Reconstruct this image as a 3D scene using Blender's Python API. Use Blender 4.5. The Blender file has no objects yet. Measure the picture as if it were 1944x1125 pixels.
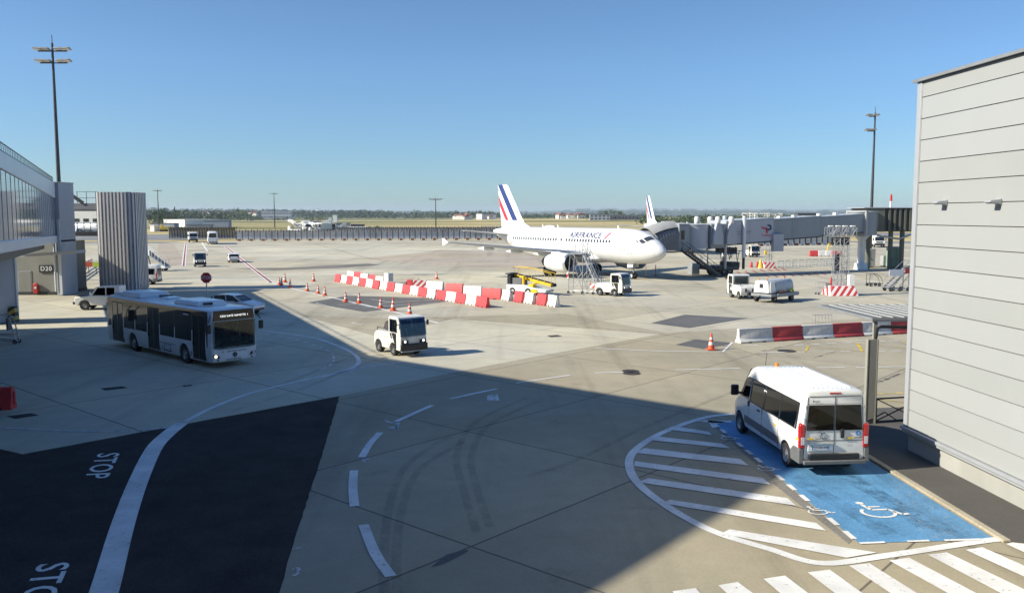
import bpy, bmesh, math, random
from mathutils import Vector, Matrix
R = math.radians
random.seed(7)
SC = bpy.context.scene
COL = SC.collection
# ------------------------------------------------------------------ camera
CAM_H, FOC, HOR = 7.5, 1650.0, 408.0
PITCH = math.atan((562.5 - HOR) / FOC)
cam_d = bpy.data.cameras.new('camera'); cam = bpy.data.objects.new('camera', cam_d); COL.objects.link(cam)
cam_d.sensor_width = 36.0; cam_d.lens = 36.0 * FOC / 1944.0; cam_d.clip_end = 30000; cam_d.clip_start = 0.1
cam.location = (0, 0, CAM_H); cam.rotation_euler = (R(90) - PITCH, 0, 0)
SC.camera = cam
# ------------------------------------------------------------------ light
SUN_EL = R(31.5); SUN_AZ = R(-104)          # light arrives from the left
wd = bpy.data.worlds.new('World'); SC.world = wd; wd.use_nodes = True
nt = wd.node_tree; bg = nt.nodes['Background']
sky = nt.nodes.new('ShaderNodeTexSky'); sky.sky_type = 'NISHITA'; sky.sun_disc = False
sky.sun_elevation = SUN_EL; sky.sun_rotation = SUN_AZ; sky.altitude = 100
sky.air_density = 0.7; sky.dust_density = 0.45; sky.ozone_density = 6.0
tint = nt.nodes.new('ShaderNodeMix'); tint.data_type = 'RGBA'; tint.blend_type = 'MULTIPLY'; tint.inputs[0].default_value = 1.0; tint.inputs[7].default_value = (0.98, 1.03, 0.96, 1)
# unseen upper sky gets an added blue boost to brighten and cool the shade
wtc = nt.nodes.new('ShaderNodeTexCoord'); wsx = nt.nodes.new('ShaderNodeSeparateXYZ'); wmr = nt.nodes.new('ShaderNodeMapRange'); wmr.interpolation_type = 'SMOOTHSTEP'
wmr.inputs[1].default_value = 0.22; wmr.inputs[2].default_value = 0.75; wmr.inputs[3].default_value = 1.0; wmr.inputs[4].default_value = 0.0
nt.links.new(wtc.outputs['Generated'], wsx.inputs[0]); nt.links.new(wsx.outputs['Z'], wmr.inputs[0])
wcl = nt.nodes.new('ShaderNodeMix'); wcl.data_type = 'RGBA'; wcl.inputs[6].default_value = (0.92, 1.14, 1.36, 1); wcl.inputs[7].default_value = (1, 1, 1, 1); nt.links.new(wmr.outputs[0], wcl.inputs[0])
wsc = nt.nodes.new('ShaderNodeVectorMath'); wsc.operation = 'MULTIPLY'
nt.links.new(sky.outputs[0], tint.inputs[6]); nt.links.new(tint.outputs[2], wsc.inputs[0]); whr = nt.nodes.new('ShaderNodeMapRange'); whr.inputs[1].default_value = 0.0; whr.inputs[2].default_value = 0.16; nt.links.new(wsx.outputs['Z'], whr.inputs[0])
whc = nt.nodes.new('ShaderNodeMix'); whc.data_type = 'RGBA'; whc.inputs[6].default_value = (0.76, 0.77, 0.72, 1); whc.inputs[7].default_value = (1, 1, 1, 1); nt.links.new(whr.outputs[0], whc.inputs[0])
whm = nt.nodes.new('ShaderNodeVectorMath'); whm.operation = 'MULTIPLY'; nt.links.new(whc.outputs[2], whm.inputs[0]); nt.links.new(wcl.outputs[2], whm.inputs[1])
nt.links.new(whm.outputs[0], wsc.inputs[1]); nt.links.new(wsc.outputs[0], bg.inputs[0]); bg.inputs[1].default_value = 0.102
sl = bpy.data.lights.new('sun', 'SUN'); sl.energy = 5.0; sl.angle = R(0.53); sl.color = (1.0, 0.935, 0.775)
sun = bpy.data.objects.new('sun', sl); COL.objects.link(sun)
SUN_DIR = Vector((math.sin(SUN_AZ) * math.cos(SUN_EL), math.cos(SUN_AZ) * math.cos(SUN_EL), math.sin(SUN_EL)))
sun.rotation_euler = SUN_DIR.to_track_quat('Z', 'Y').to_euler()
SC.view_settings.view_transform = 'Standard'; SC.view_settings.look = 'None'
SC.view_settings.exposure = 0.66; SC.view_settings.gamma = 1.0
SC.cycles.max_bounces = 6; SC.cycles.diffuse_bounces = 2; SC.cycles.transparent_max_bounces = 12; SC.cycles.caustics_reflective = False; SC.cycles.caustics_refractive = False

# ------------------------------------------------------------------ pixel -> world
SP, CP = math.sin(PITCH), math.cos(PITCH)
def ray(u, v):
    a, b = u - 972.0, v - 562.5
    return Vector((a, FOC * CP - b * SP, -FOC * SP - b * CP))
def G(u, v, z=0.0):
    d = ray(u, v); t = (z - CAM_H) / d.z
    return Vector((d.x * t, d.y * t, z))
def AT(u, v, Y):
    d = ray(u, v); t = Y / d.y
    return Vector((d.x * t, Y, CAM_H + d.z * t))

# ------------------------------------------------------------------ materials
M = {}
def mk(name, col, rough=0.5, metal=0.0, var=0.10, scale=2.0, bump=0.0, bscale=40.0, dirt=0.0, dirtcol=(0.10, 0.09, 0.075), spec=0.5, coat=0.0):
    m = bpy.data.materials.new(name); m.use_nodes = True
    t = m.node_tree; p = t.nodes['Principled BSDF']
    tc = t.nodes.new('ShaderNodeTexCoord')
    n = t.nodes.new('ShaderNodeTexNoise'); n.inputs['Scale'].default_value = scale; n.inputs['Detail'].default_value = 6; n.inputs['Roughness'].default_value = 0.65
    t.links.new(tc.outputs['Object'], n.inputs['Vector'])
    mr = t.nodes.new('ShaderNodeMapRange'); mr.inputs[1].default_value = 0.3; mr.inputs[2].default_value = 0.7
    mr.inputs[3].default_value = 1 - var; mr.inputs[4].default_value = 1 + var * 0.6
    t.links.new(n.outputs[0], mr.inputs[0])
    mx = t.nodes.new('ShaderNodeVectorMath'); mx.operation = 'SCALE'; mx.inputs[0].default_value = col[:3]
    t.links.new(mr.outputs[0], mx.inputs['Scale'])
    out = mx.outputs[0]
    if dirt > 0:
        n2 = t.nodes.new('ShaderNodeTexNoise'); n2.inputs['Scale'].default_value = scale * 0.7; n2.inputs['Detail'].default_value = 8
        mp = t.nodes.new('ShaderNodeMapping'); mp.inputs['Scale'].default_value = (1.6, 1.6, 0.35); mp.inputs['Location'].default_value = (3, 1, 7)
        t.links.new(tc.outputs['Object'], mp.inputs[0]); t.links.new(mp.outputs[0], n2.inputs['Vector'])
        r2 = t.nodes.new('ShaderNodeMapRange'); r2.inputs[1].default_value = 0.48; r2.inputs[2].default_value = 0.75; r2.inputs[4].default_value = dirt
        t.links.new(n2.outputs[0], r2.inputs[0])
        mm = t.nodes.new('ShaderNodeMix'); mm.data_type = 'RGBA'; mm.inputs[7].default_value = (*dirtcol, 1)
        t.links.new(r2.outputs[0], mm.inputs[0]); t.links.new(out, mm.inputs[6]); out = mm.outputs[2]
    t.links.new(out, p.inputs['Base Color'])
    p.inputs['Roughness'].default_value = rough; p.inputs['Metallic'].default_value = metal
    p.inputs['Specular IOR Level'].default_value = spec
    if coat: p.inputs['Coat Weight'].default_value = coat; p.inputs['Coat Roughness'].default_value = 0.06
    if bump > 0:
        n3 = t.nodes.new('ShaderNodeTexNoise'); n3.inputs['Scale'].default_value = bscale; n3.inputs['Detail'].default_value = 4
        t.links.new(tc.outputs['Object'], n3.inputs['Vector'])
        b = t.nodes.new('ShaderNodeBump'); b.inputs['Strength'].default_value = bump; b.inputs['Distance'].default_value = 0.02
        t.links.new(n3.outputs[0], b.inputs['Height']); t.links.new(b.outputs[0], p.inputs['Normal'])
    M[name] = m; return m
def glassmat(name, tint, rough=0.03, ior=1.5):
    m = bpy.data.materials.new(name); m.use_nodes = True; t = m.node_tree
    for n in list(t.nodes): t.nodes.remove(n)
    o = t.nodes.new('ShaderNodeOutputMaterial'); mix = t.nodes.new('ShaderNodeMixShader')
    tr = t.nodes.new('ShaderNodeBsdfTransparent'); tr.inputs[0].default_value = (*tint, 1)
    gl = t.nodes.new('ShaderNodeBsdfGlossy'); gl.inputs['Roughness'].default_value = rough; gl.inputs[0].default_value = (0.95, 0.97, 1, 1)
    fr = t.nodes.new('ShaderNodeFresnel'); fr.inputs[0].default_value = ior
    t.links.new(fr.outputs[0], mix.inputs[0]); t.links.new(tr.outputs[0], mix.inputs[1]); t.links.new(gl.outputs[0], mix.inputs[2])
    t.links.new(mix.outputs[0], o.inputs[0]); M[name] = m; return m
def glow(name, col, strength):
    m = bpy.data.materials.new(name); m.use_nodes = True; p = m.node_tree.nodes['Principled BSDF']
    p.inputs['Base Color'].default_value = (*col, 1); p.inputs['Emission Color'].default_value = (*col, 1); p.inputs['Emission Strength'].default_value = strength
    M[name] = m; return m
mk('white_paint', (0.78, 0.78, 0.76), 0.32, var=0.05, scale=1.2, dirt=0.10, coat=0.3)
mk('van_paint', (0.77, 0.77, 0.76), 0.28, var=0.04, scale=0.8, dirt=0.15, coat=0.5)
mk('dirty_white', (0.70, 0.69, 0.64), 0.45, var=0.10, scale=2.0, dirt=0.30)
mk('bus_paint', (0.78, 0.80, 0.82), 0.30, var=0.05, scale=1.0, dirt=0.10, coat=0.3)
mk('aircraft_paint', (0.72, 0.72, 0.71), 0.28, var=0.03, scale=0.35, dirt=0.05, coat=0.3)
mk('wing_grey', (0.42, 0.43, 0.44), 0.4, var=0.08, scale=0.5, dirt=0.12)
mk('rubber', (0.022, 0.022, 0.023), 0.8, var=0.3, scale=8)
mk('black_plastic', (0.018, 0.018, 0.02), 0.45, var=0.25, scale=5)
mk('dark_metal', (0.06, 0.062, 0.066), 0.5, 0.4, var=0.25, scale=3)
mk('rim_metal', (0.34, 0.35, 0.37), 0.4, 0.5, var=0.2, scale=8)
mk('grey_metal', (0.27, 0.28, 0.29), 0.45, 0.25, var=0.12, scale=1.5, dirt=0.2)
mk('galvanised', (0.42, 0.43, 0.45), 0.45, 0.5, var=0.2, scale=6)
mk('bridge_grey', (0.25, 0.275, 0.30), 0.5, 0.0, var=0.08, scale=0.7, dirt=0.14)
mk('bridge_light', (0.38, 0.40, 0.45), 0.5, 0.0, var=0.06, scale=0.7, dirt=0.10)
mk('hood_grey', (0.34, 0.34, 0.33), 0.7, var=0.1, scale=2)
mk('bellows_grey', (0.17, 0.175, 0.185), 0.75, 0.0, var=0.15, scale=2)
mk('chrome', (0.7, 0.7, 0.7), 0.15, 1.0, var=0.05)
mk('red_plastic', (0.58, 0.055, 0.06), 0.5, var=0.16, scale=2.5, dirt=0.14)
mk('white_plastic', (0.68, 0.67, 0.63), 0.5, var=0.08, scale=2.5, dirt=0.16)
mk('red_concrete', (0.42, 0.045, 0.05), 0.7, var=0.18, scale=3, dirt=0.2, bump=0.2)
mk('white_concrete', (0.66, 0.65, 0.62), 0.75, var=0.12, scale=3, dirt=0.25, bump=0.2)
mk('raw_concrete', (0.34, 0.33, 0.31), 0.85, var=0.16, scale=1.5, dirt=0.3, bump=0.3)
mk('cone_orange', (0.66, 0.10, 0.035), 0.5, var=0.12, scale=6)
mk('yellow_paint', (0.78, 0.52, 0.03), 0.4, var=0.10, scale=3, dirt=0.15)
mk('dull_yellow', (0.42, 0.36, 0.08), 0.6, var=0.2, scale=4, dirt=0.3)
mk('red_paint', (0.50, 0.035, 0.03), 0.4, var=0.12, scale=3, dirt=0.1)
mk('navy_paint', (0.02, 0.035, 0.13), 0.35, var=0.08)
mk('sign_blue', (0.05, 0.22, 0.55), 0.4, var=0.08)
mk('seat_fabric', (0.06, 0.07, 0.10), 0.9, var=0.2, scale=6)
mk('interior_grey', (0.20, 0.20, 0.21), 0.8, var=0.12)
mk('grey_plastic', (0.13, 0.135, 0.14), 0.6, var=0.12, scale=3)
mk('tail_light', (0.45, 0.012, 0.015), 0.15, var=0.1, coat=0.6)
mk('amber', (0.65, 0.22, 0.03), 0.3, var=0.1)
mk('pale_lens', (0.65, 0.65, 0.66), 0.15, var=0.1, coat=0.5)
mk('plate_white', (0.75, 0.76, 0.78), 0.4, var=0.03)
mk('ink_blue', (0.02, 0.04, 0.16), 0.5, var=0.05)
mk('ink_dark', (0.03, 0.033, 0.04), 0.5, var=0.05)
mk('tarpaulin', (0.055, 0.048, 0.05), 0.85, var=0.3, scale=5)
mk('rib_light', (0.42, 0.42, 0.41), 0.45, 0.1, var=0.06); mk('roof_grey', (0.17, 0.17, 0.165), 0.5, 0.1, var=0.12, scale=1)
mk('olive_cladding', (0.105, 0.11, 0.085), 0.6, var=0.12, scale=0.8, dirt=0.2)
mk('dark_cladding', (0.028, 0.03, 0.032), 0.6, var=0.2, scale=0.8)
mk('grey_block', (0.24, 0.24, 0.215), 0.8, var=0.1, scale=0.6, dirt=0.25)
mk('pillar_grey', (0.40, 0.42, 0.45), 0.65, var=0.08, scale=0.6, dirt=0.2)
mk('passerelle_skin', (0.62, 0.65, 0.68), 0.35, 0.1, var=0.05, scale=0.4, dirt=0.06)
mk('green_paint', (0.22, 0.36, 0.27), 0.5, var=0.1, scale=1, dirt=0.15)
mk('panel_cream', (0.335, 0.345, 0.345), 0.5, var=0.035, scale=0.25, dirt=0.045, dirtcol=(0.35, 0.33, 0.29))
mk('panel_cream_light', (0.35, 0.36, 0.36), 0.48, var=0.03, scale=0.3, dirt=0.04, dirtcol=(0.35, 0.33, 0.29)); mk('panel_cream_dull', (0.32, 0.33, 0.327), 0.55, var=0.05, scale=0.35, dirt=0.07, dirtcol=(0.33, 0.31, 0.27))
mk('fence_pale', (0.70, 0.69, 0.66), 0.6, var=0.06, scale=0.4, dirt=0.12); mk('housing_grey', (0.46, 0.47, 0.48), 0.4, var=0.08, scale=1.2, dirt=0.2)
mk('joint_dark', (0.34, 0.34, 0.34), 0.8, var=0.1)
mk('trim_grey', (0.36, 0.375, 0.40), 0.45, 0.1, var=0.06, dirt=0.1)
mk('plinth_grey', (0.36, 0.36, 0.34), 0.8, var=0.08, scale=0.6, dirt=0.18)
mk('post_grey', (0.30, 0.29, 0.25), 0.55, var=0.08, scale=1, dirt=0.12)
mk('copper_mesh', (0.54, 0.525, 0.515), 0.45, 0.25, var=0.05, scale=0.4)
mk('black_iron', (0.02, 0.02, 0.022), 0.5, var=0.2)
mk('skin', (0.42, 0.24, 0.17), 0.6, var=0.08)
mk('shirt_red', (0.25, 0.07, 0.06), 0.9, var=0.12)
mk('shirt_navy', (0.04, 0.05, 0.09), 0.9, var=0.12)
mk('hair_dark', (0.02, 0.015, 0.012), 0.8, var=0.2)
mk('hivis', (0.55, 0.62, 0.06), 0.8, var=0.1)
glassmat('clear_glass', (0.62, 0.72, 0.75))
glassmat('van_glass', (0.085, 0.105, 0.115))
glassmat('bus_glass', (0.09, 0.10, 0.095))
glassmat('blue_glass', (0.42, 0.56, 0.72))
mk('facade_glass', (0.50, 0.55, 0.60), 0.08, 0.25, var=0.06, scale=0.3, spec=0.8)
mk('black_glass', (0.010, 0.012, 0.014), 0.05, 0.0, var=0.1, spec=0.7)
def meshmat(name, col, open_):
    m = bpy.data.materials.new(name); m.use_nodes = True; t = m.node_tree; p = t.nodes['Principled BSDF']; p.inputs['Base Color'].default_value = (*col, 1); p.inputs['Roughness'].default_value = 0.5; p.inputs['Alpha'].default_value = 1 - open_; M[name] = m
meshmat('perforated_sheet', (0.46, 0.445, 0.44), 0.22)
glow('lamp_warm', (1.0, 0.80, 0.52), 2.2)
glow('lamp_white', (1.0, 0.97, 0.9), 1.3)
glow('led_text', (1.0, 1.0, 0.95), 1.2)

# ------------------------------------------------------------------ mesh builder
def unit(v): return Vector(v).normalized()
class MB:
    def __init__(s): s.v = []; s.f = []; s.m = []
    def add(s, vs, fs, m=0):
        o = len(s.v); s.v += [tuple(x) for x in vs]; s.f += [tuple(i + o for i in f) for f in fs]; s.m += [m] * len(fs); return s
    def box(s, c, d, m=0, rz=0.0, top=(1, 1), ax=None):
        x, y, z = d[0] / 2, d[1] / 2, d[2] / 2
        vs = [(-x, -y, -z), (x, -y, -z), (x, y, -z), (-x, y, -z)]
        vs += [(a * top[0], b * top[1], z) for a, b, _ in vs]
        c = Vector(c)
        if ax is not None:
            X, Y, Z = ax; vs = [c + X * a + Y * b + Z * e for a, b, e in vs]
        else:
            q, w = math.cos(rz), math.sin(rz); vs = [(c.x + a * q - b * w, c.y + a * w + b * q, c.z + e) for a, b, e in vs]
        return s.add(vs, [(3, 2, 1, 0), (4, 5, 6, 7), (0, 1, 5, 4), (1, 2, 6, 5), (2, 3, 7, 6), (3, 0, 4, 7)], m)
    def bar(s, a, b, w, h=None, m=0, up=(0, 0, 1)):
        a, b = Vector(a), Vector(b); X = b - a; L = X.length; X = X / L; u = Vector(up)
        if abs(X.dot(u)) > 0.99: u = Vector((0, 1, 0))
        Y = u.cross(X).normalized(); Z = X.cross(Y)
        return s.box((a + b) / 2, (L, w, h if h else w), m, ax=(X, Y, Z))
    def tube(s, pts, r, n=8, m=0, cap=True):
        pts = [Vector(p) for p in pts]; rs = r if isinstance(r, (list, tuple)) else [r] * len(pts)
        prev = None; rings = []
        for i, p in enumerate(pts):
            d = (pts[min(i + 1, len(pts) - 1)] - pts[max(i - 1, 0)]).normalized()
            if prev is None:
                u = Vector((0, 0, 1)) if abs(d.z) < 0.9 else Vector((1, 0, 0)); A = d.cross(u).normalized()
            else: A = (prev - d * prev.dot(d)).normalized()
            prev = A; B = d.cross(A)
            rings.append([p + (A * math.cos(2 * math.pi * k / n) + B * math.sin(2 * math.pi * k / n)) * rs[i] for k in range(n)])
        return s.loft(rings, m, cap)
    def loft(s, rings, m=0, cap=True, closed=True):
        n = len(rings[0]); vs = [p for r in rings for p in r]; fs = []
        for i in range(len(rings) - 1):
            for k in range(n if closed else n - 1):
                a, b = i * n + k, i * n + (k + 1) % n; fs.append((a, b, b + n, a + n))
        if cap: fs.append(tuple(range(n))[::-1]); fs.append(tuple(range((len(rings) - 1) * n, len(rings) * n)))
        return s.add(vs, fs, m)
    def lathe(s, prof, c=(0, 0, 0), axis='z', n=24, m=0, cap=True):
        c = Vector(c); rings = []
        for r, h in prof:
            ring = []
            for k in range(n):
                a = 2 * math.pi * k / n; p, q = r * math.cos(a), r * math.sin(a)
                ring.append(c + (Vector((p, q, h)) if axis == 'z' else Vector((q, h, p)) if axis == 'y' else Vector((h, p, q))))
            rings.append(ring)
        return s.loft(rings, m, cap)
    def prism(s, poly, lo, hi, axis='y', m=0):
        """polygon in (x,z) extruded along y, in (x,y) along z, or in (y,z) along x"""
        n = len(poly)
        def P(a, b, t): return (a, t, b) if axis == 'y' else (a, b, t) if axis == 'z' else (t, a, b)
        vs = [P(a, b, lo) for a, b in poly] + [P(a, b, hi) for a, b in poly]
        fs = [tuple(range(n))[::-1], tuple(range(n, 2 * n))] + [(k, (k + 1) % n, (k + 1) % n + n, k + n) for k in range(n)]
        return s.add(vs, fs, m)
    def sheet(s, poly, z, m=0): return s.add([(p[0], p[1], z) for p in poly], [tuple(range(len(poly)))], m)
    def text(s, txt, o, X, Y, size, m=0, off=0.004, depth=0.0, fn=None, spacing=1.0, shear=0.0, bold=0.0):
        V, F = glyphs(txt, spacing, shear, bold)
        if fn: vs = [fn(a * size, b * size) for a, b in V]
        else:
            o, X, Y = Vector(o), unit(X), unit(Y); N = X.cross(Y); vs = [o + X * (a * size) + Y * (b * size) + N * off for a, b in V]
        return s.add(vs, F, m)
    def build(s, name, mats, parent=None, smooth=40, bevel=0.0, bang=30, seg=2, fix=True, loc=None):
        me = bpy.data.meshes.new(name); me.from_pydata(s.v, [], s.f)
        if not isinstance(mats, (list, tuple)): mats = [mats]
        for a in mats: me.materials.append(M[a] if isinstance(a, str) else a)
        me.polygons.foreach_set('material_index', s.m)
        if fix:
            b = bmesh.new(); b.from_mesh(me); bmesh.ops.recalc_face_normals(b, faces=b.faces); b.to_mesh(me); b.free()
        if smooth: me.shade_smooth(); me.set_sharp_from_angle(angle=R(smooth))
        me.update(); o = bpy.data.objects.new(name, me); COL.objects.link(o)
        if parent is not None: o.parent = parent
        if loc is not None: o.location = loc
        if bevel > 0:
            bv = o.modifiers.new('edge', 'BEVEL'); bv.width = bevel; bv.segments = seg; bv.limit_method = 'ANGLE'; bv.angle_limit = R(bang)
            bv.harden_normals = False
        return o
_gl = {}
def glyphs(txt, spacing=1.0, shear=0.0, bold=0.0):
    k = (txt, spacing, shear, bold)
    if k not in _gl:
        cu = bpy.data.curves.new('t', 'FONT'); cu.body = txt; cu.align_x = 'CENTER'; cu.align_y = 'CENTER'; cu.resolution_u = 3
        cu.space_character = spacing; cu.shear = shear; cu.offset = bold; cu.fill_mode = 'FRONT'
        o = bpy.data.objects.new('t', cu); COL.objects.link(o); dg = bpy.context.evaluated_depsgraph_get()
        me = bpy.data.meshes.new_from_object(o.evaluated_get(dg))
        _gl[k] = ([(v.co.x, v.co.y) for v in me.vertices], [tuple(p.vertices) for p in me.polygons])
        bpy.data.objects.remove(o); bpy.data.curves.remove(cu); bpy.data.meshes.remove(me)
    return _gl[k]
def carve(o, cutters):
    """cut closed shapes out of a built mesh for good (the cutters are deleted)"""
    tmp = []
    for mb in cutters:
        c = mb.build('cutter', 'black_plastic', smooth=0); c.parent = o.parent; tmp.append(c)
        bm = o.modifiers.new('cut', 'BOOLEAN'); bm.operation = 'DIFFERENCE'; bm.solver = 'EXACT'; bm.object = c
        bm.material_mode = 'INDEX'
    mods = [m for m in o.modifiers if m.type == 'BEVEL']
    dg = bpy.context.evaluated_depsgraph_get(); me = bpy.data.meshes.new_from_object(o.evaluated_get(dg))
    o.modifiers.clear(); old = o.data; o.data = me; me.name = old.name; bpy.data.meshes.remove(old)
    for c in tmp: d = c.data; bpy.data.objects.remove(c); bpy.data.meshes.remove(d)
    me.shade_smooth(); me.set_sharp_from_angle(angle=R(35))
    return o
def tag(o, label=None, cat=None, group=None, kind=None):
    if label: o['label'] = label
    if cat: o['category'] = cat
    if group: o['group'] = group
    if kind: o['kind'] = kind
    return o
def thing(name, loc, rz, label, cat, group=None):
    o = bpy.data.objects.new(name, None); COL.objects.link(o); o.location = loc; o.rotation_euler = (0, 0, rz)
    o.empty_display_size = 0.3
    return tag(o, label, cat, group)
def dup(o, loc=None, rz=None, label=None, group=None, parent=None, scale=None):
    c = o.copy(); COL.objects.link(c)
    if parent is not None: c.parent = parent
    if loc is not None: c.location = loc
    if rz is not None: c.rotation_euler = (0, 0, rz)
    if scale is not None: c.scale = scale if isinstance(scale, tuple) else (scale,) * 3
    if label: c['label'] = label
    if group: c['group'] = group
    for ch in list(o.children): dup(ch, parent=c)
    return c
def head(hx, hy): return math.atan2(hy, hx)
ORD = ['first', 'second', 'third', 'fourth', 'fifth', 'sixth', 'seventh', 'eighth', 'ninth', 'tenth', 'eleventh', 'twelfth', 'thirteenth', 'fourteenth', 'fifteenth', 'sixteenth', 'seventeenth', 'eighteenth', 'nineteenth', 'twentieth']
# ------------------------------------------------------------------ ground materials
def groundmat(name, col, slab=None, tint=0.10, big=0.22, fine=0.10, rough=0.85, joint=(0.10, 0.085, 0.07), stain=0.35, jw=0.035, spec=0.25):
    m = bpy.data.materials.new(name); m.use_nodes = True; t = m.node_tree; p = t.nodes['Principled BSDF']; L = t.links.new
    tc = t.nodes.new('ShaderNodeTexCoord')
    def noise(scale, detail=6, sc=None, rot=0, loc=(0, 0, 0), rough=0.6):
        n = t.nodes.new('ShaderNodeTexNoise'); n.inputs['Scale'].default_value = scale; n.inputs['Detail'].default_value = detail; n.inputs['Roughness'].default_value = rough
        mp = t.nodes.new('ShaderNodeMapping'); mp.inputs['Rotation'].default_value = (0, 0, rot); mp.inputs['Location'].default_value = loc
        if sc: mp.inputs['Scale'].default_value = sc
        L(tc.outputs['Object'], mp.inputs[0]); L(mp.outputs[0], n.inputs['Vector']); return n.outputs[0]
    def rng(x, a, b, c, d):
        r = t.nodes.new('ShaderNodeMapRange'); r.inputs[1].default_value = a; r.inputs[2].default_value = b; r.inputs[3].default_value = c; r.inputs[4].default_value = d
        L(x, r.inputs[0]); return r.outputs[0]
    def mul(a, b):
        n = t.nodes.new('ShaderNodeMath'); n.operation = 'MULTIPLY'; L(a, n.inputs[0])
        if isinstance(b, float): n.inputs[1].default_value = b
        else: L(b, n.inputs[1])
        return n.outputs[0]
    k = rng(noise(0.07, 5), 0.3, 0.7, 1 - big, 1 + big * 0.6)
    k = mul(k, rng(noise(0.9, 8, loc=(5, 2, 0), rough=0.7), 0.3, 0.7, 1 - fine, 1 + fine * 0.6))
    k = mul(k, rng(noise(14, 4, loc=(1, 9, 0)), 0.3, 0.7, 1 - fine * 0.8, 1 + fine * 0.8))
    if stain:
        k = mul(k, rng(noise(0.5, 5, (1, 0.06, 1), R(-20)), 0.55, 0.75, 1, 1 - stain * 0.7))
        k = mul(k, rng(noise(0.35, 5, (1, 0.05, 1), R(52), (3, 3, 0)), 0.56, 0.76, 1, 1 - stain))
        k = mul(k, rng(noise(0.45, 7, loc=(31, 12, 0), rough=0.75), 0.60, 0.74, 1, 1 - stain * 0.8))
    if slab:
        mp = t.nodes.new('ShaderNodeMapping'); mp.inputs['Rotation'].default_value = (0, 0, -slab[1]); mp.inputs['Location'].default_value = (slab[2], slab[3], 0)
        L(tc.outputs['Object'], mp.inputs[0])
        dn = t.nodes.new('ShaderNodeTexNoise'); dn.inputs['Scale'].default_value = 0.8; dn.inputs['Detail'].default_value = 6; L(tc.outputs['Object'], dn.inputs['Vector'])
        ds = t.nodes.new('ShaderNodeVectorMath'); ds.operation = 'MULTIPLY_ADD'; ds.inputs[1].default_value = (0.05, 0.05, 0); L(dn.outputs['Color'], ds.inputs[0]); L(mp.outputs[0], ds.inputs[2])
        b = t.nodes.new('ShaderNodeTexBrick'); b.offset = 0; b.squash = 1; b.inputs['Scale'].default_value = 1
        b.inputs['Brick Width'].default_value = slab[0]; b.inputs['Row Height'].default_value = slab[0]; b.inputs['Mortar Size'].default_value = jw; b.inputs['Mortar Smooth'].default_value = 0.3
        b.inputs['Color1'].default_value = (1 - tint,) * 3 + (1,); b.inputs['Color2'].default_value = (1 + tint * 0.5,) * 3 + (1,); b.inputs['Mortar'].default_value = (1, 1, 1, 1)
        L(ds.outputs[0], b.inputs['Vector']); k = mul(k, b.outputs['Color'])
    v = t.nodes.new('ShaderNodeVectorMath'); v.operation = 'SCALE'
    # slow hue drift between warm and grey concrete
    cm = t.nodes.new('ShaderNodeMix'); cm.data_type = 'RGBA'; g = (col[0] * 0.95, col[1] * 0.99, col[2] * 1.08)
    cm.inputs[6].default_value = (*col, 1); cm.inputs[7].default_value = (*g, 1); L(rng(noise(0.05, 4, loc=(9, 9, 0)), 0.4, 0.6, 0, 1), cm.inputs[0])
    L(cm.outputs[2], v.inputs[0]); L(k, v.inputs['Scale']); out = v.outputs[0]
    if slab:
        mx = t.nodes.new('ShaderNodeMix'); mx.data_type = 'RGBA'; mx.inputs[7].default_value = (*joint, 1)
        L(mul(b.outputs['Fac'], 0.85), mx.inputs[0]); L(out, mx.inputs[6]); out = mx.outputs[2]
    L(out, p.inputs['Base Color']); p.inputs['Roughness'].default_value = rough; p.inputs['Specular IOR Level'].default_value = spec
    bn = t.nodes.new('ShaderNodeBump'); bn.inputs['Strength'].default_value = 0.25; bn.inputs['Distance'].default_value = 0.02
    L(noise(30, 3), bn.inputs['Height']); L(bn.outputs[0], p.inputs['Normal'])
    M[name] = m; return m
def paintmat(name, col, wear=0.5, scale=3.0, amax=1.0):
    m = bpy.data.materials.new(name); m.use_nodes = True; t = m.node_tree; p = t.nodes['Principled BSDF']; L = t.links.new
    tc = t.nodes.new('ShaderNodeTexCoord'); n = t.nodes.new('ShaderNodeTexNoise'); n.inputs['Scale'].default_value = scale; n.inputs['Detail'].default_value = 10; n.inputs['Roughness'].default_value = 0.75
    L(tc.outputs['Object'], n.inputs['Vector'])
    r = t.nodes.new('ShaderNodeMapRange'); r.inputs[1].default_value = wear - 0.10; r.inputs[2].default_value = wear + 0.06; r.inputs[3].default_value = 0.0; r.inputs[4].default_value = amax
    L(n.outputs[0], r.inputs[0])
    n2 = t.nodes.new('ShaderNodeTexNoise'); n2.inputs['Scale'].default_value = 0.9; n2.inputs['Detail'].default_value = 6; L(tc.outputs['Object'], n2.inputs['Vector'])
    r2 = t.nodes.new('ShaderNodeMapRange'); r2.inputs[1].default_value = 0.3; r2.inputs[2].default_value = 0.7; r2.inputs[3].default_value = 0.72; r2.inputs[4].default_value = 1.05; L(n2.outputs[0], r2.inputs[0])
    v = t.nodes.new('ShaderNodeVectorMath'); v.operation = 'SCALE'; v.inputs[0].default_value = col; L(r2.outputs[0], v.inputs['Scale']); L(v.outputs[0], p.inputs['Base Color'])
    p.inputs['Roughness'].default_value = 0.7; L(r.outputs[0], p.inputs['Alpha']); M[name] = m; return m
SA = math.atan2(0.75, 0.66)
q = (-0.94, 19.2); ox = -(math.cos(SA) * q[0] + math.sin(SA) * q[1]) % 7.5; oy = -(-math.sin(SA) * q[0] + math.cos(SA) * q[1]) % 7.5
groundmat('apron_concrete', (0.385, 0.335, 0.235), slab=(7.5, SA, ox, oy))
groundmat('light_concrete', (0.535, 0.485, 0.362), slab=(7.5, SA, ox, oy), stain=0.25, tint=0.06)
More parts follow.
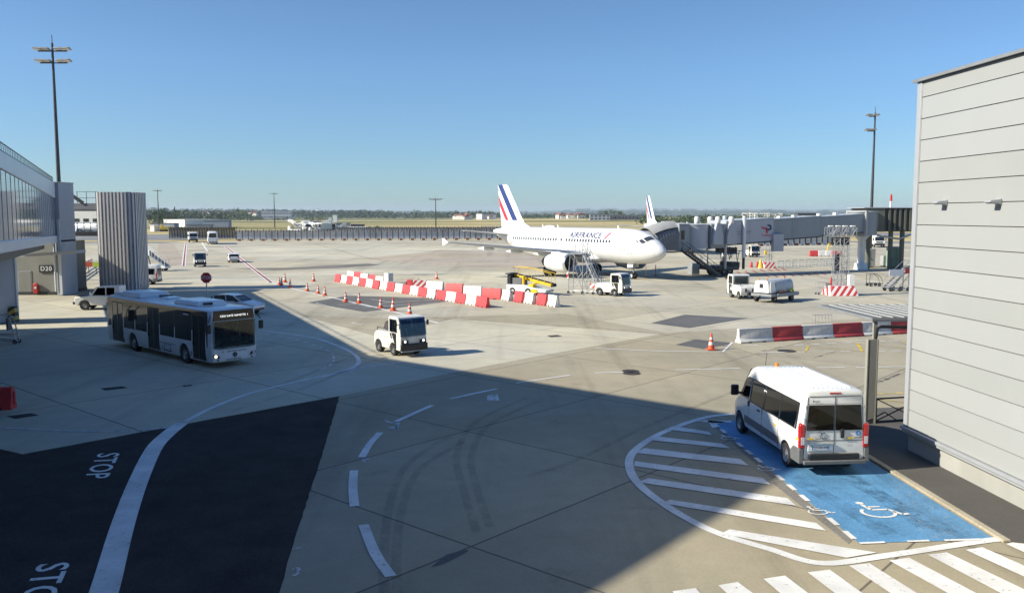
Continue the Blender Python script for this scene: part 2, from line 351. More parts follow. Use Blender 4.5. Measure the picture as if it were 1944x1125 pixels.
groundmat('new_asphalt', (0.058, 0.049, 0.045), big=0.30, fine=0.30, stain=0.25, rough=0.95, spec=0.1)
groundmat('patch_asphalt', (0.13, 0.125, 0.118), big=0.2, fine=0.15, stain=0.2)
groundmat('stain_dark', (0.20, 0.175, 0.145), big=0.3, fine=0.2, stain=0.2)
groundmat('tan_concrete', (0.43, 0.36, 0.275), slab=(7.5, SA, ox, oy), tint=0.05)
groundmat('sidewalk_asphalt', (0.105, 0.098, 0.09), big=0.15, fine=0.12, stain=0.15)
groundmat('kerb_stone', (0.42, 0.37, 0.28), big=0.1, fine=0.2, stain=0.2)
groundmat('road_grey', (0.23, 0.225, 0.215), stain=0.3)
groundmat('blue_paint', (0.105, 0.27, 0.47), big=0.15, fine=0.25, stain=0.6, rough=0.7)
groundmat('strip_grey', (0.22, 0.205, 0.18), big=0.2, fine=0.3, stain=0.3)
groundmat('plate_iron', (0.05, 0.045, 0.042), stain=0.2)
paintmat('white_marking', (0.76, 0.75, 0.73), 0.37, 7.0); paintmat('worn_marking', (0.62, 0.62, 0.60), 0.45, 6.0)
paintmat('yellow_marking', (0.70, 0.48, 0.05), 0.45); paintmat('red_marking', (0.42, 0.05, 0.05), 0.44); paintmat('faint_yellow', (0.55, 0.44, 0.18), 0.52)
paintmat('tyre_mark', (0.10, 0.09, 0.08), 0.56, 1.2)

# ------------------------------------------------------------------ terrain, far fields
def th(X, Y):
    def ss(a, b, x): t = max(0, min(1, (x - a) / (b - a))); return t * t * (3 - 2 * t)
    az = X / max(Y, 1)
    h = -0.06
    h += 2.2 * ss(700, 1100, Y) * ss(-0.15, -0.02, az) * (0.6 + 0.4 * math.sin(X * 0.004))       # earth banks behind the field
    left = 1 - ss(-0.26, 0.02, az)
    h += (13 * left + 2.5) * ss(1500, 2800, Y) * (0.8 + 0.2 * math.sin(X * 0.0045 + 1.3))
    right = ss(0.02, 0.10, az)
    h += (34 * right + 13) * ss(4800, 7600, Y) * (0.86 + 0.10 * math.sin(X * 0.0016 + 0.5) + 0.05 * math.sin(X * 0.0047))
    return h
mb = MB(); ys = [-300, -50, 100, 250, 400, 550, 700, 800, 900, 1000, 1100, 1250, 1400, 1600, 1800, 2000, 2200, 2400, 2600, 2800, 3100, 3500, 4000, 4500, 5000, 5500, 6000, 6500, 7000, 7300, 7600, 8000, 9000]
NX = 90
for Y in ys:
    W = 700 + Y * 0.85 if Y > 0 else 700
    for i in range(NX + 1):
        X = -W + 2 * W * i / NX; mb.v.append((X, Y, th(X, Y)))
for j in range(len(ys) - 1):
    for i in range(NX):
        a = j * (NX + 1) + i; mb.f.append((a, a + 1, a + NX + 2, a + NX + 1)); mb.m.append(0)
m = bpy.data.materials.new('dry_grassland'); m.use_nodes = True; t = m.node_tree; p = t.nodes['Principled BSDF']; L = t.links.new
tc = t.nodes.new('ShaderNodeTexCoord'); mp = t.nodes.new('ShaderNodeMapping'); mp.inputs['Scale'].default_value = (0.25, 1.0, 1); L(tc.outputs['Object'], mp.inputs[0])
n = t.nodes.new('ShaderNodeTexNoise'); n.inputs['Scale'].default_value = 0.006; n.inputs['Detail'].default_value = 5; L(mp.outputs[0], n.inputs['Vector'])
cr = t.nodes.new('ShaderNodeValToRGB'); e = cr.color_ramp; e.elements[0].position = 0.36; e.elements[0].color = (0.11, 0.135, 0.05, 1); e.elements[1].position = 0.62; e.elements[1].color = (0.70, 0.57, 0.30, 1)
for pos, c in ((0.42, (0.22, 0.20, 0.08, 1)), (0.47, (0.55, 0.44, 0.21, 1)), (0.53, (0.40, 0.32, 0.15, 1))):
    q = e.elements.new(pos); q.color = c
L(n.outputs[0], cr.inputs[0])
n2 = t.nodes.new('ShaderNodeTexNoise'); n2.inputs['Scale'].default_value = 0.25; n2.inputs['Detail'].default_value = 8; L(tc.outputs['Object'], n2.inputs['Vector'])
r2 = t.nodes.new('ShaderNodeMapRange'); r2.inputs[1].default_value = 0.3; r2.inputs[2].default_value = 0.7; r2.inputs[3].default_value = 0.7; r2.inputs[4].default_value = 1.15; L(n2.outputs[0], r2.inputs[0])
# far beyond the airfield the land is wooded and green
sx = t.nodes.new('ShaderNodeSeparateXYZ'); L(tc.outputs['Object'], sx.inputs[0])
rf = t.nodes.new('ShaderNodeMapRange'); rf.inputs[1].default_value = 1500; rf.inputs[2].default_value = 2100; L(sx.outputs['Y'], rf.inputs[0])
n3 = t.nodes.new('ShaderNodeTexNoise'); n3.inputs['Scale'].default_value = 0.012; n3.inputs['Detail'].default_value = 8; L(tc.outputs['Object'], n3.inputs['Vector'])
c3 = t.nodes.new('ShaderNodeValToRGB'); c3.color_ramp.elements[0].position = 0.45; c3.color_ramp.elements[0].color = (0.035, 0.06, 0.025, 1); c3.color_ramp.elements[1].position = 0.64; c3.color_ramp.elements[1].color = (0.14, 0.15, 0.07, 1); L(n3.outputs[0], c3.inputs[0])
mx = t.nodes.new('ShaderNodeMix'); mx.data_type = 'RGBA'; L(rf.outputs[0], mx.inputs[0]); L(cr.outputs[0], mx.inputs[6]); L(c3.outputs[0], mx.inputs[7])
v = t.nodes.new('ShaderNodeVectorMath'); v.operation = 'SCALE'; mpx = t.nodes.new('ShaderNodeMapRange'); mpx.inputs[1].default_value = -20; mpx.inputs[2].default_value = -160; mpx.inputs[4].default_value = 0.40; L(sx.outputs['X'], mpx.inputs[0])
mpy = t.nodes.new('ShaderNodeMapRange'); mpy.inputs[1].default_value = 420; mpy.inputs[2].default_value = 560; L(sx.outputs['Y'], mpy.inputs[0])
mpm = t.nodes.new('ShaderNodeMath'); mpm.operation = 'MULTIPLY'; L(mpx.outputs[0], mpm.inputs[0]); L(mpy.outputs[0], mpm.inputs[1])
mxg = t.nodes.new('ShaderNodeMix'); mxg.data_type = 'RGBA'; mxg.inputs[7].default_value = (0.085, 0.115, 0.045, 1); L(mpm.outputs[0], mxg.inputs[0]); L(mx.outputs[2], mxg.inputs[6])
L(mxg.outputs[2], v.inputs[0]); L(r2.outputs[0], v.inputs['Scale']); L(v.outputs[0], p.inputs['Base Color']); p.inputs['Roughness'].default_value = 0.95; p.inputs['Specular IOR Level'].default_value = 0.1
M['dry_grassland'] = m
tag(mb.build('grassland', 'dry_grassland', smooth=60), kind='structure')
def ground(name, polys, mat, z):
    mb = MB()
    for p in polys: mb.sheet(p, z)
    return tag(mb.build(name, mat, smooth=0), kind='structure')
def rough(poly, step=0.35, amp=0.018):
    rr = random.Random(2); out = []
    for i in range(len(poly)):
        a, b = Vector(poly[i]), Vector(poly[(i + 1) % len(poly)]); n = max(1, min(200, int((b - a).length / step))); nn = Vector((-(b - a).y, (b - a).x)).normalized()
        for k in range(n): out.append(tuple(a.lerp(b, k / n) + nn * (rr.uniform(-amp, amp) if k else 0)))
    return out
def gp(pts): return [G(u, v)[:2] for u, v in pts]
ground('apron', [[(-330, -60), (330, -60), (330, 196), (150, 215), (20, 262), (-60, 262), (-92, 246), (-330, 238)]], 'apron_concrete', 0.0)
ground('taxiway', [[(-400, 262), (-100, 262), (-70, 300), (420, 345), (420, 385), (-70, 350), (-400, 310)], [(-20, 560), (500, 640), (500, 690), (-20, 590)]], 'road_grey', -0.02)
ground('service_road', [[(100, 222), (330, 205), (330, 232), (90, 254)]], 'road_grey', -0.012)
ground('earth_strip', [[(-330, 226), (-93, 231), (-93, 245.5), (-330, 237.5)]], 'road_grey', 0.004)
# lighter slabs
ground('light_slab', [gp([(-400, 560), (180, 575), (470, 570), (720, 640), (860, 605), (1255, 634), (1010, 678), (860, 707), (644, 751.5), (343, 806), (43, 862), (-600, 980)])], 'light_concrete', 0.004)
groundmat('far_concrete', (0.475, 0.425, 0.315), slab=(7.5, SA, ox, oy), tint=0.12)
ground('far_apron', [[(-330, 68), (-25, 68), (-9.2, 63), (4, 66), (10, 55), (40, 70), (140, 74), (330, 120), (330, 195), (150, 214), (20, 261), (-60, 261), (-92, 245), (-330, 225)]], 'far_concrete', 0.002)
ground('far_slab', [gp([(380, 470), (640, 465), (1000, 470), (900, 476), (640, 492), (470, 489)]), gp([(300, 533), (640, 512), (980, 517), (1180, 545), (760, 530), (560, 540)])], 'light_concrete', 0.0055)
ground('tan_slab', [gp([(690, 491), (840, 474), (1010, 479), (1260, 497), (1190, 506), (1050, 511), (860, 506)]), gp([(300, 462), (330, 462), (352, 500), (300, 508)])], 'tan_concrete', 0.007)
ground('asphalt_lane', [rough(gp([(43, 862), (343, 806), (644.5, 751.5), (606, 880), (560, 1020), (530, 1125), (520, 1180), (-900, 1180), (-700, 960), (0, 852)]))], 'new_asphalt', 0.008)
ground('asphalt_patch', [gp([(584, 574), (662, 561), (832, 566), (862, 571), (692, 592)]), gp([(1236, 613), (1300, 597), (1421, 604), (1308, 622.5)]), gp([(1283, 654), (1320, 644), (1386, 650), (1388, 653), (1335, 662)]),
    gp([(818, 1076), (848, 1052), (884, 1043), (890, 1045), (842, 1070)])], 'patch_asphalt', 0.008)
ground('repair_strip', [gp([(430, 509), (540, 508), (700, 500), (722, 503), (640, 509), (520, 513)])], 'stain_dark', 0.008)
ground('drain_cover', [gp([(190, 737), (232, 733), (244, 736), (200, 741)]), gp([(12, 790), (58, 784), (75, 788), (28, 795)]), gp([(1038, 637), (1058, 635.5), (1068, 638), (1046, 640)]), gp([(345, 732), (362, 730), (366, 732), (349, 734)])], 'plate_iron', 0.008)
# ------------------------------------------------------------------ painted lines
W_, Wn, Yl, Rd, Fy, Ty = MB(), MB(), MB(), MB(), MB(), MB()
def smooth(pts, n=8):
    P = [pts[0]] + list(pts) + [pts[-1]]; out = []
    for i in range(1, len(P) - 2):
        for k in range(n):
            t = k / n; a, b, c, d = [Vector(x) for x in P[i - 1:i + 3]]
            out.append(0.5 * ((2 * b) + (c - a) * t + (2 * a - 5 * b + 4 * c - d) * t * t + (3 * b - a - 3 * c + d) * t ** 3))
    return out + [Vector(pts[-1])]
def ribbon(mb, px, w, z=0.014, sm=True, dash=None, n=8):
    pts = [G(u, v) for u, v in px]
    if sm and len(pts) > 2: pts = smooth(pts, n)
    ws = w if isinstance(w, (list, tuple)) else None; N = len(pts); acc = 0; on = []
    for i in range(N - 1):
        a, b = pts[i], pts[i + 1]; L = (b - a).length
        if L < 1e-6: continue
        segs = max(1, int(L / 0.25)) if dash else 1
        for k in range(segs):
            p0, p1 = a.lerp(b, k / segs), a.lerp(b, (k + 1) / segs)
            if dash and (acc % (dash[0] + dash[1])) > dash[0]: acc += L / segs; continue
            acc += L / segs
            f0, f1 = (i + k / segs) / (N - 1), (i + (k + 1) / segs) / (N - 1)
            w0 = ws[0] + (ws[1] - ws[0]) * f0 if ws else w; w1 = ws[0] + (ws[1] - ws[0]) * f1 if ws else w
            def nrm(j):
                d = (pts[min(j + 1, N - 1)] - pts[max(j - 1, 0)]); return Vector((-d.y, d.x, 0)).normalized()
            n0 = nrm(i).lerp(nrm(i + 1), k / segs); n1 = nrm(i).lerp(nrm(i + 1), (k + 1) / segs)
            mb.add([(p0 + n0 * w0 / 2)[:2] + (z,), (p0 - n0 * w0 / 2)[:2] + (z,), (p1 - n1 * w1 / 2)[:2] + (z,), (p1 + n1 * w1 / 2)[:2] + (z,)], [(0, 1, 2, 3)])
def quad(mb, px, z=0.014): mb.sheet(gp(px), z)
ribbon(W_, [(170, 1190), (197, 1125), (232, 1000), (262, 915), (292, 852), (318, 824), (345, 803)], [0.58, 0.50], 0.015)
ribbon(W_, [(352, 800), (400, 775), (470, 748), (560, 725), (645, 707), (680, 690), (672, 672), (640, 656), (590, 640), (500, 628)], 0.22)
ribbon(Wn, [(640, 710), (690, 697), (760, 688)], 0.3)
ribbon(W_, [(502, 633), (560, 644), (620, 664), (634, 680), (620, 697), (560, 713)], 0.10, dash=(0.6, 0.6))
ribbon(Wn, [(0, 812), (100, 817), (220, 819), (320, 812)], 0.16, 0.015)
ribbon(Wn, [(300, 790), (360, 770), (440, 745), (520, 722), (590, 708)], 0.10, dash=(0.8, 0.9))
ribbon(W_, [(742, 1094), (712, 1050), (690, 996)], 0.25, 0.015); ribbon(W_, [(673, 961), (670, 925), (672, 893)], 0.25, 0.015)
ribbon(W_, [(687, 868), (702, 843), (722, 821)], 0.24, 0.015); ribbon(W_, [(752, 800), (785, 785), (821, 769)], 0.22); ribbon(W_, [(855, 757), (900, 747), (943, 738)], 0.20)
ribbon(W_, [(980, 727), (1082, 712)], 0.14); ribbon(W_, [(1130, 708), (1212, 705)], 0.14); ribbon(W_, [(1283, 702), (1405, 699)], 0.14); ribbon(W_, [(1550, 698), (1605, 697)], 0.14); ribbon(W_, [(1625, 697), (1725, 696)], 0.14)
quad(Wn, [(730, 797), (748, 802), (760, 802), (756, 814), (750, 814), (752, 806), (732, 801)]); quad(Wn, [(735, 812), (755, 808), (752, 815), (740, 814)]); quad(Wn, [(688, 871), (704, 869), (694, 878), (686, 877)])
quad(Wn, [(925, 750), (945, 748), (948, 760), (924, 761)], 0.014)
def zc(pts): return [(1150 + x / 2.448, 760 + y / 2.448) for x, y in pts]
ribbon(W_, zc([(590, 63), (470, 78), (340, 118), (210, 178), (125, 245), (110, 310), (150, 385), (260, 475), (400, 560), (545, 625), (760, 690), (1000, 756), (1300, 722), (1740, 655), (1900, 640)]), 0.26, n=10)
for qd in ([(425, 97), (470, 92), (560, 100), (520, 108)], [(296, 136), (330, 122), (478, 146), (494, 162)], [(195, 184), (235, 168), (542, 202), (580, 224)], [(138, 244), (180, 222), (625, 273), (664, 303)],
           [(131, 306), (135, 283), (730, 361), (766, 392)], [(146, 380), (200, 362), (845, 455), (886, 490)], [(258, 478), (300, 462), (978, 570), (1026, 607)], [(535, 620), (575, 600), (1260, 708), (1120, 732)]):
    quad(W_, zc(qd), 0.018)
for qd in ([(310, 888), (418, 873), (450, 910), (325, 912)], [(523, 860), (613, 845), (730, 930), (600, 930)], [(733, 830), (833, 815), (985, 930), (850, 930)], [(938, 800), (1040, 787), (1240, 930), (1110, 930)],
           [(1130, 768), (1225, 758), (1500, 930), (1375, 930)], [(1318, 745), (1410, 732), (1785, 930), (1650, 930)], [(1497, 718), (1585, 707), (2010, 910), (1900, 930)], [(1672, 695), (1750, 683), (2060, 820), (2010, 850)], [(1860, 668), (1930, 650), (2060, 720), (2030, 745)]):
    quad(W_, zc(qd), 0.018)
quad(W_, [(1343, 798), (1388, 799), (1390, 801.5), (1350, 803.5), (1362, 812), (1352, 812)], 0.018)
# blue bay
ground('parking_bay', [gp([(1352, 801), (1400, 797), (1650, 874), (1890, 1024), (1631, 1030.5)])], 'blue_paint', 0.010)
ground('bay_strip', [gp(zc([(770, 380), (820, 370), (1145, 650), (1128, 665)])), gp(zc([(480, 100), (500, 98), (800, 350), (770, 360)]))], 'strip_grey', 0.006)
B0, B1 = G(1353, 802), G(1631, 1031)
for k in range(13):
    if k in (2, 6, 10): continue
    a = B0.lerp(B1, (k + 0.15) / 13); b = B0.lerp(B1, (k + 0.72) / 13); d = (b - a).normalized(); nn = Vector((-d.y, d.x, 0)) * 0.07
    W_.add([(a + nn)[:2] + (0.020,), (a - nn)[:2] + (0.020,), (b - nn)[:2] + (0.020,), (b + nn)[:2] + (0.020,)], [(0, 1, 2, 3)])
for u0, u1, v0, v1 in ((1632, 1680, 1031.5, 1029.5), (1722, 1764, 1028, 1026.5), (1793, 1862, 1026, 1024)):
    ribbon(W_, [(u0, v0), (u1, v1)], 0.10, 0.020)
def wheelchair(mb, pxo, fx, fy, z):
    """seated figure with an open wheel; drawn in a unit square with axes fx, fy on the ground"""
    o = G(*pxo); fx, fy = Vector(fx), Vector(fy)
    def P(a, b): p = o + fx * a + fy * b; return (p.x, p.y, z)
    def strip(pts, w):
        for i in range(len(pts) - 1):
            a, b = Vector(pts[i]), Vector(pts[i + 1]); d = (b - a).normalized(); n = Vector((-d.y, d.x)) * w / 2
            mb.add([P(*(a + n)), P(*(a - n)), P(*(b - n)), P(*(b + n))], [(0, 1, 2, 3)])
    mb.add([P(0.28 + 0.085 * math.cos(k * math.pi / 6), 0.90 + 0.085 * math.sin(k * math.pi / 6)) for k in range(12)], [tuple(range(12))])
    strip([(0.28, 0.80), (0.33, 0.45), (0.68, 0.45), (0.84, 0.12), (0.98, 0.16)], 0.085)
    strip([(0.31, 0.64), (0.60, 0.64)], 0.07)
    strip([(0.40 + 0.33 * math.cos(R(a)), 0.27 + 0.30 * math.sin(R(a))) for a in range(135, 372, 18)], 0.075)
e1 = (G(1690, 976) - G(1648, 980)); bay = (G(1889, 1023.5) - G(1640, 874)).normalized(); cross = Vector((-bay.y, bay.x, 0))
if cross.x < 0: cross = -cross
wheelchair(W_, (1642, 982), cross * 1.25, Vector((-bay.x, -bay.y, 0)) * 1.15, 0.020)
for u, v, s in ((1370, 835, 0.68), (1440, 894, 0.68), (1537, 977, 0.68)): wheelchair(W_, (u, v), cross * s * 1.05, Vector((-bay.x, -bay.y, 0)) * s * 0.9, 0.022)
# STOP lettering on the dark lane
def gtext(mb, txt, c0, c1, up0, up1, size, z):
    V, F = glyphs(txt, 1.08, 0, 0.012); X = G(*c1) - G(*c0); c = (G(*c0) + G(*c1)) / 2; Y = G(*up1) - G(*up0)
    w = max(a for a, b in V) - min(a for a, b in V); h = max(b for a, b in V) - min(b for a, b in V)
    mb.add([(c + X * (a / w) + Y * (b / h))[:2] + (z,) for a, b in V], F)
gtext(W_, 'STOP', (205, 860), (180, 908), (169, 886), (214, 884), 1, 0.0145)
gtext(W_, 'STOP', (100, 1069), (50, 1170), (42, 1120), (110, 1114), 1, 0.0145)
ribbon(Wn, [(555, 1043), (572, 1039)], 0.08); ribbon(Wn, [(556, 1081), (566, 1078), (566, 1088), (556, 1093)], 0.08)
# right lane marks
ribbon(W_, [(1130, 661), (1240, 666), (1372, 668), (1390, 650)], 0.14, sm=False)
for a, b in ((1443, 1497), (1514, 1536), (1563, 1583), (1596, 1614), (1660, 1680), (1692, 1712)): ribbon(W_, [(a, 669 - (a - 1443) * 0.012), (b, 669 - (b - 1443) * 0.012)], 0.15)
for a, b, y in ((1412, 1440, 655.5), (1507, 1526, 655), (1540, 1556, 653.5), (1570, 1588, 652), (1600, 1618, 651), (1626, 1646, 646), (1662, 1680, 648), (1688, 1706, 647)): ribbon(W_, [(a, y), (b, y - 0.4)], 0.14)
quad(Yl, [(1533, 656), (1537, 656), (1532, 668), (1527, 668)]); quad(Yl, [(1625, 651.5), (1631, 651.5), (1640, 667), (1634.6, 667)]); quad(Yl, [(1713, 647), (1722, 649), (1724, 654)])
ribbon(Fy, [(1537, 657), (1632, 666)], 0.14); ribbon(Fy, [(1498, 660), (1526, 667)], 0.14); ribbon(Fy, [(1660, 654), (1722, 660)], 0.14); ribbon(Fy, [(1660, 757), (1716, 764)], 0.3); ribbon(Fy, [(1660, 748), (1716, 746)], 0.3)
ribbon(Ty, [(1432, 670), (1482, 658)], 0.10); ribbon(Ty, [(1432, 670), (1540, 680), (1585, 668)], 0.10, sm=False); ribbon(Ty, [(1660, 728), (1722, 704)], 0.2)
paintmat('rubber_trace', (0.10, 0.09, 0.075), 0.48, 1.6, 0.16); Rt = MB()
for pts in ([(735, 1180), (728, 1060), (742, 950), (775, 880), (850, 830)], [(760, 1180), (752, 1060), (766, 955), (800, 888), (880, 838)], [(905, 1010), (880, 930), (868, 860), (905, 800), (1000, 755)], [(930, 1000), (905, 925), (895, 862), (930, 806), (1020, 762)], [(1000, 905), (1100, 870), (1250, 800), (1400, 740)], [(430, 760), (560, 720), (700, 668), (860, 640), (1100, 640)], [(440, 780), (580, 735), (720, 682), (880, 652), (1120, 650)]):
    ribbon(Rt, pts, 0.22, 0.0125)
tag(Rt.build('rubber_trace', 'rubber_trace', smooth=0), kind='structure')
paintmat('bay_scuff', (0.03, 0.06, 0.10), 0.52, 1.6, 0.22); paintmat('bay_chips', (0.62, 0.60, 0.55), 0.62, 9.0, 0.45); Bs, Bc = MB(), MB()
for pts in ([(1500, 905), (1600, 960), (1690, 1015)], [(1560, 880), (1680, 945), (1800, 1010)], [(1600, 895), (1700, 960), (1760, 1000)]): ribbon(Bs, pts, 0.55, 0.0115)
Bc.sheet(gp([(1690, 900), (1740, 930), (1880, 1020), (1760, 1024), (1700, 960)]), 0.0122)
tag(Bs.build('bay_scuff', 'bay_scuff', smooth=0), kind='structure'); tag(Bc.build('bay_chipping', 'bay_chips', smooth=0), kind='structure')
# far apron lines
ribbon(W_, [(346, 505), (350, 470), (352, 460)], 0.22); ribbon(W_, [(351, 505), (354, 470), (355, 460)], 0.22); ribbon(Rd, [(348.5, 505), (352, 470), (353.5, 460)], 0.25)
ribbon(W_, [(383, 460), (394, 477)], 0.35); ribbon(W_, [(425, 467), (465, 500), (512, 536)], 0.2); ribbon(Rd, [(427, 467), (468, 500), (515, 536)], 0.28); ribbon(W_, [(430, 467), (471, 500), (518, 536)], 0.2)
ribbon(W_, [(512, 535), (560, 549), (640, 567), (720, 585), (790, 603), (832, 613)], 0.25)
for k in range(4): ribbon(Wn, [(655 + k * 48, 590 - k * 7.5), (600 + k * 52, 575 - k * 3.5)], 0.14, 0.016)
ribbon(Wn, [(640, 579), (835, 569)], 0.14, 0.016); ribbon(Wn, [(690, 584), (850, 573)], 0.14, 0.016)
ribbon(Wn, [(614, 599), (625, 601)], 0.14); ribbon(Wn, [(668, 612), (687, 617)], 0.16)
ribbon(Ty, [(598, 464), (640, 474), (681, 485.5), (747, 497), (846, 502), (1030, 512)], 0.35); ribbon(Ty, [(745, 531), (790, 528)], 0.5); ribbon(Ty, [(600, 463), (625, 463)], 0.5)
ribbon(Ty, [(1110, 588), (1180, 583), (1320, 586), (1500, 575), (1650, 562)], 0.12); ribbon(Ty, [(700, 600), (860, 606), (1250, 634), (1500, 690)], 0.10)
for x, y in ((1455, 523), (1471.5, 523.6), (1486.7, 523), (1502.7, 522), (1518.7, 521.3), (1533.8, 520.4), (1548.9, 519.5), (1562, 518.7), (1576, 517), (1387, 519.5), (1403, 518), (1418, 517), (1432, 515), (1447, 513.6), (1462, 512.4), (1475, 511.5), (1487, 511)):
    ribbon(Rd, [(x - 4, y - 2.4), (x + 5, y + 2.6)], 0.25)
ribbon(Wn, [(1440, 521), (1500, 518), (1585, 512)], 0.4); ribbon(Rd, [(1380, 522), (1500, 509)], 0.15); ribbon(Yl, [(1180, 534), (1215, 529), (1235, 531)], 0.2)
for mbx, mt, nm in ((W_, 'white_marking', 'road_marking'), (Wn, 'worn_marking', 'worn_road_marking'), (Yl, 'yellow_marking', 'yellow_road_marking'), (Rd, 'red_marking', 'red_road_marking'), (Fy, 'faint_yellow', 'faded_road_marking'), (Ty, 'tyre_mark', 'crack_line')):
    tag(mbx.build(nm, mt, smooth=0), kind='structure')
mb = MB()
for u, v, r in ((1197, 704.5, 0.42), (1199, 708.5, 0.42), (1493, 666, 0.5)):
    c = G(u, v); mb.lathe([(r, 0.006), (r, 0.022), (r * 0.9, 0.024)], (c.x, c.y, 0), n=24)
tag(mb.build('manhole_cover', 'plate_iron', smooth=0), kind='structure')
# ------------------------------------------------------------------ raised pavement beside the building
K = [G(1648, 800), G(1642, 868), G(1912, 1031), G(2100, 1150)]
def side(px, z): return [G(u, v)[:2] for u, v in px]
kp = side([(1400, 750), (1640, 805), (1641, 868), (1905, 1031), (1915, 1037)], 0)
mb = MB()
out = [Vector((*G(1643, 868)[:2], 0)), Vector((*G(1905, 1030)[:2], 0))]; d = (out[1] - out[0]).normalized(); nr = Vector((-d.y, d.x, 0)); nr = nr if nr.x > 0 else -nr
far = out[0] - d * 6.2
L_ = (out[1] - far).length; nk = int(L_ / 1.0)
for k in range(nk):
    a = far + d * (L_ * k / nk + 0.006); b = far + d * (L_ * (k + 1) / nk - 0.006)
    mb.box(((a + b) / 2 + nr * 0.09) + Vector((0, 0, 0.035)), ((b - a).length, 0.18, 0.07), rz=math.atan2(d.y, d.x))
tag(mb.build('kerb', 'kerb_stone', bevel=0.012, smooth=0), kind='structure')
mb = MB(); a = far + nr * 0.18; b = out[1] + nr * 0.18
mb.prism([(a.x, a.y), (b.x, b.y), (b.x + 6, b.y - 2), (b.x + 6, a.y + 1)], 0.0, 0.066, 'z')
tag(mb.build('pavement', 'sidewalk_asphalt', smooth=0), kind='structure')
# ================================================================== large structures
def stripemat(name, c1, c2, period, vec=(1, 0, 1), duty=0.5):
    m = bpy.data.materials.new(name); m.use_nodes = True; t = m.node_tree; p = t.nodes['Principled BSDF']; L = t.links.new
    tc = t.nodes.new('ShaderNodeTexCoord'); d = t.nodes.new('ShaderNodeVectorMath'); d.operation = 'DOT_PRODUCT'; d.inputs[1].default_value = [x / period for x in vec]
    L(tc.outputs['Object'], d.inputs[0]); f = t.nodes.new('ShaderNodeMath'); f.operation = 'FRACT'; L(d.outputs['Value'], f.inputs[0])
    g = t.nodes.new('ShaderNodeMath'); g.operation = 'GREATER_THAN'; g.inputs[1].default_value = duty; L(f.outputs[0], g.inputs[0])
    x = t.nodes.new('ShaderNodeMix'); x.data_type = 'RGBA'; x.inputs[6].default_value = (*c1, 1); x.inputs[7].default_value = (*c2, 1); L(g.outputs[0], x.inputs[0]); L(x.outputs[2], p.inputs['Base Color'])
    p.inputs['Roughness'].default_value = 0.6; M[name] = m
stripemat('red_white_stripe', (0.52, 0.04, 0.045), (0.72, 0.71, 0.68), 0.62, (1, 0.6, -1))
stripemat('yellow_black_stripe', (0.03, 0.03, 0.03), (0.42, 0.36, 0.09), 0.55, (0.6, 0, -1))
stripemat('red_white_band', (0.55, 0.03, 0.04), (0.75, 0.74, 0.72), 2.4, (0, 0, 1))
# ---- building on the right -------------------------------------------------
wdir = Vector(((862 - 972) / FOC, 1, 0)).normalized(); wn = Vector((wdir.y, -wdir.x, 0)); c0 = G(1767, 882)
def WALL(u, v, off=0.0):
    d = ray(u, v); o = Vector((0, 0, CAM_H)); c = c0 - wn * off
    return o + d * ((c - o).dot(wn) / d.dot(wn))
cb, ct = WALL(1716.5, 807), WALL(1744.5, 157); s_far = ((cb - c0).dot(wdir) + (ct - c0).dot(wdir)) / 2
z0, z1 = cb.z, WALL(1746, 157).z + 0.02; j0, j1 = WALL(1752, 185).z, WALL(1722, 775.5).z; dz = (j0 - j1) / 15
BX = thing('cargo_building', c0 + wdir * s_far, math.atan2(-wdir.y, -wdir.x), 'cream panel clad building with grey corner trim beside the blue parking bay', 'building')
# local x runs from the far corner towards the camera, local y points into the building (to the right)
LB = 62.0
mb = MB(); zs = [z0] + [j1 + dz * k for k in range(0, 16)] + [z1]
rp = random.Random(3)
for a, b in zip(zs[:-1], zs[1:]):
    mb.prism([(0.0, a + 0.007), (0.035, a + 0.014), (0.035, b - 0.014), (0.0, b - 0.007), (-0.06, b - 0.007), (-0.06, a + 0.007)], 0.24, LB, 'x', rp.choice((0, 0, 1, 2)))
for v in range(len(mb.v)): x, y, z = mb.v[v]; mb.v[v] = (x, 0.035 - y, z)
mb.build('cladding', ['panel_cream', 'panel_cream_light', 'panel_cream_dull'], BX, smooth=0)
mb = MB(); mb.box((LB / 2 + 0.1, 7.0, (z0 + z1) / 2), (LB - 0.2, 13.8, z1 - z0 - 0.04)); mb.build('wall', 'joint_dark', BX, smooth=0)
mb = MB(); mb.box((0.115, 0.06, (z0 + z1) / 2), (0.23, 0.20, z1 - z0)); mb.box((0.245, -0.012, (z0 + z1) / 2), (0.025, 0.02, z1 - z0)); mb.build('corner_trim', 'trim_grey', BX, bevel=0.01)
mb = MB(); mb.box((LB / 2 - 0.06, 6.97, z1 + 0.05), (LB + 0.2, 14.1, 0.08)); mb.box((LB / 2 - 0.06, -0.10, z1 + 0.03), (LB + 0.2, 0.05, 0.10)); mb.build('roof', 'grey_metal', BX, bevel=0.01)
mb = MB(); mb.box((LB / 2, -0.03, z0 - 0.05), (LB + 0.12, 0.16, 0.09)); mb.box((LB / 2, 0.0, z0 - 0.14), (LB + 0.06, 0.12, 0.10)); mb.build('flashing', 'trim_grey', BX, bevel=0.008)
mb = MB(); mb.box((LB / 2 + 0.1, 7.0, (z0 - 0.18) / 2), (LB - 0.1, 13.84, z0 - 0.17)); mb.build('plinth', 'plinth_grey', BX, smooth=0)
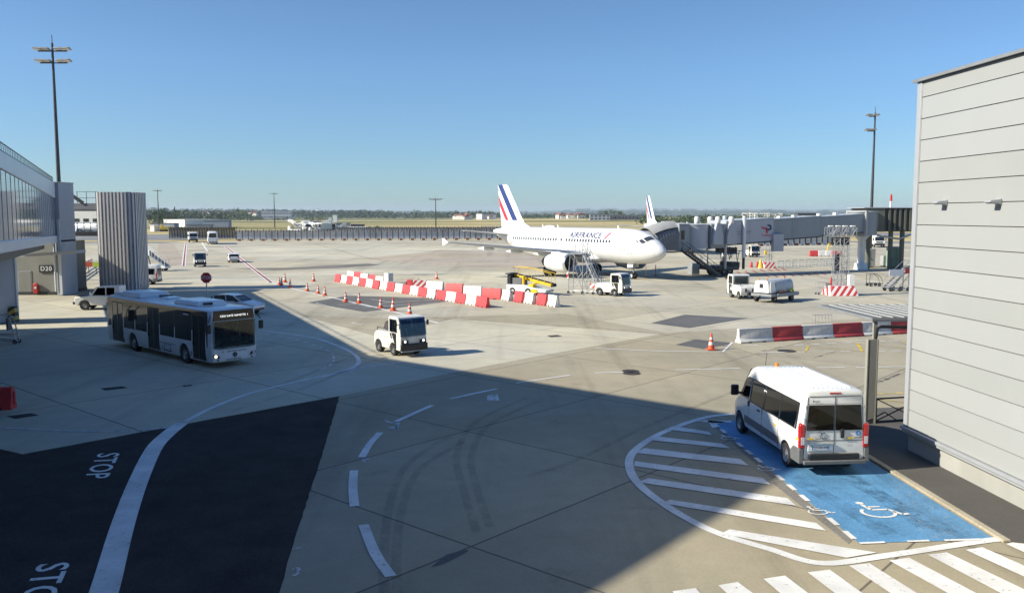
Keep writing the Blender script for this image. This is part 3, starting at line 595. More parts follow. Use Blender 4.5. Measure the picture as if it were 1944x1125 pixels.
for (u, v), lab in (((1795, 384), 'grey wall lamp on the cream wall nearer its far corner'), ((1897, 382), 'grey wall lamp on the cream wall nearer the frame edge')):
    c = WALL(u, v); t = thing('wall_lamp', c, math.atan2(-wn.y, -wn.x) , lab, 'wall lamp', 'lamps on the cream wall')
    mb = MB(); mb.prism([(0, 0.06), (0.30, 0.03), (0.36, -0.02), (0.30, -0.05), (0.10, -0.06), (0, -0.10)], -0.13, 0.13, 'y'); mb.build('lamp_housing', 'trim_grey', t, bevel=0.015)
    mb = MB(); mb.box((0.20, 0, -0.062), (0.16, 0.2, 0.012)); mb.build('lens', 'pale_lens', t)
    mb = MB(); mb.box((0.015, 0, -0.02), (0.05, 0.2, 0.2)); mb.build('mount_plate', 'trim_grey', t, bevel=0.01)
# ---- canopy and post beyond the far corner ----------------------------------
pb = G(1650, 806); 
CT = thing('canopy_shelter', (pb.x, pb.y, 0), math.atan2(wdir.y, wdir.x) - R(90), 'grey corrugated canopy on a tall flat post beside the cream building', 'canopy')
zc0 = AT(1658, 605, pb.y).z
mb = MB(); mb.box((0, 0, 1.55), (0.30, 0.15, 3.1)); mb.box((-0.175, 0, 1.55), (0.05, 0.168, 3.1)); mb.box((0.175, 0, 1.55), (0.05, 0.168, 3.1)); mb.box((0.10, 0.05, 3.1 + (zc0 - 3.1) / 2), (0.14, 0.1, zc0 - 3.1)); mb.box((0, 0, 0.02), (0.5, 0.42, 0.04)); mb.build('post', 'post_grey', CT, bevel=0.006)
mb = MB(); n = 10; W = 0.42
for k in range(n):
    x = 0.02 + k * W
    mb.box((x + W / 2, 2.25, zc0), (W - 0.004, 4.4, 0.05))
mb.build('roof', 'roof_grey', CT, smooth=0)
mb = MB()
for k in range(n): mb.box((0.36 + k * W, 2.25, zc0 + 0.045), (0.07, 4.38, 0.036))
mb.build('roof_ribs', 'rib_light', CT, smooth=0)
mb = MB(); mb.box((2.1, 0.0, zc0 - 0.05), (4.3, 0.07, 0.10)); mb.box((-0.03, 2.25, zc0 - 0.02), (0.05, 4.5, 0.10)); mb.box((2.1, 4.50, zc0 - 0.02), (4.3, 0.05, 0.10)); mb.build('fascia', 'grey_metal', CT, bevel=0.006)
mb = MB(); mb.tube([(0.12, 0.02, 3.05), (0.16, 0.0, zc0 - 0.35), (0.30, 0, zc0 - 0.28), (4.2, 0, zc0 - 0.38)], 0.06, 8); mb.build('gutter_pipe', 'black_plastic', CT)
r0, r1 = G(1662, 806), G(1722, 802)
RL = thing('guard_rail', r0, math.atan2((r1 - r0).y, (r1 - r0).x), 'black iron guard rail with crossed braces beside the canopy post', 'railing')
rl = (r1 - r0).length + 0.5
mb = MB(); mb.bar((0, 0, 0.95), (rl, 0, 0.95), 0.05); mb.bar((0, 0, 0.12), (rl, 0, 0.12), 0.05); mb.build('rail', 'black_iron', RL)
for x in (0.0, rl): mb = MB(); mb.bar((x, 0, 0), (x, 0, 0.98), 0.05); mb.build('post', 'black_iron', RL)
mb = MB(); mb.bar((0.03, 0.0, 0.93), (rl * 0.95, 0.0, 0.14), 0.035); mb.bar((0.03, 0.02, 0.14), (rl * 0.95, 0.02, 0.80), 0.035); mb.bar((-0.5, -0.02, 0.10), (0.35, -0.02, 0.45), 0.035); mb.bar((0.35, -0.02, 0.45), (0.9, -0.02, 0.10), 0.035); mb.build('brace', 'black_iron', RL)
# ---- terminal on the left, outside the frame: it throws the big shade ---------
HT = 19.5; off = HT / math.tan(SUN_EL); sh = Vector((-SUN_DIR.x, -SUN_DIR.y, 0)).normalized() * off
e1 = [G(649, 666) - sh, G(1390, 785) - sh]; e2 = [G(1500, 898) - sh, G(1130, 1125) - sh]
def isect(a, b, c, d):
    r, s = b - a, d - c; t = ((c - a).x * s.y - (c - a).y * s.x) / (r.x * s.y - r.y * s.x); return a + r * t
kc = isect(*e1, *e2); d1 = (e1[0] - e1[1]).normalized(); d2 = (e2[1] - e2[0]).normalized()
pf = kc + d1 * 46; pn = kc + d2 * 70
TM = thing('terminal_building', (kc.x, kc.y, 0), 0, 'tall grey terminal block shading the forecourt', 'building')
wall_y = -0.8 - kc.y; pw = kc + d2 * ((kc.y + 0.8) / -d2.y) if d2.y < 0 else pn
poly = [(0, 0), tuple((pf - kc)[:2]), tuple((pf - kc + Vector((-28, -14, 0)))[:2]), (-70, -60), (60 - kc.x, -60), (60 - kc.x, wall_y), tuple((pw - kc)[:2])]
mb = MB(); mb.prism(poly, 0, HT - 0.3, 'z'); mb.build('wall', 'dark_cladding', TM, smooth=0)
mb = MB(); mb.prism(poly, HT - 0.296, HT, 'z'); mb.build('roof', 'trim_grey', TM, smooth=0)
# ---- passerelle ---------------------------------------------------------------
pd = Vector((0.42, -0.907, 0)).normalized(); P0 = Vector((-42.3, 81.0, 0)); PL = 56.0
PS = thing('glazed_walkway', P0, math.atan2(pd.y, pd.x), 'raised white walkway with tall glass bays leading to gate pillar', 'walkway')
def zf(x): return 5.6 + 0.016 * x       # floor rises towards the terminal
zr = 10.45
mb = MB(); mb.prism([(0, zf(0) - 0.65), (PL, zf(PL) - 0.55), (PL, zf(PL)), (0, zf(0))], -4.6, 0.02, 'y'); mb.build('floor_skin', 'passerelle_skin', PS, bevel=0.05)
mb = MB(); mb.prism([(1.5, zf(0) - 1.15), (PL, zf(PL) - 1.25), (PL, zf(PL) - 0.58), (1.5, zf(0) - 0.68)], -3.6, -1.0, 'y'); mb.build('floor_beam', 'dark_metal', PS)
zg0, zg1 = 9.05, 9.75
mb = MB(); mb.prism([(0, zg0), (PL, zg1), (PL, zr), (0, zr)], -4.6, 0.02, 'y'); mb.build('roof', 'passerelle_skin', PS, bevel=0.04)
nb = 25
for k in range(nb):
    a, b = PL * k / nb, PL * (k + 1) / nb
    mb = MB(); za, zb = zg0 + (zg1 - zg0) * k / nb, zg0 + (zg1 - zg0) * (k + 1) / nb
    mb.prism([(a + 0.03, zf(a) + 0.003), (b - 0.03, zf(b) + 0.003), (b - 0.03, zb - 0.003), (a + 0.03, za - 0.003)], -0.10, -0.06, 'y')
    mb.build('glass_pane', 'facade_glass', PS, smooth=0)
for k in range(nb + 1): mb = MB(); x = PL * k / nb; mb.box((x, -0.075, (zf(x) + zg0 + (zg1 - zg0) * k / nb) / 2), (0.11, 0.055, zg0 + (zg1 - zg0) * k / nb - zf(x) - 0.006)); mb.build('mullion', 'dark_metal', PS)
mb = MB(); mb.box((PL / 2, -4.5, 7.8), (PL, 0.1, 3.4)); mb.build('back_wall', 'passerelle_skin', PS, smooth=0)
mb = MB(); mb.tube([(0, -0.15, zr + 0.5), (PL, -0.15, zr + 0.5)], 0.03, 6); mb.tube([(0, -0.15, zr + 0.1), (PL, -0.15, zr + 0.1)], 0.03, 6)
for k in range(60): x = PL * k / 60; mb.bar((x, -0.15, zr), (x, -0.15, zr + 0.5), 0.09, 0.03)
mb.build('roof_railing', 'dark_metal', PS)
# ---- gate pillar + D20 block ----------------------------------------------------
a, b = G(86, 562), G(126, 560); w = b.x - a.x
PI_ = thing('gate_pillar', (b.x - w / 2, (a.y + b.y) / 2 + 1.4, 0), 0, 'tall grey concrete gate pillar at the end of the glazed walkway', 'pillar')
zt = AT(106, 346, a.y).z
mb = MB(); mb.box((0, 0, 5 + zt / 2 - 2.5), (w, 2.8, zt - 5)); mb.box((0.42, 0.02, 2.6), (w - 0.84, 2.76, 5.2)); mb.build('shaft', 'pillar_grey', PI_, bevel=0.03)
mb = MB(); mb.box((-0.05, -0.1, zt + 0.03), (w + 0.2, 3.1, 0.08)); mb.build('cap', 'trim_grey', PI_)
mb = MB(); mb.tube([(0.1, -1.5, 0.4), (0.1, -1.5, zt - 1.4)], 0.10, 8); mb.box((0.1, -1.48, zt - 1.2), (0.45, 0.18, 0.25)); mb.build('drain_pipe', 'passerelle_skin', PI_)
mb = MB(); mb.box((w / 2 - 0.14, -1.46, 3.6), (0.26, 0.10, 7.0)); mb.build('painted_lit_edge', 'passerelle_skin', PI_)  # pale strip imitates sunlight along the pillar's right edge
mb = MB(); zq = AT(150, 484, b.y).z; mb.prism([(-2.2, zq - 0.1), (3.0, zq + 0.25), (3.0, zq + 0.55), (-2.2, zq + 0.12)], -3.2, -1.45, 'y'); mb.build('side_canopy', 'trim_grey', PI_, bevel=0.02)
a, b = G(8, 560), G(108, 560)
DB = thing('gate_block', ((a.x + b.x) / 2, a.y + 3.0, 0), 0, 'low khaki grey gate block under the walkway with a D20 sign', 'building')
w = b.x - a.x; zt = 5.0
mb = MB(); mb.box((0, 0, zt / 2 + 0.1), (w, 5.6, zt - 0.2)); mb.build('wall', 'grey_block', DB, smooth=0)
mb = MB(); mb.box((0, 0, 0.15), (w + 0.06, 5.7, 0.3)); mb.build('base', 'dark_metal', DB, smooth=0)
yf = -2.8
def dbx(u, v): p = AT(u, v, a.y + 0.2); return p.x - (a.x + b.x) / 2, p.z
x0, zz0 = dbx(36, 520); x1, zz1 = dbx(60, 556)
mb = MB(); mb.box(((x0 + x1) / 2, yf - 0.02, 1.25), (1.15, 0.06, 1.9)); mb.build('door', 'grey_block', DB, bevel=0.01)
mb = MB(); mb.box(((x0 + x1) / 2, yf - 0.01, 2.24), (1.3, 0.05, 0.06))
for s in (-1, 1): mb.box(((x0 + x1) / 2 + s * 0.62, yf - 0.01, 1.25), (0.06, 0.05, 2.0))
mb.build('door_frame', 'trim_grey', DB)
cx, cz = dbx(88.5, 510)
SG = thing('gate_sign', (DB.location.x + cx, DB.location.y + yf - 0.06, cz), 0, 'black gate sign reading D20 on the khaki grey block', 'sign')
mb = MB(); mb.box((0, 0, 0), (1.34, 0.06, 0.70)); mb.build('board', 'black_plastic', SG, bevel=0.01)
mb = MB(); mb.text('D20', (0, -0.034, 0), (1, 0, 0), (0, 0, 1), 0.58, spacing=1.12, bold=0.012); mb.build('lettering', 'plate_white', SG, smooth=0, fix=False)
cx, cz = dbx(70, 547)
FE = thing('fire_extinguisher', (DB.location.x + cx, DB.location.y + yf - 0.16, cz - 0.55), 0, 'red fire extinguisher box on the wall below the D20 sign', 'fire extinguisher')
mb = MB(); mb.box((0, 0, 0.55), (0.40, 0.24, 0.95)); mb.build('cabinet', 'red_paint', FE, bevel=0.05)
mb = MB(); mb.box((0, -0.125, 0.62), (0.2, 0.012, 0.2)); mb.build('label_plate', 'white_plastic', FE)
# column nearer the camera, with striped guard and baggage trolley
pc = G(12, 612)
CLM = thing('support_column', (pc.x - 1.1, pc.y, 0), head(0.3, 1), 'wide blue grey support column under the walkway with a pale edge', 'column')
mb = MB(); mb.box((0, 0, 2.9), (2.6, 2.2, 5.8)); mb.build('shaft', 'pillar_grey', CLM, bevel=0.06)
mb = MB(); mb.box((1.25, -1.12, 2.7), (0.16, 0.10, 5.2)); mb.build('drain_pipe', 'passerelle_skin', CLM)
pg = G(25, 611)
SGd = thing('impact_guard', pg, 0, 'yellow and black striped impact guard at the column foot', 'guard post')
mb = MB(); mb.box((0, 0, 0.55), (0.65, 0.5, 1.1), top=(0.8, 0.8)); mb.build('block', 'yellow_black_stripe', SGd, bevel=0.03)
# ---- slatted stair tower -----------------------------------------------------------
pt = G(236, 553); TH = AT(236, 366, pt.y + 1.5).z
ST = thing('stair_tower', (pt.x - 0.75, pt.y + 1.85, 0), 0, 'square tower with rounded corners clad in vertical brown grey slats', 'tower')
tw, td, tr = 1.88, 1.75, 0.7
def outline(n):
    pts = []; per = []
    segs = [((tw - tr, -td), (tw, -td + tr)), ]
    P = []
    for cx, cy, a0 in ((tw - tr, -td + tr, -90), (tw - tr, td - tr, 0), (-tw + tr, td - tr, 90), (-tw + tr, -td + tr, 180)):
        for k in range(7): a = R(a0 + 15 * k); P.append(Vector((cx + tr * math.cos(a), cy + tr * math.sin(a), 0)))
    P.append(P[0]); L = [0]
    for i in range(len(P) - 1): L.append(L[-1] + (P[i + 1] - P[i]).length)
    for k in range(n):
        s = L[-1] * k / n
        for i in range(len(P) - 1):
            if L[i + 1] >= s: d = (P[i + 1] - P[i]); pts.append((P[i] + d * ((s - L[i]) / max(1e-6, L[i + 1] - L[i])), d.normalized())); break
    return pts
mb = MB(); NS = 38
for k, (p, d) in enumerate(outline(NS)): mb.box((p.x, p.y, TH / 2 + 0.1), (0.17, 0.14, TH - 0.1), rz=math.atan2(d.y, d.x))
mb.build('slat_cladding', 'copper_mesh', ST, smooth=0)
mb = MB(); mb.loft([[(p.x * 0.97, p.y * 0.97, z) for p, d in outline(44)] for z in (0.15, TH - 0.02)], cap=False); mb.build('perforated_skin', 'perforated_sheet', ST, smooth=0)
mb = MB(); mb.prism([(p.x * 0.98, p.y * 0.98) for p, d in outline(40)], TH, TH + 0.05, 'z'); mb.build('roof', 'trim_grey', ST, smooth=0)
for z in (0.02, 2.9, 5.6): mb = MB(); mb.box((0, 0, z + 0.1), (3.3, 3.0, 0.2)); mb.build('landing', 'raw_concrete', ST, smooth=0)
for k, (z, s) in enumerate(((0.2, 1), (1.55, -1), (3.1, 1), (4.4, -1), (5.8, 1), (7.2, -1))):
    mb = MB()
    for i in range(8): mb.box((s * (-1.0 + i * 0.28), -0.7 if s > 0 else 0.7, z + i * 0.17), (0.30, 1.0, 0.06))
    mb.bar((s * -1.1, -0.15 if s > 0 else 0.15, z - 0.1), (s * 1.1, -0.15 if s > 0 else 0.15, z + 1.25), 0.06, 0.25); mb.build('stair_flight', 'galvanised', ST, smooth=0)
mb = MB()
for x in (-1.5, 0, 1.5):
    for y in (-1.4, 1.4): mb.box((x, y, TH / 2), (0.18, 0.18, TH - 0.02))
mb.build('steel_frame', 'dark_metal', ST, smooth=0)
# link between pillar and tower
lx0, lx1 = AT(127, 390, pt.y + 1).x, pt.x - 0.75 - tw - 0.1
LK = thing('link_bridge', ((lx0 + lx1) / 2, pt.y + 2.2, 0), 0, 'open steel link bridge between the gate pillar and slatted tower', 'footbridge')
lw = lx1 - lx0; zr_, zf_ = AT(150, 393, pt.y + 1).z, AT(150, 444, pt.y + 1).z
mb = MB(); mb.box((0, 0, zr_), (lw, 2.4, 0.75)); mb.box((0, -1.25, zr_ - 0.15), (lw, 0.1, 0.3)); mb.build('roof', 'bellows_grey', LK, bevel=0.03)
mb = MB(); mb.box((0, 0, zf_), (lw, 2.4, 0.42)); mb.build('deck', 'black_iron', LK)
mb = MB()
for k in range(5): x = -lw / 2 + 0.2 + k * (lw - 0.4) / 4; mb.bar((x, -1.05, zf_), (x, -1.05, zf_ + 1.1), 0.05)
mb.bar((-lw / 2, -1.05, zf_ + 1.1), (lw / 2, -1.05, zf_ + 1.1), 0.05); mb.build('railing', 'black_iron', LK)
mb = MB(); mb.bar((-lw / 2 - 0.1, -1.2, zr_ + 1.6), (-lw / 2 + 1.6, -1.2, zr_ + 0.4), 0.2, 0.3)
for k in range(3): x = -lw / 2 + 1.0 + k * (lw - 1.2) / 2; mb.bar((x, -1.1, zr_ + 0.3), (x, -1.1, zr_ + 1.5), 0.04)
for z in (0.9, 1.5): mb.bar((-lw / 2 + 0.9, -1.1, zr_ + z), (lw / 2, -1.1, zr_ + z), 0.04)
mb.build('roof_railing', 'dark_metal', LK)
# ---- light masts ---------------------------------------------------------------------
def mast(name, loc, H, label, heads, r=0.28, arm=1.6, group='floodlight masts'):
    t = thing(name, loc, 0, label, 'light mast', group)
    mb = MB(); mb.tube([(0, 0, 0), (0, 0, H * 0.5), (0, 0, H)], [r, r * 0.75, r * 0.42], 12); mb.tube([(0, 0, H), (0, 0, H + 0.9)], r * 0.15, 6); mb.build('pole', 'dark_metal', t)
    for z, sides in heads:
        mb = MB(); mb.tube([(-arm * max(0, -min(sides)), 0, H - z), (arm * max(0, max(sides)), 0, H - z)], 0.07, 6); mb.build('crossarm', 'dark_metal', t)
        for s in sides:
            mb = MB(); mb.box((s * arm, -0.15, H - z + 0.22), (0.95, 0.75, 0.16), ax=(unit((1, 0, 0.12 * s)), unit((0, 1, -0.25)), unit((-0.12 * s, 0.25, 1)))); f = mb.build('floodlight', 'grey_metal', t, bevel=0.03)
            mb = MB(); mb.box((s * arm, -0.16, H - z + 0.13), (0.8, 0.6, 0.03), ax=(unit((1, 0, 0.12 * s)), unit((0, 1, -0.25)), unit((-0.12 * s, 0.25, 1)))); mb.build('lens', 'pale_lens', f)
    return t
p = AT(98, 82, 100.0); mast('floodlight_mast', (p.x + 0.05, 100, 0), p.z, 'tall dark floodlight mast rising behind the gate pillar', [(0.9, (-1, -0.45, 0.5, 1)), (2.2, (-0.9, -0.4, 0.6, 1))])
p = AT(1664, 214, 140.0); mast('floodlight_mast', (p.x - 0.2, 140, 0), p.z, 'tall dark floodlight mast rising behind the olive building', [(0.6, (-0.7, 0.1)), (2.9, (-0.8, -0.2))], arm=1.4)
for u, v, Y, lab, rr in ((299, 361, 430, 'distant mast with a flat lamp head right of the slatted tower', 0.34), (520, 367, 520, 'distant mast standing above the white coaches and sheds', 0.36), (827, 377, 300, 'distant mast standing just behind the grey blast fence', 0.26), (604, 397, 900, 'tiny far mast standing on the wooded horizon', 0.3)):
    p = AT(u, v, Y); mast('floodlight_mast', (p.x, Y, -0.05), max(p.z, 9), lab, [(0.3, (-1, -0.3, 0.4, 1))], rr, arm=1.9)
p = AT(1692, 371, 134.0); t = thing('warning_pole', (p.x, 134, 0), 0, 'red and white banded warning pole above the olive building', 'pole'); mb = MB(); mb.tube([(0, 0, 0), (0, 0, p.z)], [0.22, 0.16], 10); mb.build('shaft', 'red_white_band', t); mb = MB(); mb.lathe([(0.1, p.z), (0.1, p.z + 0.2), (0.02, p.z + 0.3)], n=8); mb.build('beacon', 'tail_light', t)
# ---- blast fences -----------------------------------------------------------------------
def blast_fence(a, b, H, lean, n, label, name='blast_fence', block=True, lightm='grey_metal'):
    d = (b - a); L = d.length; t = thing(name, a, math.atan2(d.y, d.x), label, 'blast fence', 'blast fences along the apron edge')
    w = L / n
    mb = MB()
    for k in range(n):      # corrugated curved deflector sheets
        for i in range(6):
            x0, x1 = k * w + w * (i + 0.04) / 6, k * w + w * (i + 0.96) / 6
            pr = [(0.5, 0.55), (0.62 + 0.05 * lean, H * 0.35), (0.5 + 0.35 * lean, H * 0.7), (0.1 + 0.9 * lean, H)]
            dd = 0.05 * (i % 2)
            rings = [[(x0, y + dd, z), (x1, y + dd, z), (x1, y + dd + 0.03, z), (x0, y + dd + 0.03, z)] for y, z in pr]
            mb.loft(rings, 0)
    mb.build('deflector', lightm, t, smooth=0)
    for k in range(n + 1):
        mb = MB(); x = k * w; mb.bar((x, 0.0, 0.3), (x, -0.1 + 0.7 * lean, H + 0.05), 0.20, 0.20); mb.bar((x + w * 0.5, 0.1, H * 0.8), (x + w * 0.62, -0.35 + 0.7 * lean, H + 0.35), 0.14, 0.16); mb.bar((x, 1.9, 0.2), (x, 0.3 + 0.7 * lean, H * 0.9), 0.08, 0.12); mb.build('brace', 'dark_metal', t, smooth=0)
    if block:
        for k in range(n):
            mb = MB(); mb.box((k * w + w * 0.5, 0.2, 0.26), (w * 0.55, 0.7, 0.52), top=(1, 0.7)); mb.build('base_block', 'white_concrete' if k % 2 else 'dark_red_block', t, smooth=0)
    return t
mk('dark_red_block', (0.16, 0.045, 0.05), 0.7, var=0.2, dirt=0.2)
mk('fence_steel', (0.60, 0.60, 0.62), 0.5, 0.2, var=0.18, scale=0.5, dirt=0.35)
mk('fence_dark', (0.36, 0.365, 0.39), 0.5, 0.2, var=0.25, scale=0.5, dirt=0.3)
blast_fence(G(449, 457.5), G(965, 455), 3.1, 0.35, 48, 'long grey blast fence on red and white blocks behind the apron', lightm='fence_steel')
blast_fence(G(322, 455), G(447, 454.5), 3.7, -0.5, 24, 'leaning dark blast fence behind the white truck and coach', block=False, lightm='fence_dark')
blast_fence(G(640, 448.5), G(960, 448), 3.2, 0.35, 44, 'second blast fence showing just behind the long grey one', block=False, lightm='fence_dark')
blast_fence(G(1440, 467), G(1592, 464), 2.7, 0.1, 14, 'pale panelled blast fence seen under the jet bridge', lightm='fence_pale')
# ================================================================== vehicles
def wheel(par, x, y, r, w, rim=0.62, rimmat='rim_metal', name='wheel'):
    s = 1 if y > 0 else -1
    mb = MB(); rr = r * rim
    mb.lathe([(rr, -w / 2), (r * 0.94, -w / 2), (r, -w * 0.32), (r, w * 0.32), (r * 0.94, w / 2), (rr, w / 2), (rr, -w / 2)], axis='y', n=28, cap=False)
    o = mb.build(name, 'rubber', par, loc=(x, y, r), smooth=35)
    mb = MB(); e = s * w / 2
    mb.lathe([(rr * 0.999, e * 0.96), (rr * 0.90, e * 0.80), (rr * 0.80, e * 0.45), (rr * 0.36, e * 0.62), (rr * 0.30, e * 0.92), (0.001, e * 0.98)], axis='y', n=20, cap=False)
    for k in range(8): a = 2 * math.pi * k / 8; mb.box((rr * 0.58 * math.cos(a), e * 0.58, rr * 0.58 * math.sin(a)), (rr * 0.14, w * 0.12, rr * 0.14))
    mb.build('rim', rimmat, o, smooth=35)
    return o
def hullring(x, zb, zt, hb, hm, ht, zm, rnd=0.12):
    hs = [(0.0, zb), (hb * 0.7, zb), (hb, zb + 0.02), (hm, zb + (zm - zb) * 0.30), (hm + 0.015, zb + (zm - zb) * 0.6), (hm, zm), (hm + (ht - hm) * 0.5, zm + (zt - rnd - zm) * 0.5), (ht, zt - rnd), (ht - rnd * 0.30, zt - rnd * 0.42), (ht - rnd, zt - rnd * 0.10), (ht * 0.5, zt), (0.0, zt + 0.008)]
    return [(x, y, z) for y, z in hs] + [(x, -y, z) for y, z in hs[-2:0:-1]]
def sidepane(mb, pts, yf, th=0.012, off=0.004, sides=(-1, 1), m=0):
    for s in sides:
        n = len(pts); vs = [(x, s * (yf(z) + off), z) for x, z in pts] + [(x, s * (yf(z) + off - th), z) for x, z in pts]
        mb.add(vs, [tuple(range(n)), tuple(range(n, 2 * n))[::-1]] + [(k, (k + 1) % n, (k + 1) % n + n, k + n) for k in range(n)], m)
    return mb
# ---- people (seated drivers) ------------------------------------------------
_pp = {}
def person(loc, rz, label, shirt='shirt_navy', scale=1.0, arms=0.42, sit=True):
    key = (shirt, arms)
    if key not in _pp:
        J = {'pelvis': (0, 0, 0.10, 0.14), 'waist': (0.0, 0, 0.28, 0.125), 'chest': (0.01, 0, 0.48, 0.15), 'neck': (0.02, 0, 0.62, 0.058), 'head0': (0.04, 0, 0.70, 0.075), 'head1': (0.05, 0, 0.79, 0.098), 'head2': (0.035, 0, 0.87, 0.075)}
        E = [('pelvis', 'waist'), ('waist', 'chest'), ('chest', 'neck'), ('neck', 'head0'), ('head0', 'head1'), ('head1', 'head2')]
        for s, t in ((1, 'l'), (-1, 'r')):
            J.update({'sh' + t: (0, s * 0.19, 0.54, 0.062), 'el' + t: (0.16, s * 0.24, 0.32, 0.047), 'wr' + t: (arms, s * 0.15, 0.36, 0.034), 'ha' + t: (arms + 0.08, s * 0.13, 0.38, 0.036),
                      'hp' + t: (0.04, s * 0.10, 0.07, 0.095), 'kn' + t: (0.46, s * 0.12, 0.09, 0.07), 'an' + t: (0.50, s * 0.12, -0.34, 0.048), 'to' + t: (0.64, s * 0.13, -0.38, 0.045)})
            E += [('chest', 'sh' + t), ('sh' + t, 'el' + t), ('el' + t, 'wr' + t), ('wr' + t, 'ha' + t), ('pelvis', 'hp' + t), ('hp' + t, 'kn' + t), ('kn' + t, 'an' + t), ('an' + t, 'to' + t)]
            for f in range(4):
                a = 'f%s%d' % (t, f); J[a] = (arms + 0.15 - 0.01 * abs(f - 1.5), s * (0.10 + 0.018 * f), 0.385, 0.009); E.append(('ha' + t, a)); b = 'g%s%d' % (t, f); J[b] = (arms + 0.17, s * (0.10 + 0.018 * f), 0.345, 0.008); E.append((a, b))
            J['th' + t] = (arms + 0.10, s * 0.075, 0.40, 0.010); E.append(('ha' + t, 'th' + t))
        names = list(J); me = bpy.data.meshes.new('person'); me.from_pydata([J[n][:3] for n in names], [(names.index(a), names.index(b)) for a, b in E], [])
        o = bpy.data.objects.new('person', me); COL.objects.link(o); o.modifiers.new('skin', 'SKIN'); sv = me.skin_vertices[0].data
        for i, n in enumerate(names): sv[i].radius = (J[n][3],) * 2; sv[i].use_root = (n == 'pelvis')
        ss = o.modifiers.new('s', 'SUBSURF'); ss.levels = 1; ss.render_levels = 1
        nm = bpy.data.meshes.new_from_object(o.evaluated_get(bpy.context.evaluated_depsgraph_get())); bpy.data.objects.remove(o); bpy.data.meshes.remove(me)
        for a in (shirt, 'skin', 'ink_dark'): nm.materials.append(M[a])
        for p in nm.polygons:
            c = p.center; p.material_index = 1 if (c.z > 0.64 or (c.x > arms - 0.03 and c.z > 0.28 and abs(c.y) < 0.22)) else 2 if (c.z < 0.17) else 0
        nm.shade_smooth(); _pp[key] = nm
    o = bpy.data.objects.new('person', _pp[key]); COL.objects.link(o); o.location = loc; o.rotation_euler = (0, 0, rz); o.scale = (scale,) * 3
    tag(o, label, 'person', 'drivers seated in vehicles')
    mb = MB(); rg = []
    for k in range(7):
        a = R(-25 + 115 * k / 6.0); rg.append((0.107 * math.cos(a), 0.80 + 0.107 * math.sin(a)))
    mb.lathe([(max(r, 0.002), z) for r, z in rg], (0.030, 0, 0), n=14, cap=False); mb.build('hair', 'hair_dark', o, smooth=80)
    mb = MB(); mb.box((0.148, 0, 0.775), (0.035, 0.028, 0.05), top=(0.4, 0.6))
    for s in (-1, 1): mb.box((0.035, s * 0.10, 0.785), (0.03, 0.02, 0.06))
    mb.build('face', 'skin', o)
    mb = MB()
    for s in (-1, 1): mb.box((0.142, s * 0.035, 0.802), (0.012, 0.024, 0.012))
    mb.box((0.142, 0, 0.735), (0.012, 0.045, 0.010)); mb.build('features', 'hair_dark', o)
    return o
def W2(root, p):      # local point of a thing -> world
    a = root.rotation_euler.z; q, w = math.cos(a), math.sin(a); s = root.scale[0]
    return Vector((root.location.x + (p[0] * q - p[1] * w) * s, root.location.y + (p[0] * w + p[1] * q) * s, root.location.z + p[2] * s))
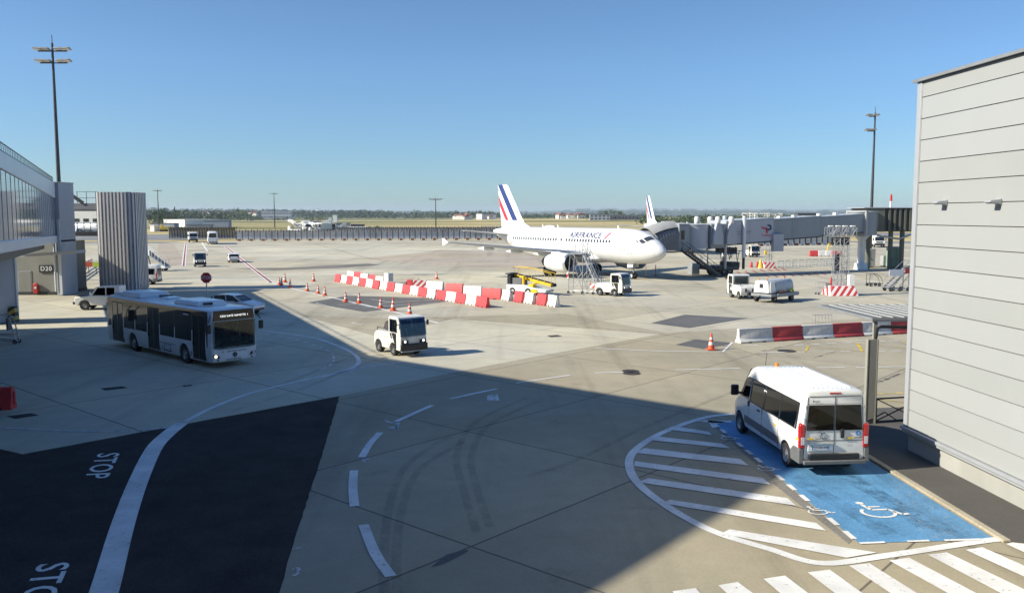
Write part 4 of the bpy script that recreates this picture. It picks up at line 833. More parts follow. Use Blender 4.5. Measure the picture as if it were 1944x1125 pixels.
# ---- minibus / van ------------------------------------------------------------
def make_van(loc, rz, label, detail=True):
    t = thing('minibus', loc, rz, label, 'minibus')
    hm, ht, zm, zt = 1.02, 0.87, 1.25, 2.50
    yf = lambda z: hm + (ht - hm) * (z - zm) / (zt - 0.12 - zm) if z > zm else hm + 0.01
    mb = MB()
    mb.loft([hullring(-3.00, 0.45, 2.40, 0.90, 0.965, 0.81, zm, 0.10), hullring(-2.97, 0.42, 2.46, 0.93, 0.995, 0.845, zm), hullring(-2.85, 0.38, 2.49, 0.95, hm - 0.005, ht - 0.005, zm), hullring(-2.2, 0.34, 2.51, 0.96, hm, ht, zm),
             hullring(0.6, 0.32, 2.52, 0.96, hm, ht, zm), hullring(1.15, 0.32, 2.48, 0.96, hm, 0.86, zm), hullring(1.55, 0.32, 2.34, 0.96, hm, 0.83, zm), hullring(1.85, 0.32, 2.10, 0.96, 1.01, 0.82, 1.24),
             hullring(2.30, 0.32, 1.58, 0.95, 0.995, 0.84, 1.18), hullring(2.42, 0.32, 1.42, 0.95, 0.985, 0.86, 1.14), hullring(2.72, 0.32, 1.22, 0.90, 0.93, 0.76, 0.98), hullring(2.92, 0.34, 1.00, 0.78, 0.82, 0.62, 0.80), hullring(3.0, 0.42, 0.80, 0.60, 0.66, 0.5, 0.65, 0.08)])
    b = mb.build('body', ['van_paint', 'interior_grey'], t, smooth=50)
    cav = MB(); g = [hullring(x, 0.84, z - 0.06, 0.88, h - 0.07, k - 0.07, 1.25, 0.10) for x, z, h, k in ((-2.92, 2.42, 0.98, 0.84), (0.6, 2.47, 1.02, 0.87), (1.15, 2.42, 1.02, 0.86), (1.55, 2.26, 1.02, 0.83), (1.85, 2.0, 1.01, 0.8), (2.1, 1.70, 1.0, 0.8))]; cav.loft(g)
    cuts = [cav]
    for x in (-1.985, 2.05):
        for s in (-1, 1): c = MB(); c.lathe([(0.43, -0.3), (0.43, 0.3)], (x, s * 0.98, 0.36), 'y', 28); cuts.append(c)
    win = [[(1.02, 1.34), (1.02, 2.03), (-0.10, 2.03), (-0.10, 1.34)], [(-0.16, 1.34), (-0.16, 2.03), (-1.38, 2.03), (-1.38, 1.34)], [(-1.46, 1.34), (-1.46, 2.03), (-2.62, 2.02), (-2.56, 1.34)], [(2.02, 1.36), (1.62, 1.98), (1.40, 2.06), (1.20, 2.06), (1.20, 1.36)]]
    for w in win: c = MB(); c.prism(w, -1.3, 1.3, 'y'); cuts.append(c)
    for s in (-1, 1): c = MB(); c.prism([(s * 0.06, 1.36), (s * 0.79, 1.36), (s * 0.74, 2.02), (s * 0.06, 2.02)], -3.2, -2.8, 'x'); cuts.append(c)
    c = MB(); c.prism([(-0.80, 1.62), (0.80, 1.62), (0.72, 2.28), (-0.72, 2.28)], 1.45, 2.6, 'x'); cuts.append(c)
    carve(b, cuts)
    for i, w in enumerate(win):
        cx, cz = sum(p[0] for p in w) / len(w), sum(p[1] for p in w) / len(w)
        for s in (-1, 1):
            mb = MB(); sidepane(mb, [(cx + (x - cx) * 1.02, cz + (z - cz) * 1.05) for x, z in w], yf, 0.010, 0.005, (s,)); o = mb.build('window', 'van_glass', t, smooth=0)
    mb = MB()        # black band round the side glass
    for x in (1.06, -0.13, -1.42, -2.66): sidepane(mb, [(x - 0.045, 1.30), (x + 0.045, 1.30), (x + 0.045, 2.06), (x - 0.045, 2.06)], yf, 0.01, 0.009)
    for z in (1.30, 2.04): sidepane(mb, [(-2.68, z), (1.10, z), (1.10, z + 0.035), (-2.68, z + 0.035)], yf, 0.01, 0.010)
    mb.build('window_seal', 'black_plastic', t, smooth=0)
    for s in (-1, 1):
        mb = MB(); mb.prism([(s * 0.025, 1.32), (s * 0.83, 1.32), (s * 0.77, 2.06), (s * 0.025, 2.06)], -3.022, -3.008, 'x'); mb.build('rear_window', 'van_glass', t, smooth=0)
    mb = MB(); mb.prism([(1.62, 2.285), (2.26, 1.61), (2.28, 1.625), (1.64, 2.30)], -0.80, 0.80, 'y'); mb.build('windscreen', 'van_glass', t, smooth=0)
    # rear doors, trim
    mb = MB(); 
    mb.box((-3.004, 0, 1.36), (0.012, 0.012, 1.90)); mb.box((-3.004, 0, 2.31), (0.012, 1.56, 0.014)); mb.box((-2.995, 0, 2.09), (0.012, 1.6, 0.008)); mb.box((-3.004, 0, 1.02), (0.010, 1.68, 0.008))
    for s in (-1, 1): mb.box((-3.0, s * 0.855, 1.36), (0.012, 0.012, 1.86), ax=(unit((1, 0, 0)), unit((0, 1, 0.0)), unit((0, -s * 0.055, 1))))
    mb.build('door_gap', 'ink_dark', t, smooth=0)
    mb = MB(); mb.box((-3.03, 0, 0.55), (0.10, 1.50, 0.17)); mb.build('rear_step', 'black_plastic', t, bevel=0.02)
    mb = MB(); mb.box((-3.06, 0, 0.40), (0.16, 1.86, 0.12))
    for s in (-1, 1): mb.prism([(-3.06, 0.36), (-2.45, 0.36), (-2.38, 0.62), (-2.60, 0.80), (-3.02, 0.80)], s * 0.90, s * 1.055, 'y')
    mb.build('bumper', 'grey_plastic', t, bevel=0.025)
    for s in (-1, 1):
        mb = MB(); mb.prism([(-3.035, 0.80), (-2.90, 0.80), (-2.86, 1.40), (-2.93, 1.55), (-3.025, 1.48)], s * 0.865, s * 1.035, 'y'); o = mb.build('tail_light', 'tail_light', t, bevel=0.03)
        mb = MB(); mb.box((-3.032, s * 0.945, 1.02), (0.02, 0.10, 0.22)); mb.build('reverse_lens', 'pale_lens', o)
        mb = MB(); mb.box((-3.02, s * 0.90, 1.62), (0.04, 0.03, 0.12)); mb.box((-3.02, s * 0.86, 2.0), (0.03, 0.03, 0.10)); mb.build('hinge', 'trim_grey', t)
        mb = MB(); sidepane(mb, [(-1.45, 0.52), (1.50, 0.52), (1.52, 0.76), (-1.48, 0.76)], lambda z: 1.02, 0.02, 0.022, (s,)); mb.build('side_trim', 'grey_plastic', t, bevel=0.008)
        mb = MB(); sidepane(mb, [(-1.5, 1.06), (1.4, 1.06), (1.4, 1.10), (-1.5, 1.10)], lambda z: 1.025, 0.01, 0.012, (s,)); mb.build('body_crease', 'van_paint', t)
        mb = MB(); sidepane(mb, [(0.15, 1.15), (0.35, 1.15), (0.35, 1.20), (0.15, 1.20)], lambda z: 1.03, 0.03, 0.02, (s,)); sidepane(mb, [(1.08, 1.13), (1.2, 1.13), (1.2, 1.3), (1.08, 1.3)], lambda z: 1.03, 0.03, 0.02, (s,)); mb.build('door_handle', 'black_plastic', t)
        mb = MB()
        for x in (1.15, -0.05, -1.40): sidepane(mb, [(x - 0.006, 0.45), (x + 0.006, 0.45), (x + 0.006, 1.32), (x - 0.006, 1.32)], lambda z: 1.028, 0.012, 0.008, (s,))
        mb.build('door_seam', 'ink_dark', t, smooth=0)
        mb = MB()
        for x in (-1.15, -2.85): sidepane(mb, [(x - 0.10, 1.02), (x + 0.10, 1.02), (x + 0.10, 1.08), (x - 0.10, 1.08)], lambda z: 1.035, 0.01, 0.004, (s,))
        mb.build('side_marker', 'yellow_paint', t)
        mb = MB(); mb.box((1.98, s * 1.22, 1.52), (0.14, 0.26, 0.36)); mb.bar((1.9, s * 1.0, 1.42), (1.95, s * 1.14, 1.44), 0.08); mb.build('mirror', 'black_plastic', t, bevel=0.04)
    mb = MB()
    for k in range(9): y = -0.56 + k * 0.14; mb.prism([(-2.75, 2.495), (0.55, 2.512), (0.50, 2.540), (-2.70, 2.528)], y - 0.018, y + 0.018, 'y')
    mb.build('roof_rib', 'van_paint', t, bevel=0.008)
    mb = MB(); mb.box((-2.98, 0, 2.395), (0.06, 0.34, 0.05)); mb.build('brake_light', 'tail_light', t, bevel=0.01)
    mb = MB(); mb.lathe([(0.07, 2.5), (0.07, 2.53), (0.06, 2.59), (0.03, 2.61)], (1.0, 0.15, 0), n=12); mb.build('beacon', 'amber', t)
    mb = MB(); mb.tube([(1.1, 0.5, 2.5), (1.0, 0.5, 2.95)], 0.008, 5); mb.build('aerial', 'black_plastic', t)
    mb = MB(); mb.box((-3.02, -0.24, 1.22), (0.05, 0.11, 0.26)); mb.build('rear_handle', 'black_plastic', t, bevel=0.02)
    mb = MB(); mb.box((-3.01, 0.42, 0.83), (0.05, 0.74, 0.24)); o = mb.build('plate_recess', 'van_paint', t, bevel=0.02)
    mb = MB(); mb.box((-3.045, 0.42, 0.94), (0.05, 0.78, 0.05)); mb.build('plate_bar', 'chrome', t, bevel=0.01)
    mb = MB(); mb.box((-3.038, 0.42, 0.82), (0.012, 0.52, 0.115)); o = mb.build('number_plate', 'plate_white', t)
    mb = MB(); mb.text('CZ-430-RM', (-3.046, 0.42, 0.82), (0, -1, 0), (0, 0, 1), 0.092, bold=0.01); mb.build('plate_text', 'ink_blue', o, smooth=0, fix=False)
    mb = MB(); mb.box((-3.045, 0.665, 0.82), (0.006, 0.03, 0.115)); mb.box((-3.045, 0.175, 0.82), (0.006, 0.03, 0.115)); mb.build('plate_band', 'sign_blue', o)
    mb = MB()        # lion rampant badge, reduced to its strokes
    for pts in ([(-0.02, 0.09), (0.03, 0.05), (0.0, -0.02), (-0.05, -0.09)], [(0.0, 0.04), (0.07, 0.06), (0.09, 0.03)], [(0.01, 0.0), (0.07, -0.02), (0.06, -0.05)], [(-0.01, -0.03), (0.04, -0.07), (0.06, -0.10)], [(-0.04, 0.07), (-0.08, 0.04)], [(-0.05, -0.03), (-0.09, 0.01)]):
        mb.tube([(-3.02, 0.38 - a, 1.20 + z) for a, z in pts], 0.012, 5)
    mb.build('badge', 'chrome', t)
    mb = MB(); mb.text('Boxer', (-3.012, 0.56, 2.17), (0, -1, 0), (0, 0, 1), 0.09, bold=0.01); mb.build('lettering', 'ink_dark', t, smooth=0, fix=False)
    mb = MB(); mb.text('BlueHDi', (-3.024, 0.72, 1.24), (0, -1, 0), (0, 0, 1), 0.05); mb.text('V.I.P', (-3.024, -0.48, 0.86), (0, -1, 0), (0, 0, 1), 0.09); mb.build('small_lettering', 'trim_grey', t, smooth=0, fix=False)
    mb = MB(); mb.lathe([(0.075, -3.024), (0.075, -3.018)], (0, -0.72, 1.22), 'x', 20); mb.build('round_sticker', 'sign_blue', t)
    mb = MB(); mb.text('c', (-3.027, -0.72, 1.225), (0, -1, 0), (0, 0, 1), 0.14, bold=0.01); mb.build('sticker_mark', 'plate_white', t, smooth=0, fix=False)
    mb = MB(); mb.box((-3.02, -0.70, 1.09), (0.008, 0.24, 0.022)); mb.build('sticker_text', 'ink_dark', t); mb = MB(); mb.box((-3.02, 0.40, 1.08), (0.008, 0.34, 0.016)); mb.build('badge_bar', 'ink_dark', t)
    
    for y in (-0.46, 0.70): mb = MB(); mb.box((-3.022, y, 1.08), (0.012, 0.17, 0.05)); mb.build('reflector', 'yellow_paint', t)
    # inside
    k = 0
    for x in (-2.35, -1.5, -0.65, 0.25, 1.1):
        for y in (-0.6, 0.05, 0.58):
            if (x > 1 and y == 0.05): continue
            mb = MB(); mb.box((x, y, 1.20), (0.45, 0.46, 0.14)); mb.box((x - 0.22, y, 1.52), (0.12, 0.46, 0.62)); mb.box((x - 0.24, y, 1.90), (0.10, 0.26, 0.18)); mb.build('seat', 'seat_fabric', t, bevel=0.05); k += 1
    mb = MB()
    for y in (-0.45, 0.45): mb.tube([(-2.6, y - 0.16, 0.85), (-2.6, y - 0.16, 1.9), (-2.6, y + 0.16, 1.9), (-2.6, y + 0.16, 0.85)], 0.028, 8)
    mb.build('grab_rail', 'chrome', t)
    mb = MB(); mb.box((-0.1, 0.94, 1.72), (0.22, 0.01, 0.38)); mb.build('window_notice', 'plate_white', t)
    mb = MB(); mb.lathe([(0.17, -0.015), (0.17, 0.015)], (1.75, 0.5, 1.35), 'x', 18); mb.box((1.95, 0, 1.25), (0.4, 1.6, 0.3)); mb.build('dashboard', 'black_plastic', t, bevel=0.04)
    for x in (-1.985, 2.05):
        for s in (-1, 1): wheel(t, x, s * 0.90, 0.355, 0.235)
    mb = MB(); mb.box((-0.0, 0, 0.42), (5.2, 1.5, 0.24)); mb.build('chassis', 'rubber', t)
    mb = MB()
    for s in (-1, 1): mb.box((2.72, s * 0.66, 1.02), (0.36, 0.24, 0.24), rz=-s * 0.5)
    mb.build('headlight', 'pale_lens', t, bevel=0.05)
    return t
wr, wf = G(1491, 884), G(1399, 817.5); hv = (wf - wr).normalized(); ctr = wr + hv * 1.985 + Vector((hv.y, -hv.x, 0)) * 1.0
VAN = make_van((ctr.x, ctr.y, 0.012), head(hv.x, hv.y), 'white high roof minibus parked on the blue disabled bay')
p = G(276, 541); VAN2 = dup(VAN, (p.x - 1.5, p.y + 1.0, 0.008), R(186), 'white van half hidden behind the slatted stair tower', scale=0.84)
# ---- bus -------------------------------------------------------------------------
def make_bus(loc, rz, label):
    t = thing('shuttle_bus', loc, rz, label, 'bus')
    hw, H = 1.27, 2.93
    def ring(x, zb, zt, h, rn): return hullring(x, zb, zt, h - 0.06, h, h - 0.035, 1.6, rn)
    mb = MB(); mb.loft([ring(-6.0, 0.42, 2.72, hw - 0.14, 0.12), ring(-5.94, 0.36, 2.86, hw - 0.05, 0.16), ring(-5.8, 0.33, H, hw, 0.2), ring(5.55, 0.28, H, hw, 0.2), ring(5.85, 0.28, 2.92, hw - 0.02, 0.18), ring(5.98, 0.30, 2.86, hw - 0.07, 0.14), ring(6.04, 0.36, 2.74, hw - 0.16, 0.1)])
    b = mb.build('body', ['bus_paint', 'interior_grey'], t, smooth=45)
    cav = MB(); cav.box((0, 0, 1.62), (11.6, 2.36, 2.32)); cuts = [cav]
    for x in (-2.6, 3.3):
        for s in (-1, 1): c = MB(); c.lathe([(0.56, -0.34), (0.56, 0.34)], (x, s * 1.2, 0.48), 'y', 32); cuts.append(c)
    doors = [(4.22, 5.52), (-0.72, 0.62), (-5.2, -3.75)]
    wins = [(-5.72, -5.28), (-3.67, -2.3), (-2.22, -0.80), (0.70, 2.3), (2.38, 4.14)]
    for a, bb in wins: c = MB(); c.prism([(a, 1.22), (bb, 1.22), (bb, 2.58), (a, 2.58)], -1.5, 0, 'y'); cuts.append(c)
    for a, bb in ((-5.5, -3.6), (-3.5, -1.6), (-1.5, 0.4), (0.5, 2.4), (2.5, 4.2), (4.4, 5.5)): c = MB(); c.prism([(a, 1.22), (bb, 1.22), (bb, 2.58), (a, 2.58)], 0, 1.5, 'y'); cuts.append(c)
    for a, bb in doors: c = MB(); c.prism([(a, 0.40), (bb, 0.40), (bb, 2.58), (a, 2.58)], -1.5, -1.0, 'y'); cuts.append(c)
    c = MB(); c.prism([(-1.06, 1.02), (1.06, 1.02), (1.06, 2.30), (-1.06, 2.30)], 5.6, 6.3, 'x'); cuts.append(c)
    c = MB(); c.prism([(-0.85, 1.5), (0.85, 1.5), (0.85, 2.3), (-0.85, 2.3)], -6.3, -5.6, 'x'); cuts.append(c)
    carve(b, cuts)
    yf = lambda z: hw - 0.035 * max(0, (z - 1.6) / 1.1)
    for s, segs in ((-1, [(-5.80, -5.27), (-3.69, -2.26), (-2.26, -0.78), (0.68, 2.34), (2.34, 4.16)]), (1, [(-5.8, -3.55), (-3.55, -1.55), (-1.55, 0.45), (0.45, 2.45), (2.45, 4.3), (4.3, 5.55)])):
        for a, bb in segs:
            lo = 0.98
            mb = MB(); sidepane(mb, [(a + 0.006, lo), (bb - 0.006, lo), (bb - 0.006, 2.70), (a + 0.006, 2.70)], yf, 0.012, 0.008, (s,)); mb.build('window', 'bus_glass', t, smooth=0)
    mb = MB()        # dark wave of the glazing edge round the wheel arches
    for a, bb, dzz in ((-3.69, -3.2, 0.0), (0.68, 2.4, -0.14), (-2.2, -0.78, -0.0)):
        sidepane(mb, [(a, 0.98 + dzz), (bb, 0.98 + dzz), (bb + 0.12, 1.13), (a, 1.13)], yf, 0.012, 0.007, (-1,))
    sidepane(mb, [(-5.82, 2.62), (5.70, 2.62), (5.70, 2.80), (-5.82, 2.80)], yf, 0.012, 0.006)
    for xx in (-5.25, -3.72, -2.26, -0.75, 0.65, 2.34, 4.19, 5.62): sidepane(mb, [(xx - 0.11, 1.05), (xx + 0.11, 1.05), (xx + 0.11, 2.63), (xx - 0.11, 2.63)], yf, 0.012, 0.0095, (-1,))
    for xx in (-5.7, -3.55, -1.55, 0.45, 2.45, 4.3, 5.55): sidepane(mb, [(xx - 0.11, 1.05), (xx + 0.11, 1.05), (xx + 0.11, 2.63), (xx - 0.11, 2.63)], yf, 0.012, 0.0095, (1,))
    mb.build('window_band', 'black_glass', t, smooth=0)
    for a, bb in doors:
        for k in range(2):
            x0, x1 = a + (bb - a) * k / 2, a + (bb - a) * (k + 1) / 2; mb = MB(); sidepane(mb, [(x0 + 0.05, 0.46), (x1 - 0.05, 0.46), (x1 - 0.05, 2.55), (x0 + 0.05, 2.55)], lambda z: hw - 0.02, 0.014, 0.0, (-1,)); d = mb.build('door', 'bus_glass', t, smooth=0)
            mb = MB()
            for q0, q1, z0_, z1_ in ((x0 + 0.005, x0 + 0.055, 0.38, 2.62), (x1 - 0.055, x1 - 0.005, 0.38, 2.62), (x0 + 0.055, x1 - 0.055, 0.38, 0.46), (x0 + 0.055, x1 - 0.055, 2.55, 2.62)): sidepane(mb, [(q0, z0_), (q1, z0_), (q1, z1_), (q0, z1_)], lambda z: hw - 0.01, 0.04, 0.0, (-1,))
            mb.build('door_frame', 'black_plastic', d, smooth=0)
    mb = MB(); mb.prism([(-1.14, 0.98), (-0.8, 0.92), (0.8, 0.92), (1.14, 0.98), (1.16, 2.32), (-1.16, 2.32)], 6.035, 6.05, 'x'); mb.build('windscreen', 'clear_glass', t, smooth=0)
    mb = MB(); mb.prism([(-1.13, 2.34), (1.13, 2.34), (1.06, 2.84), (-1.06, 2.84)], 5.98, 6.055, 'x'); o = mb.build('destination_display', 'black_glass', t, bevel=0.02)
    
    for wd_, yy in (('CDG', -0.60), ('GATE', -0.22), ('NAVETTE', 0.33), ('1', 0.74)): mb = MB(); mb.text(wd_, (6.058, yy, 2.56), (0, 1, 0), (0, 0, 1), 0.13, spacing=1.15); mb.build('display_lettering', 'led_text', o, smooth=0, fix=False)
    mb = MB()
    for s in (-1, 1): mb.box((5.99, s * 1.12, 1.65), (0.10, 0.09, 1.35))
    mb.prism([(-1.13, 0.84), (1.13, 0.84), (1.13, 0.93), (0.85, 0.90), (-0.85, 0.90), (-1.13, 0.93)], 5.98, 6.054, 'x'); mb.build('screen_surround', 'bus_paint', t, bevel=0.01)
    mb = MB(); mb.text('AEROPORT SHUTTLE', (6.047, 0.10, 0.80), (0, 1, 0), (0, 0, 1), 0.11, bold=0.01); mb.text('13', (6.047, -0.66, 0.80), (0, 1, 0), (0, 0, 1), 0.15, bold=0.01); mb.build('front_lettering', 'ink_dark', t, smooth=0, fix=False)
    mb = MB(); mb.lathe([(0.12, 6.04), (0.12, 6.062), (0.10, 6.068)], (0, 0, 0.62), 'x', 24); o = mb.build('badge', 'black_plastic', t)
    mb = MB()
    for k in range(3): a = R(90 + 120 * k); mb.bar((6.07, 0, 0.62), (6.07, 0.085 * math.cos(a), 0.62 + 0.085 * math.sin(a)), 0.02)
    mb.build('badge_star', 'chrome', o)
    mb = MB(); mb.text('CD 017 BW 092', (6.052, -0.08, 0.40), (0, 1, 0), (0, 0, 1), 0.12, bold=0.012); mb.build('plate_text', 'ink_dark', t, smooth=0, fix=False)
    for s in (-1, 1):
        mb = MB(); mb.prism([(s * 0.78, 0.50), (s * 1.12, 0.54), (s * 1.15, 0.70), (s * 0.90, 0.68)], 5.96, 6.06, 'x'); o = mb.build('headlight_housing', 'black_plastic', t, bevel=0.015)
        mb = MB(); mb.lathe([(0.075, 6.06), (0.06, 6.075), (0.02, 6.08)], (0, s * 1.03, 0.61), 'x', 14); mb.build('headlight', 'lamp_warm' if s < 0 else 'pale_lens', o)
        mb = MB(); mb.lathe([(0.05, 6.05), (0.04, 6.065)], (0, s * 0.92, 0.42), 'x', 12); mb.build('fog_lamp', 'black_plastic', t)
        mb = MB(); mb.box((6.15, s * 1.42, 2.0), (0.12, 0.22, 0.42)); mb.bar((5.95, s * 1.2, 2.62), (6.15, s * 1.42, 2.3), 0.05); mb.build('mirror', 'black_plastic', t, bevel=0.04)
    # wipers, roof equipment
    mb = MB(); mb.bar((6.07, -0.7, 1.0), (6.07, 0.2, 1.12), 0.025); mb.bar((6.07, 0.1, 1.0), (6.07, 0.95, 1.5), 0.025); mb.build('wiper', 'black_plastic', t)
    mb = MB(); mb.box((-3.6, 0, 3.06), (2.5, 1.9, 0.30), top=(0.86, 0.82)); mb.build('air_unit', 'bus_paint', t, bevel=0.08)
    mb = MB(); mb.box((2.9, -0.1, 3.04), (2.6, 1.7, 0.24), top=(0.88, 0.84)); mb.build('roof_pod', 'bus_paint', t, bevel=0.07)
    mb = MB(); mb.box((-5.2, 0.0, 3.0), (0.9, 1.9, 0.18), top=(0.9, 0.9)); mb.box((-0.9, 0.2, 2.97), (0.9, 0.8, 0.10), top=(0.9, 0.9)); mb.build('roof_hatch', 'bus_paint', t, bevel=0.04)
    mb = MB(); mb.box((4.15, -0.35, 3.03), (0.10, 0.5, 0.12)); mb.box((1.45, 0.2, 2.96), (0.35, 0.9, 0.05)); mb.box((-2.1, 0.5, 2.97), (0.5, 0.6, 0.10)); mb.build('roof_vent', 'black_plastic', t, bevel=0.01)
    mb = MB()
    for a, bb in ((-0.66, 0.66),): pass
    for q0, q1, z0_, z1_ in ((1.05, 1.95, 0.86, 0.90), (1.05, 1.95, 0.44, 0.50), (1.15, 1.18, 0.5, 0.86), (1.82, 1.85, 0.5, 0.86), (1.1, 1.9, 0.76, 0.78), (0.86, 0.90, 0.55, 0.70), (0.92, 0.98, 0.56, 0.58)): sidepane(mb, [(q0, z0_), (q1, z0_), (q1, z1_), (q0, z1_)], lambda z: hw, 0.01, 0.006, (-1,))
    for z in (0.5, 0.62): sidepane(mb, [(3.98, z), (4.10, z), (4.10, z + 0.07), (3.98, z + 0.07)], lambda z: hw, 0.01, 0.006, (-1,))
    mb.build('side_pictogram', 'ink_blue', t, smooth=0)
    mb = MB(); sidepane(mb, [(3.35, 2.50), (3.9, 2.50), (3.9, 2.57), (3.35, 2.57)], lambda z: hw, 0.01, 0.016, (-1,)); mb.build('side_sticker', 'plate_white', t)
    mb = MB(); mb.box((0, 0, 0.40), (11.2, 2.0, 0.16)); mb.build('chassis', 'rubber', t)
    for k, (x, y) in enumerate([(-4.6, 0.8), (-3.4, 0.75), (-2.4, 0.75), (-2.4, -0.75), (-1.4, 0.75), (0.9, 0.75), (1.8, 0.75), (1.8, -0.75), (2.9, -0.8), (3.2, 0.8)]):
        mb = MB(); mb.box((x, y, 0.95), (0.45, 0.85, 0.1)); mb.box((x - 0.22, y, 1.30), (0.1, 0.85, 0.65)); mb.build('seat', 'seat_fabric', t, bevel=0.04)
    mb = MB()
    for x, y in ((4.0, -0.6), (0.8, -0.7), (-0.9, -0.7), (-3.5, -0.6), (0, 0.5)): mb.tube([(x, y, 0.5), (x, y, 2.75)], 0.02, 6)
    mb.build('grab_pole', 'yellow_paint', t)
    mb = MB(); mb.box((5.65, 0.45, 1.02), (0.5, 1.2, 0.28)); mb.lathe([(0.24, -0.02), (0.24, 0.02)], (5.3, 0.5, 1.28), 'x', 20); mb.box((4.55, 0.55, 1.0), (0.5, 0.55, 0.2)); mb.box((4.3, 0.55, 1.4), (0.12, 0.5, 0.8)); mb.build('driver_station', 'black_plastic', t, bevel=0.03)
    for x in (-2.6, 3.3):
        for s in (-1, 1): wheel(t, x, s * 1.08, 0.478, 0.30, 0.55)
    return t
wf, wr = G(351, 689.5), G(254, 666); hb = (wf - wr).normalized()
hb = Vector((0.735, -0.678, 0)).normalized(); left = Vector((-hb.y, hb.x, 0)); ctr = wf - hb * 3.3 + left * 1.25
BUS = make_bus((ctr.x, ctr.y, 0.008), head(hb.x, hb.y), 'white and black airport shuttle bus turning in the shade')
person(W2(BUS, (4.55, 0.5, 1.02)), BUS.rotation_euler.z, 'bus driver in a red shirt behind the shuttle bus windscreen', 'shirt_red', 1.05)
# ---- baggage tug -------------------------------------------------------------------
def make_tug(loc, rz, label, group='baggage tugs on the apron', cover=True):
    t = thing('baggage_tug', loc, rz, label, 'tug', group)
    hw = 0.74
    arch = lambda cx, r, n=9: [(cx + r * math.cos(R(180 - 180 * k / (n - 1))), 0.30 + r * math.sin(R(180 - 180 * k / (n - 1)))) for k in range(n)]
    prof = [(-1.36, 0.32)] + arch(-0.92, 0.36)[0:] + arch(0.56, 0.34) + [(1.30, 0.30), (1.38, 0.45), (1.36, 1.0), (0.20, 1.02), (0.05, 1.12), (-1.10, 1.10), (-1.30, 1.0), (-1.40, 0.75)]
    mb = MB(); mb.prism(prof, -hw, hw, 'y'); b = mb.build('body', 'dirty_white', t, bevel=0.045, bang=35)
    # cab shell with open interior
    mb = MB(); mb.prism([(0.18, 1.02), (1.36, 1.02), (1.28, 1.62), (1.16, 1.90), (1.08, 1.95), (0.26, 1.95), (0.18, 1.88)], -hw, hw, 'y'); c = mb.build('cab', 'dirty_white', t)
    cav = MB(); cav.box((0.70, 0, 1.45), (0.90, hw * 2 - 0.10, 0.86)); cuts = [cav]
    w = MB(); w.prism([(0.34, 1.22), (0.98, 1.22), (0.94, 1.78), (0.34, 1.78)], -1, 1, 'y'); cuts.append(w)
    w = MB(); w.prism([(-0.65, 1.06), (0.65, 1.06), (0.62, 1.82), (-0.62, 1.82)], 0.9, 1.6, 'x'); cuts.append(w)
    w = MB(); w.prism([(-0.60, 1.15), (0.60, 1.15), (0.60, 1.80), (-0.60, 1.80)], 0.0, 0.4, 'x'); cuts.append(w)
    carve(c, cuts)
    mb = MB(); mb.prism([(1.375, 1.03), (1.30, 1.62), (1.19, 1.86), (1.18, 1.85), (1.285, 1.62), (1.36, 1.03)], -0.70, 0.70, 'y'); mb.build('windscreen', 'blue_glass', t, smooth=0)
    mb = MB(); mb.box((0.175, 0, 1.475), (0.012, 1.24, 0.68)); mb.build('rear_window', 'clear_glass', t, smooth=0)
    for s in (-1, 1):
        mb = MB(); mb.prism([(0.32, 1.20), (1.00, 1.20), (0.96, 1.80), (0.32, 1.80)], s * (hw + 0.002), s * (hw + 0.012), 'y'); o = mb.build('side_window', 'clear_glass', t, smooth=0)
        mb = MB()
        for q in ([(0.30, 1.18), (1.02, 1.18), (1.02, 1.22), (0.30, 1.22)], [(0.30, 1.78), (0.98, 1.78), (0.98, 1.82), (0.30, 1.82)], [(0.29, 1.18), (0.33, 1.18), (0.33, 1.82), (0.29, 1.82)], [(0.98, 1.2), (1.02, 1.2), (0.98, 1.8), (0.94, 1.8)], [(0.64, 1.22), (0.67, 1.22), (0.67, 1.78), (0.64, 1.78)]): mb.prism(q, s * (hw + 0.003), s * (hw + 0.018), 'y')
        mb.build('window_frame', 'black_plastic', o, smooth=0)
        mb = MB(); mb.prism([(0.46, 1.14), (0.92, 1.14), (0.94, 0.42), (0.88, 0.42)], s * (hw + 0.001), s * (hw + 0.012), 'y'); mb.prism([(0.28, 1.12), (0.40, 1.12), (0.52, 0.84), (0.40, 0.86)], s * (hw + 0.001), s * (hw + 0.012), 'y'); mb.build('side_panel', 'black_plastic', t, smooth=0)
        mb = MB(); mb.box((-0.18, s * (hw + 0.012), 0.56), (0.62, 0.03, 0.20)); mb.build('step_box', 'dirty_white', t, bevel=0.02)
        mb = MB(); mb.lathe([(0.09, s * (hw + 0.002)), (0.09, s * (hw + 0.008))], (-0.25, 0, 0.86), 'y', 16); mb.build('round_emblem', 'faded_emblem', t)
        mb = MB(); mb.box((1.40, s * 0.50, 0.74), (0.06, 0.36, 0.16)); o = mb.build('headlight_housing', 'black_plastic', t, bevel=0.02)
        mb = MB(); mb.lathe([(0.065, 1.42), (0.055, 1.445), (0.02, 1.45)], (0, s * 0.52, 0.76), 'x', 14); mb.build('headlight', 'lamp_white', o)
        mb = MB(); mb.box((1.20, s * (hw + 0.16), 1.62), (0.06, 0.12, 0.24)); mb.bar((1.2, s * hw, 1.6), (1.2, s * (hw + 0.14), 1.6), 0.03); mb.build('mirror', 'black_plastic', t, bevel=0.02)
        wheel(t, -0.92, s * 0.62, 0.30, 0.24, 0.5); wheel(t, 0.56, s * 0.62, 0.28, 0.22, 0.5)
    mb = MB(); mb.box((1.40, 0, 0.47), (0.14, 1.50, 0.34)); mb.build('bumper', 'black_plastic', t, bevel=0.03)
    mb = MB(); mb.box((1.42, 0, 0.28), (0.10, 1.46, 0.05)); mb.build('bumper_lip', 'trim_grey', t)
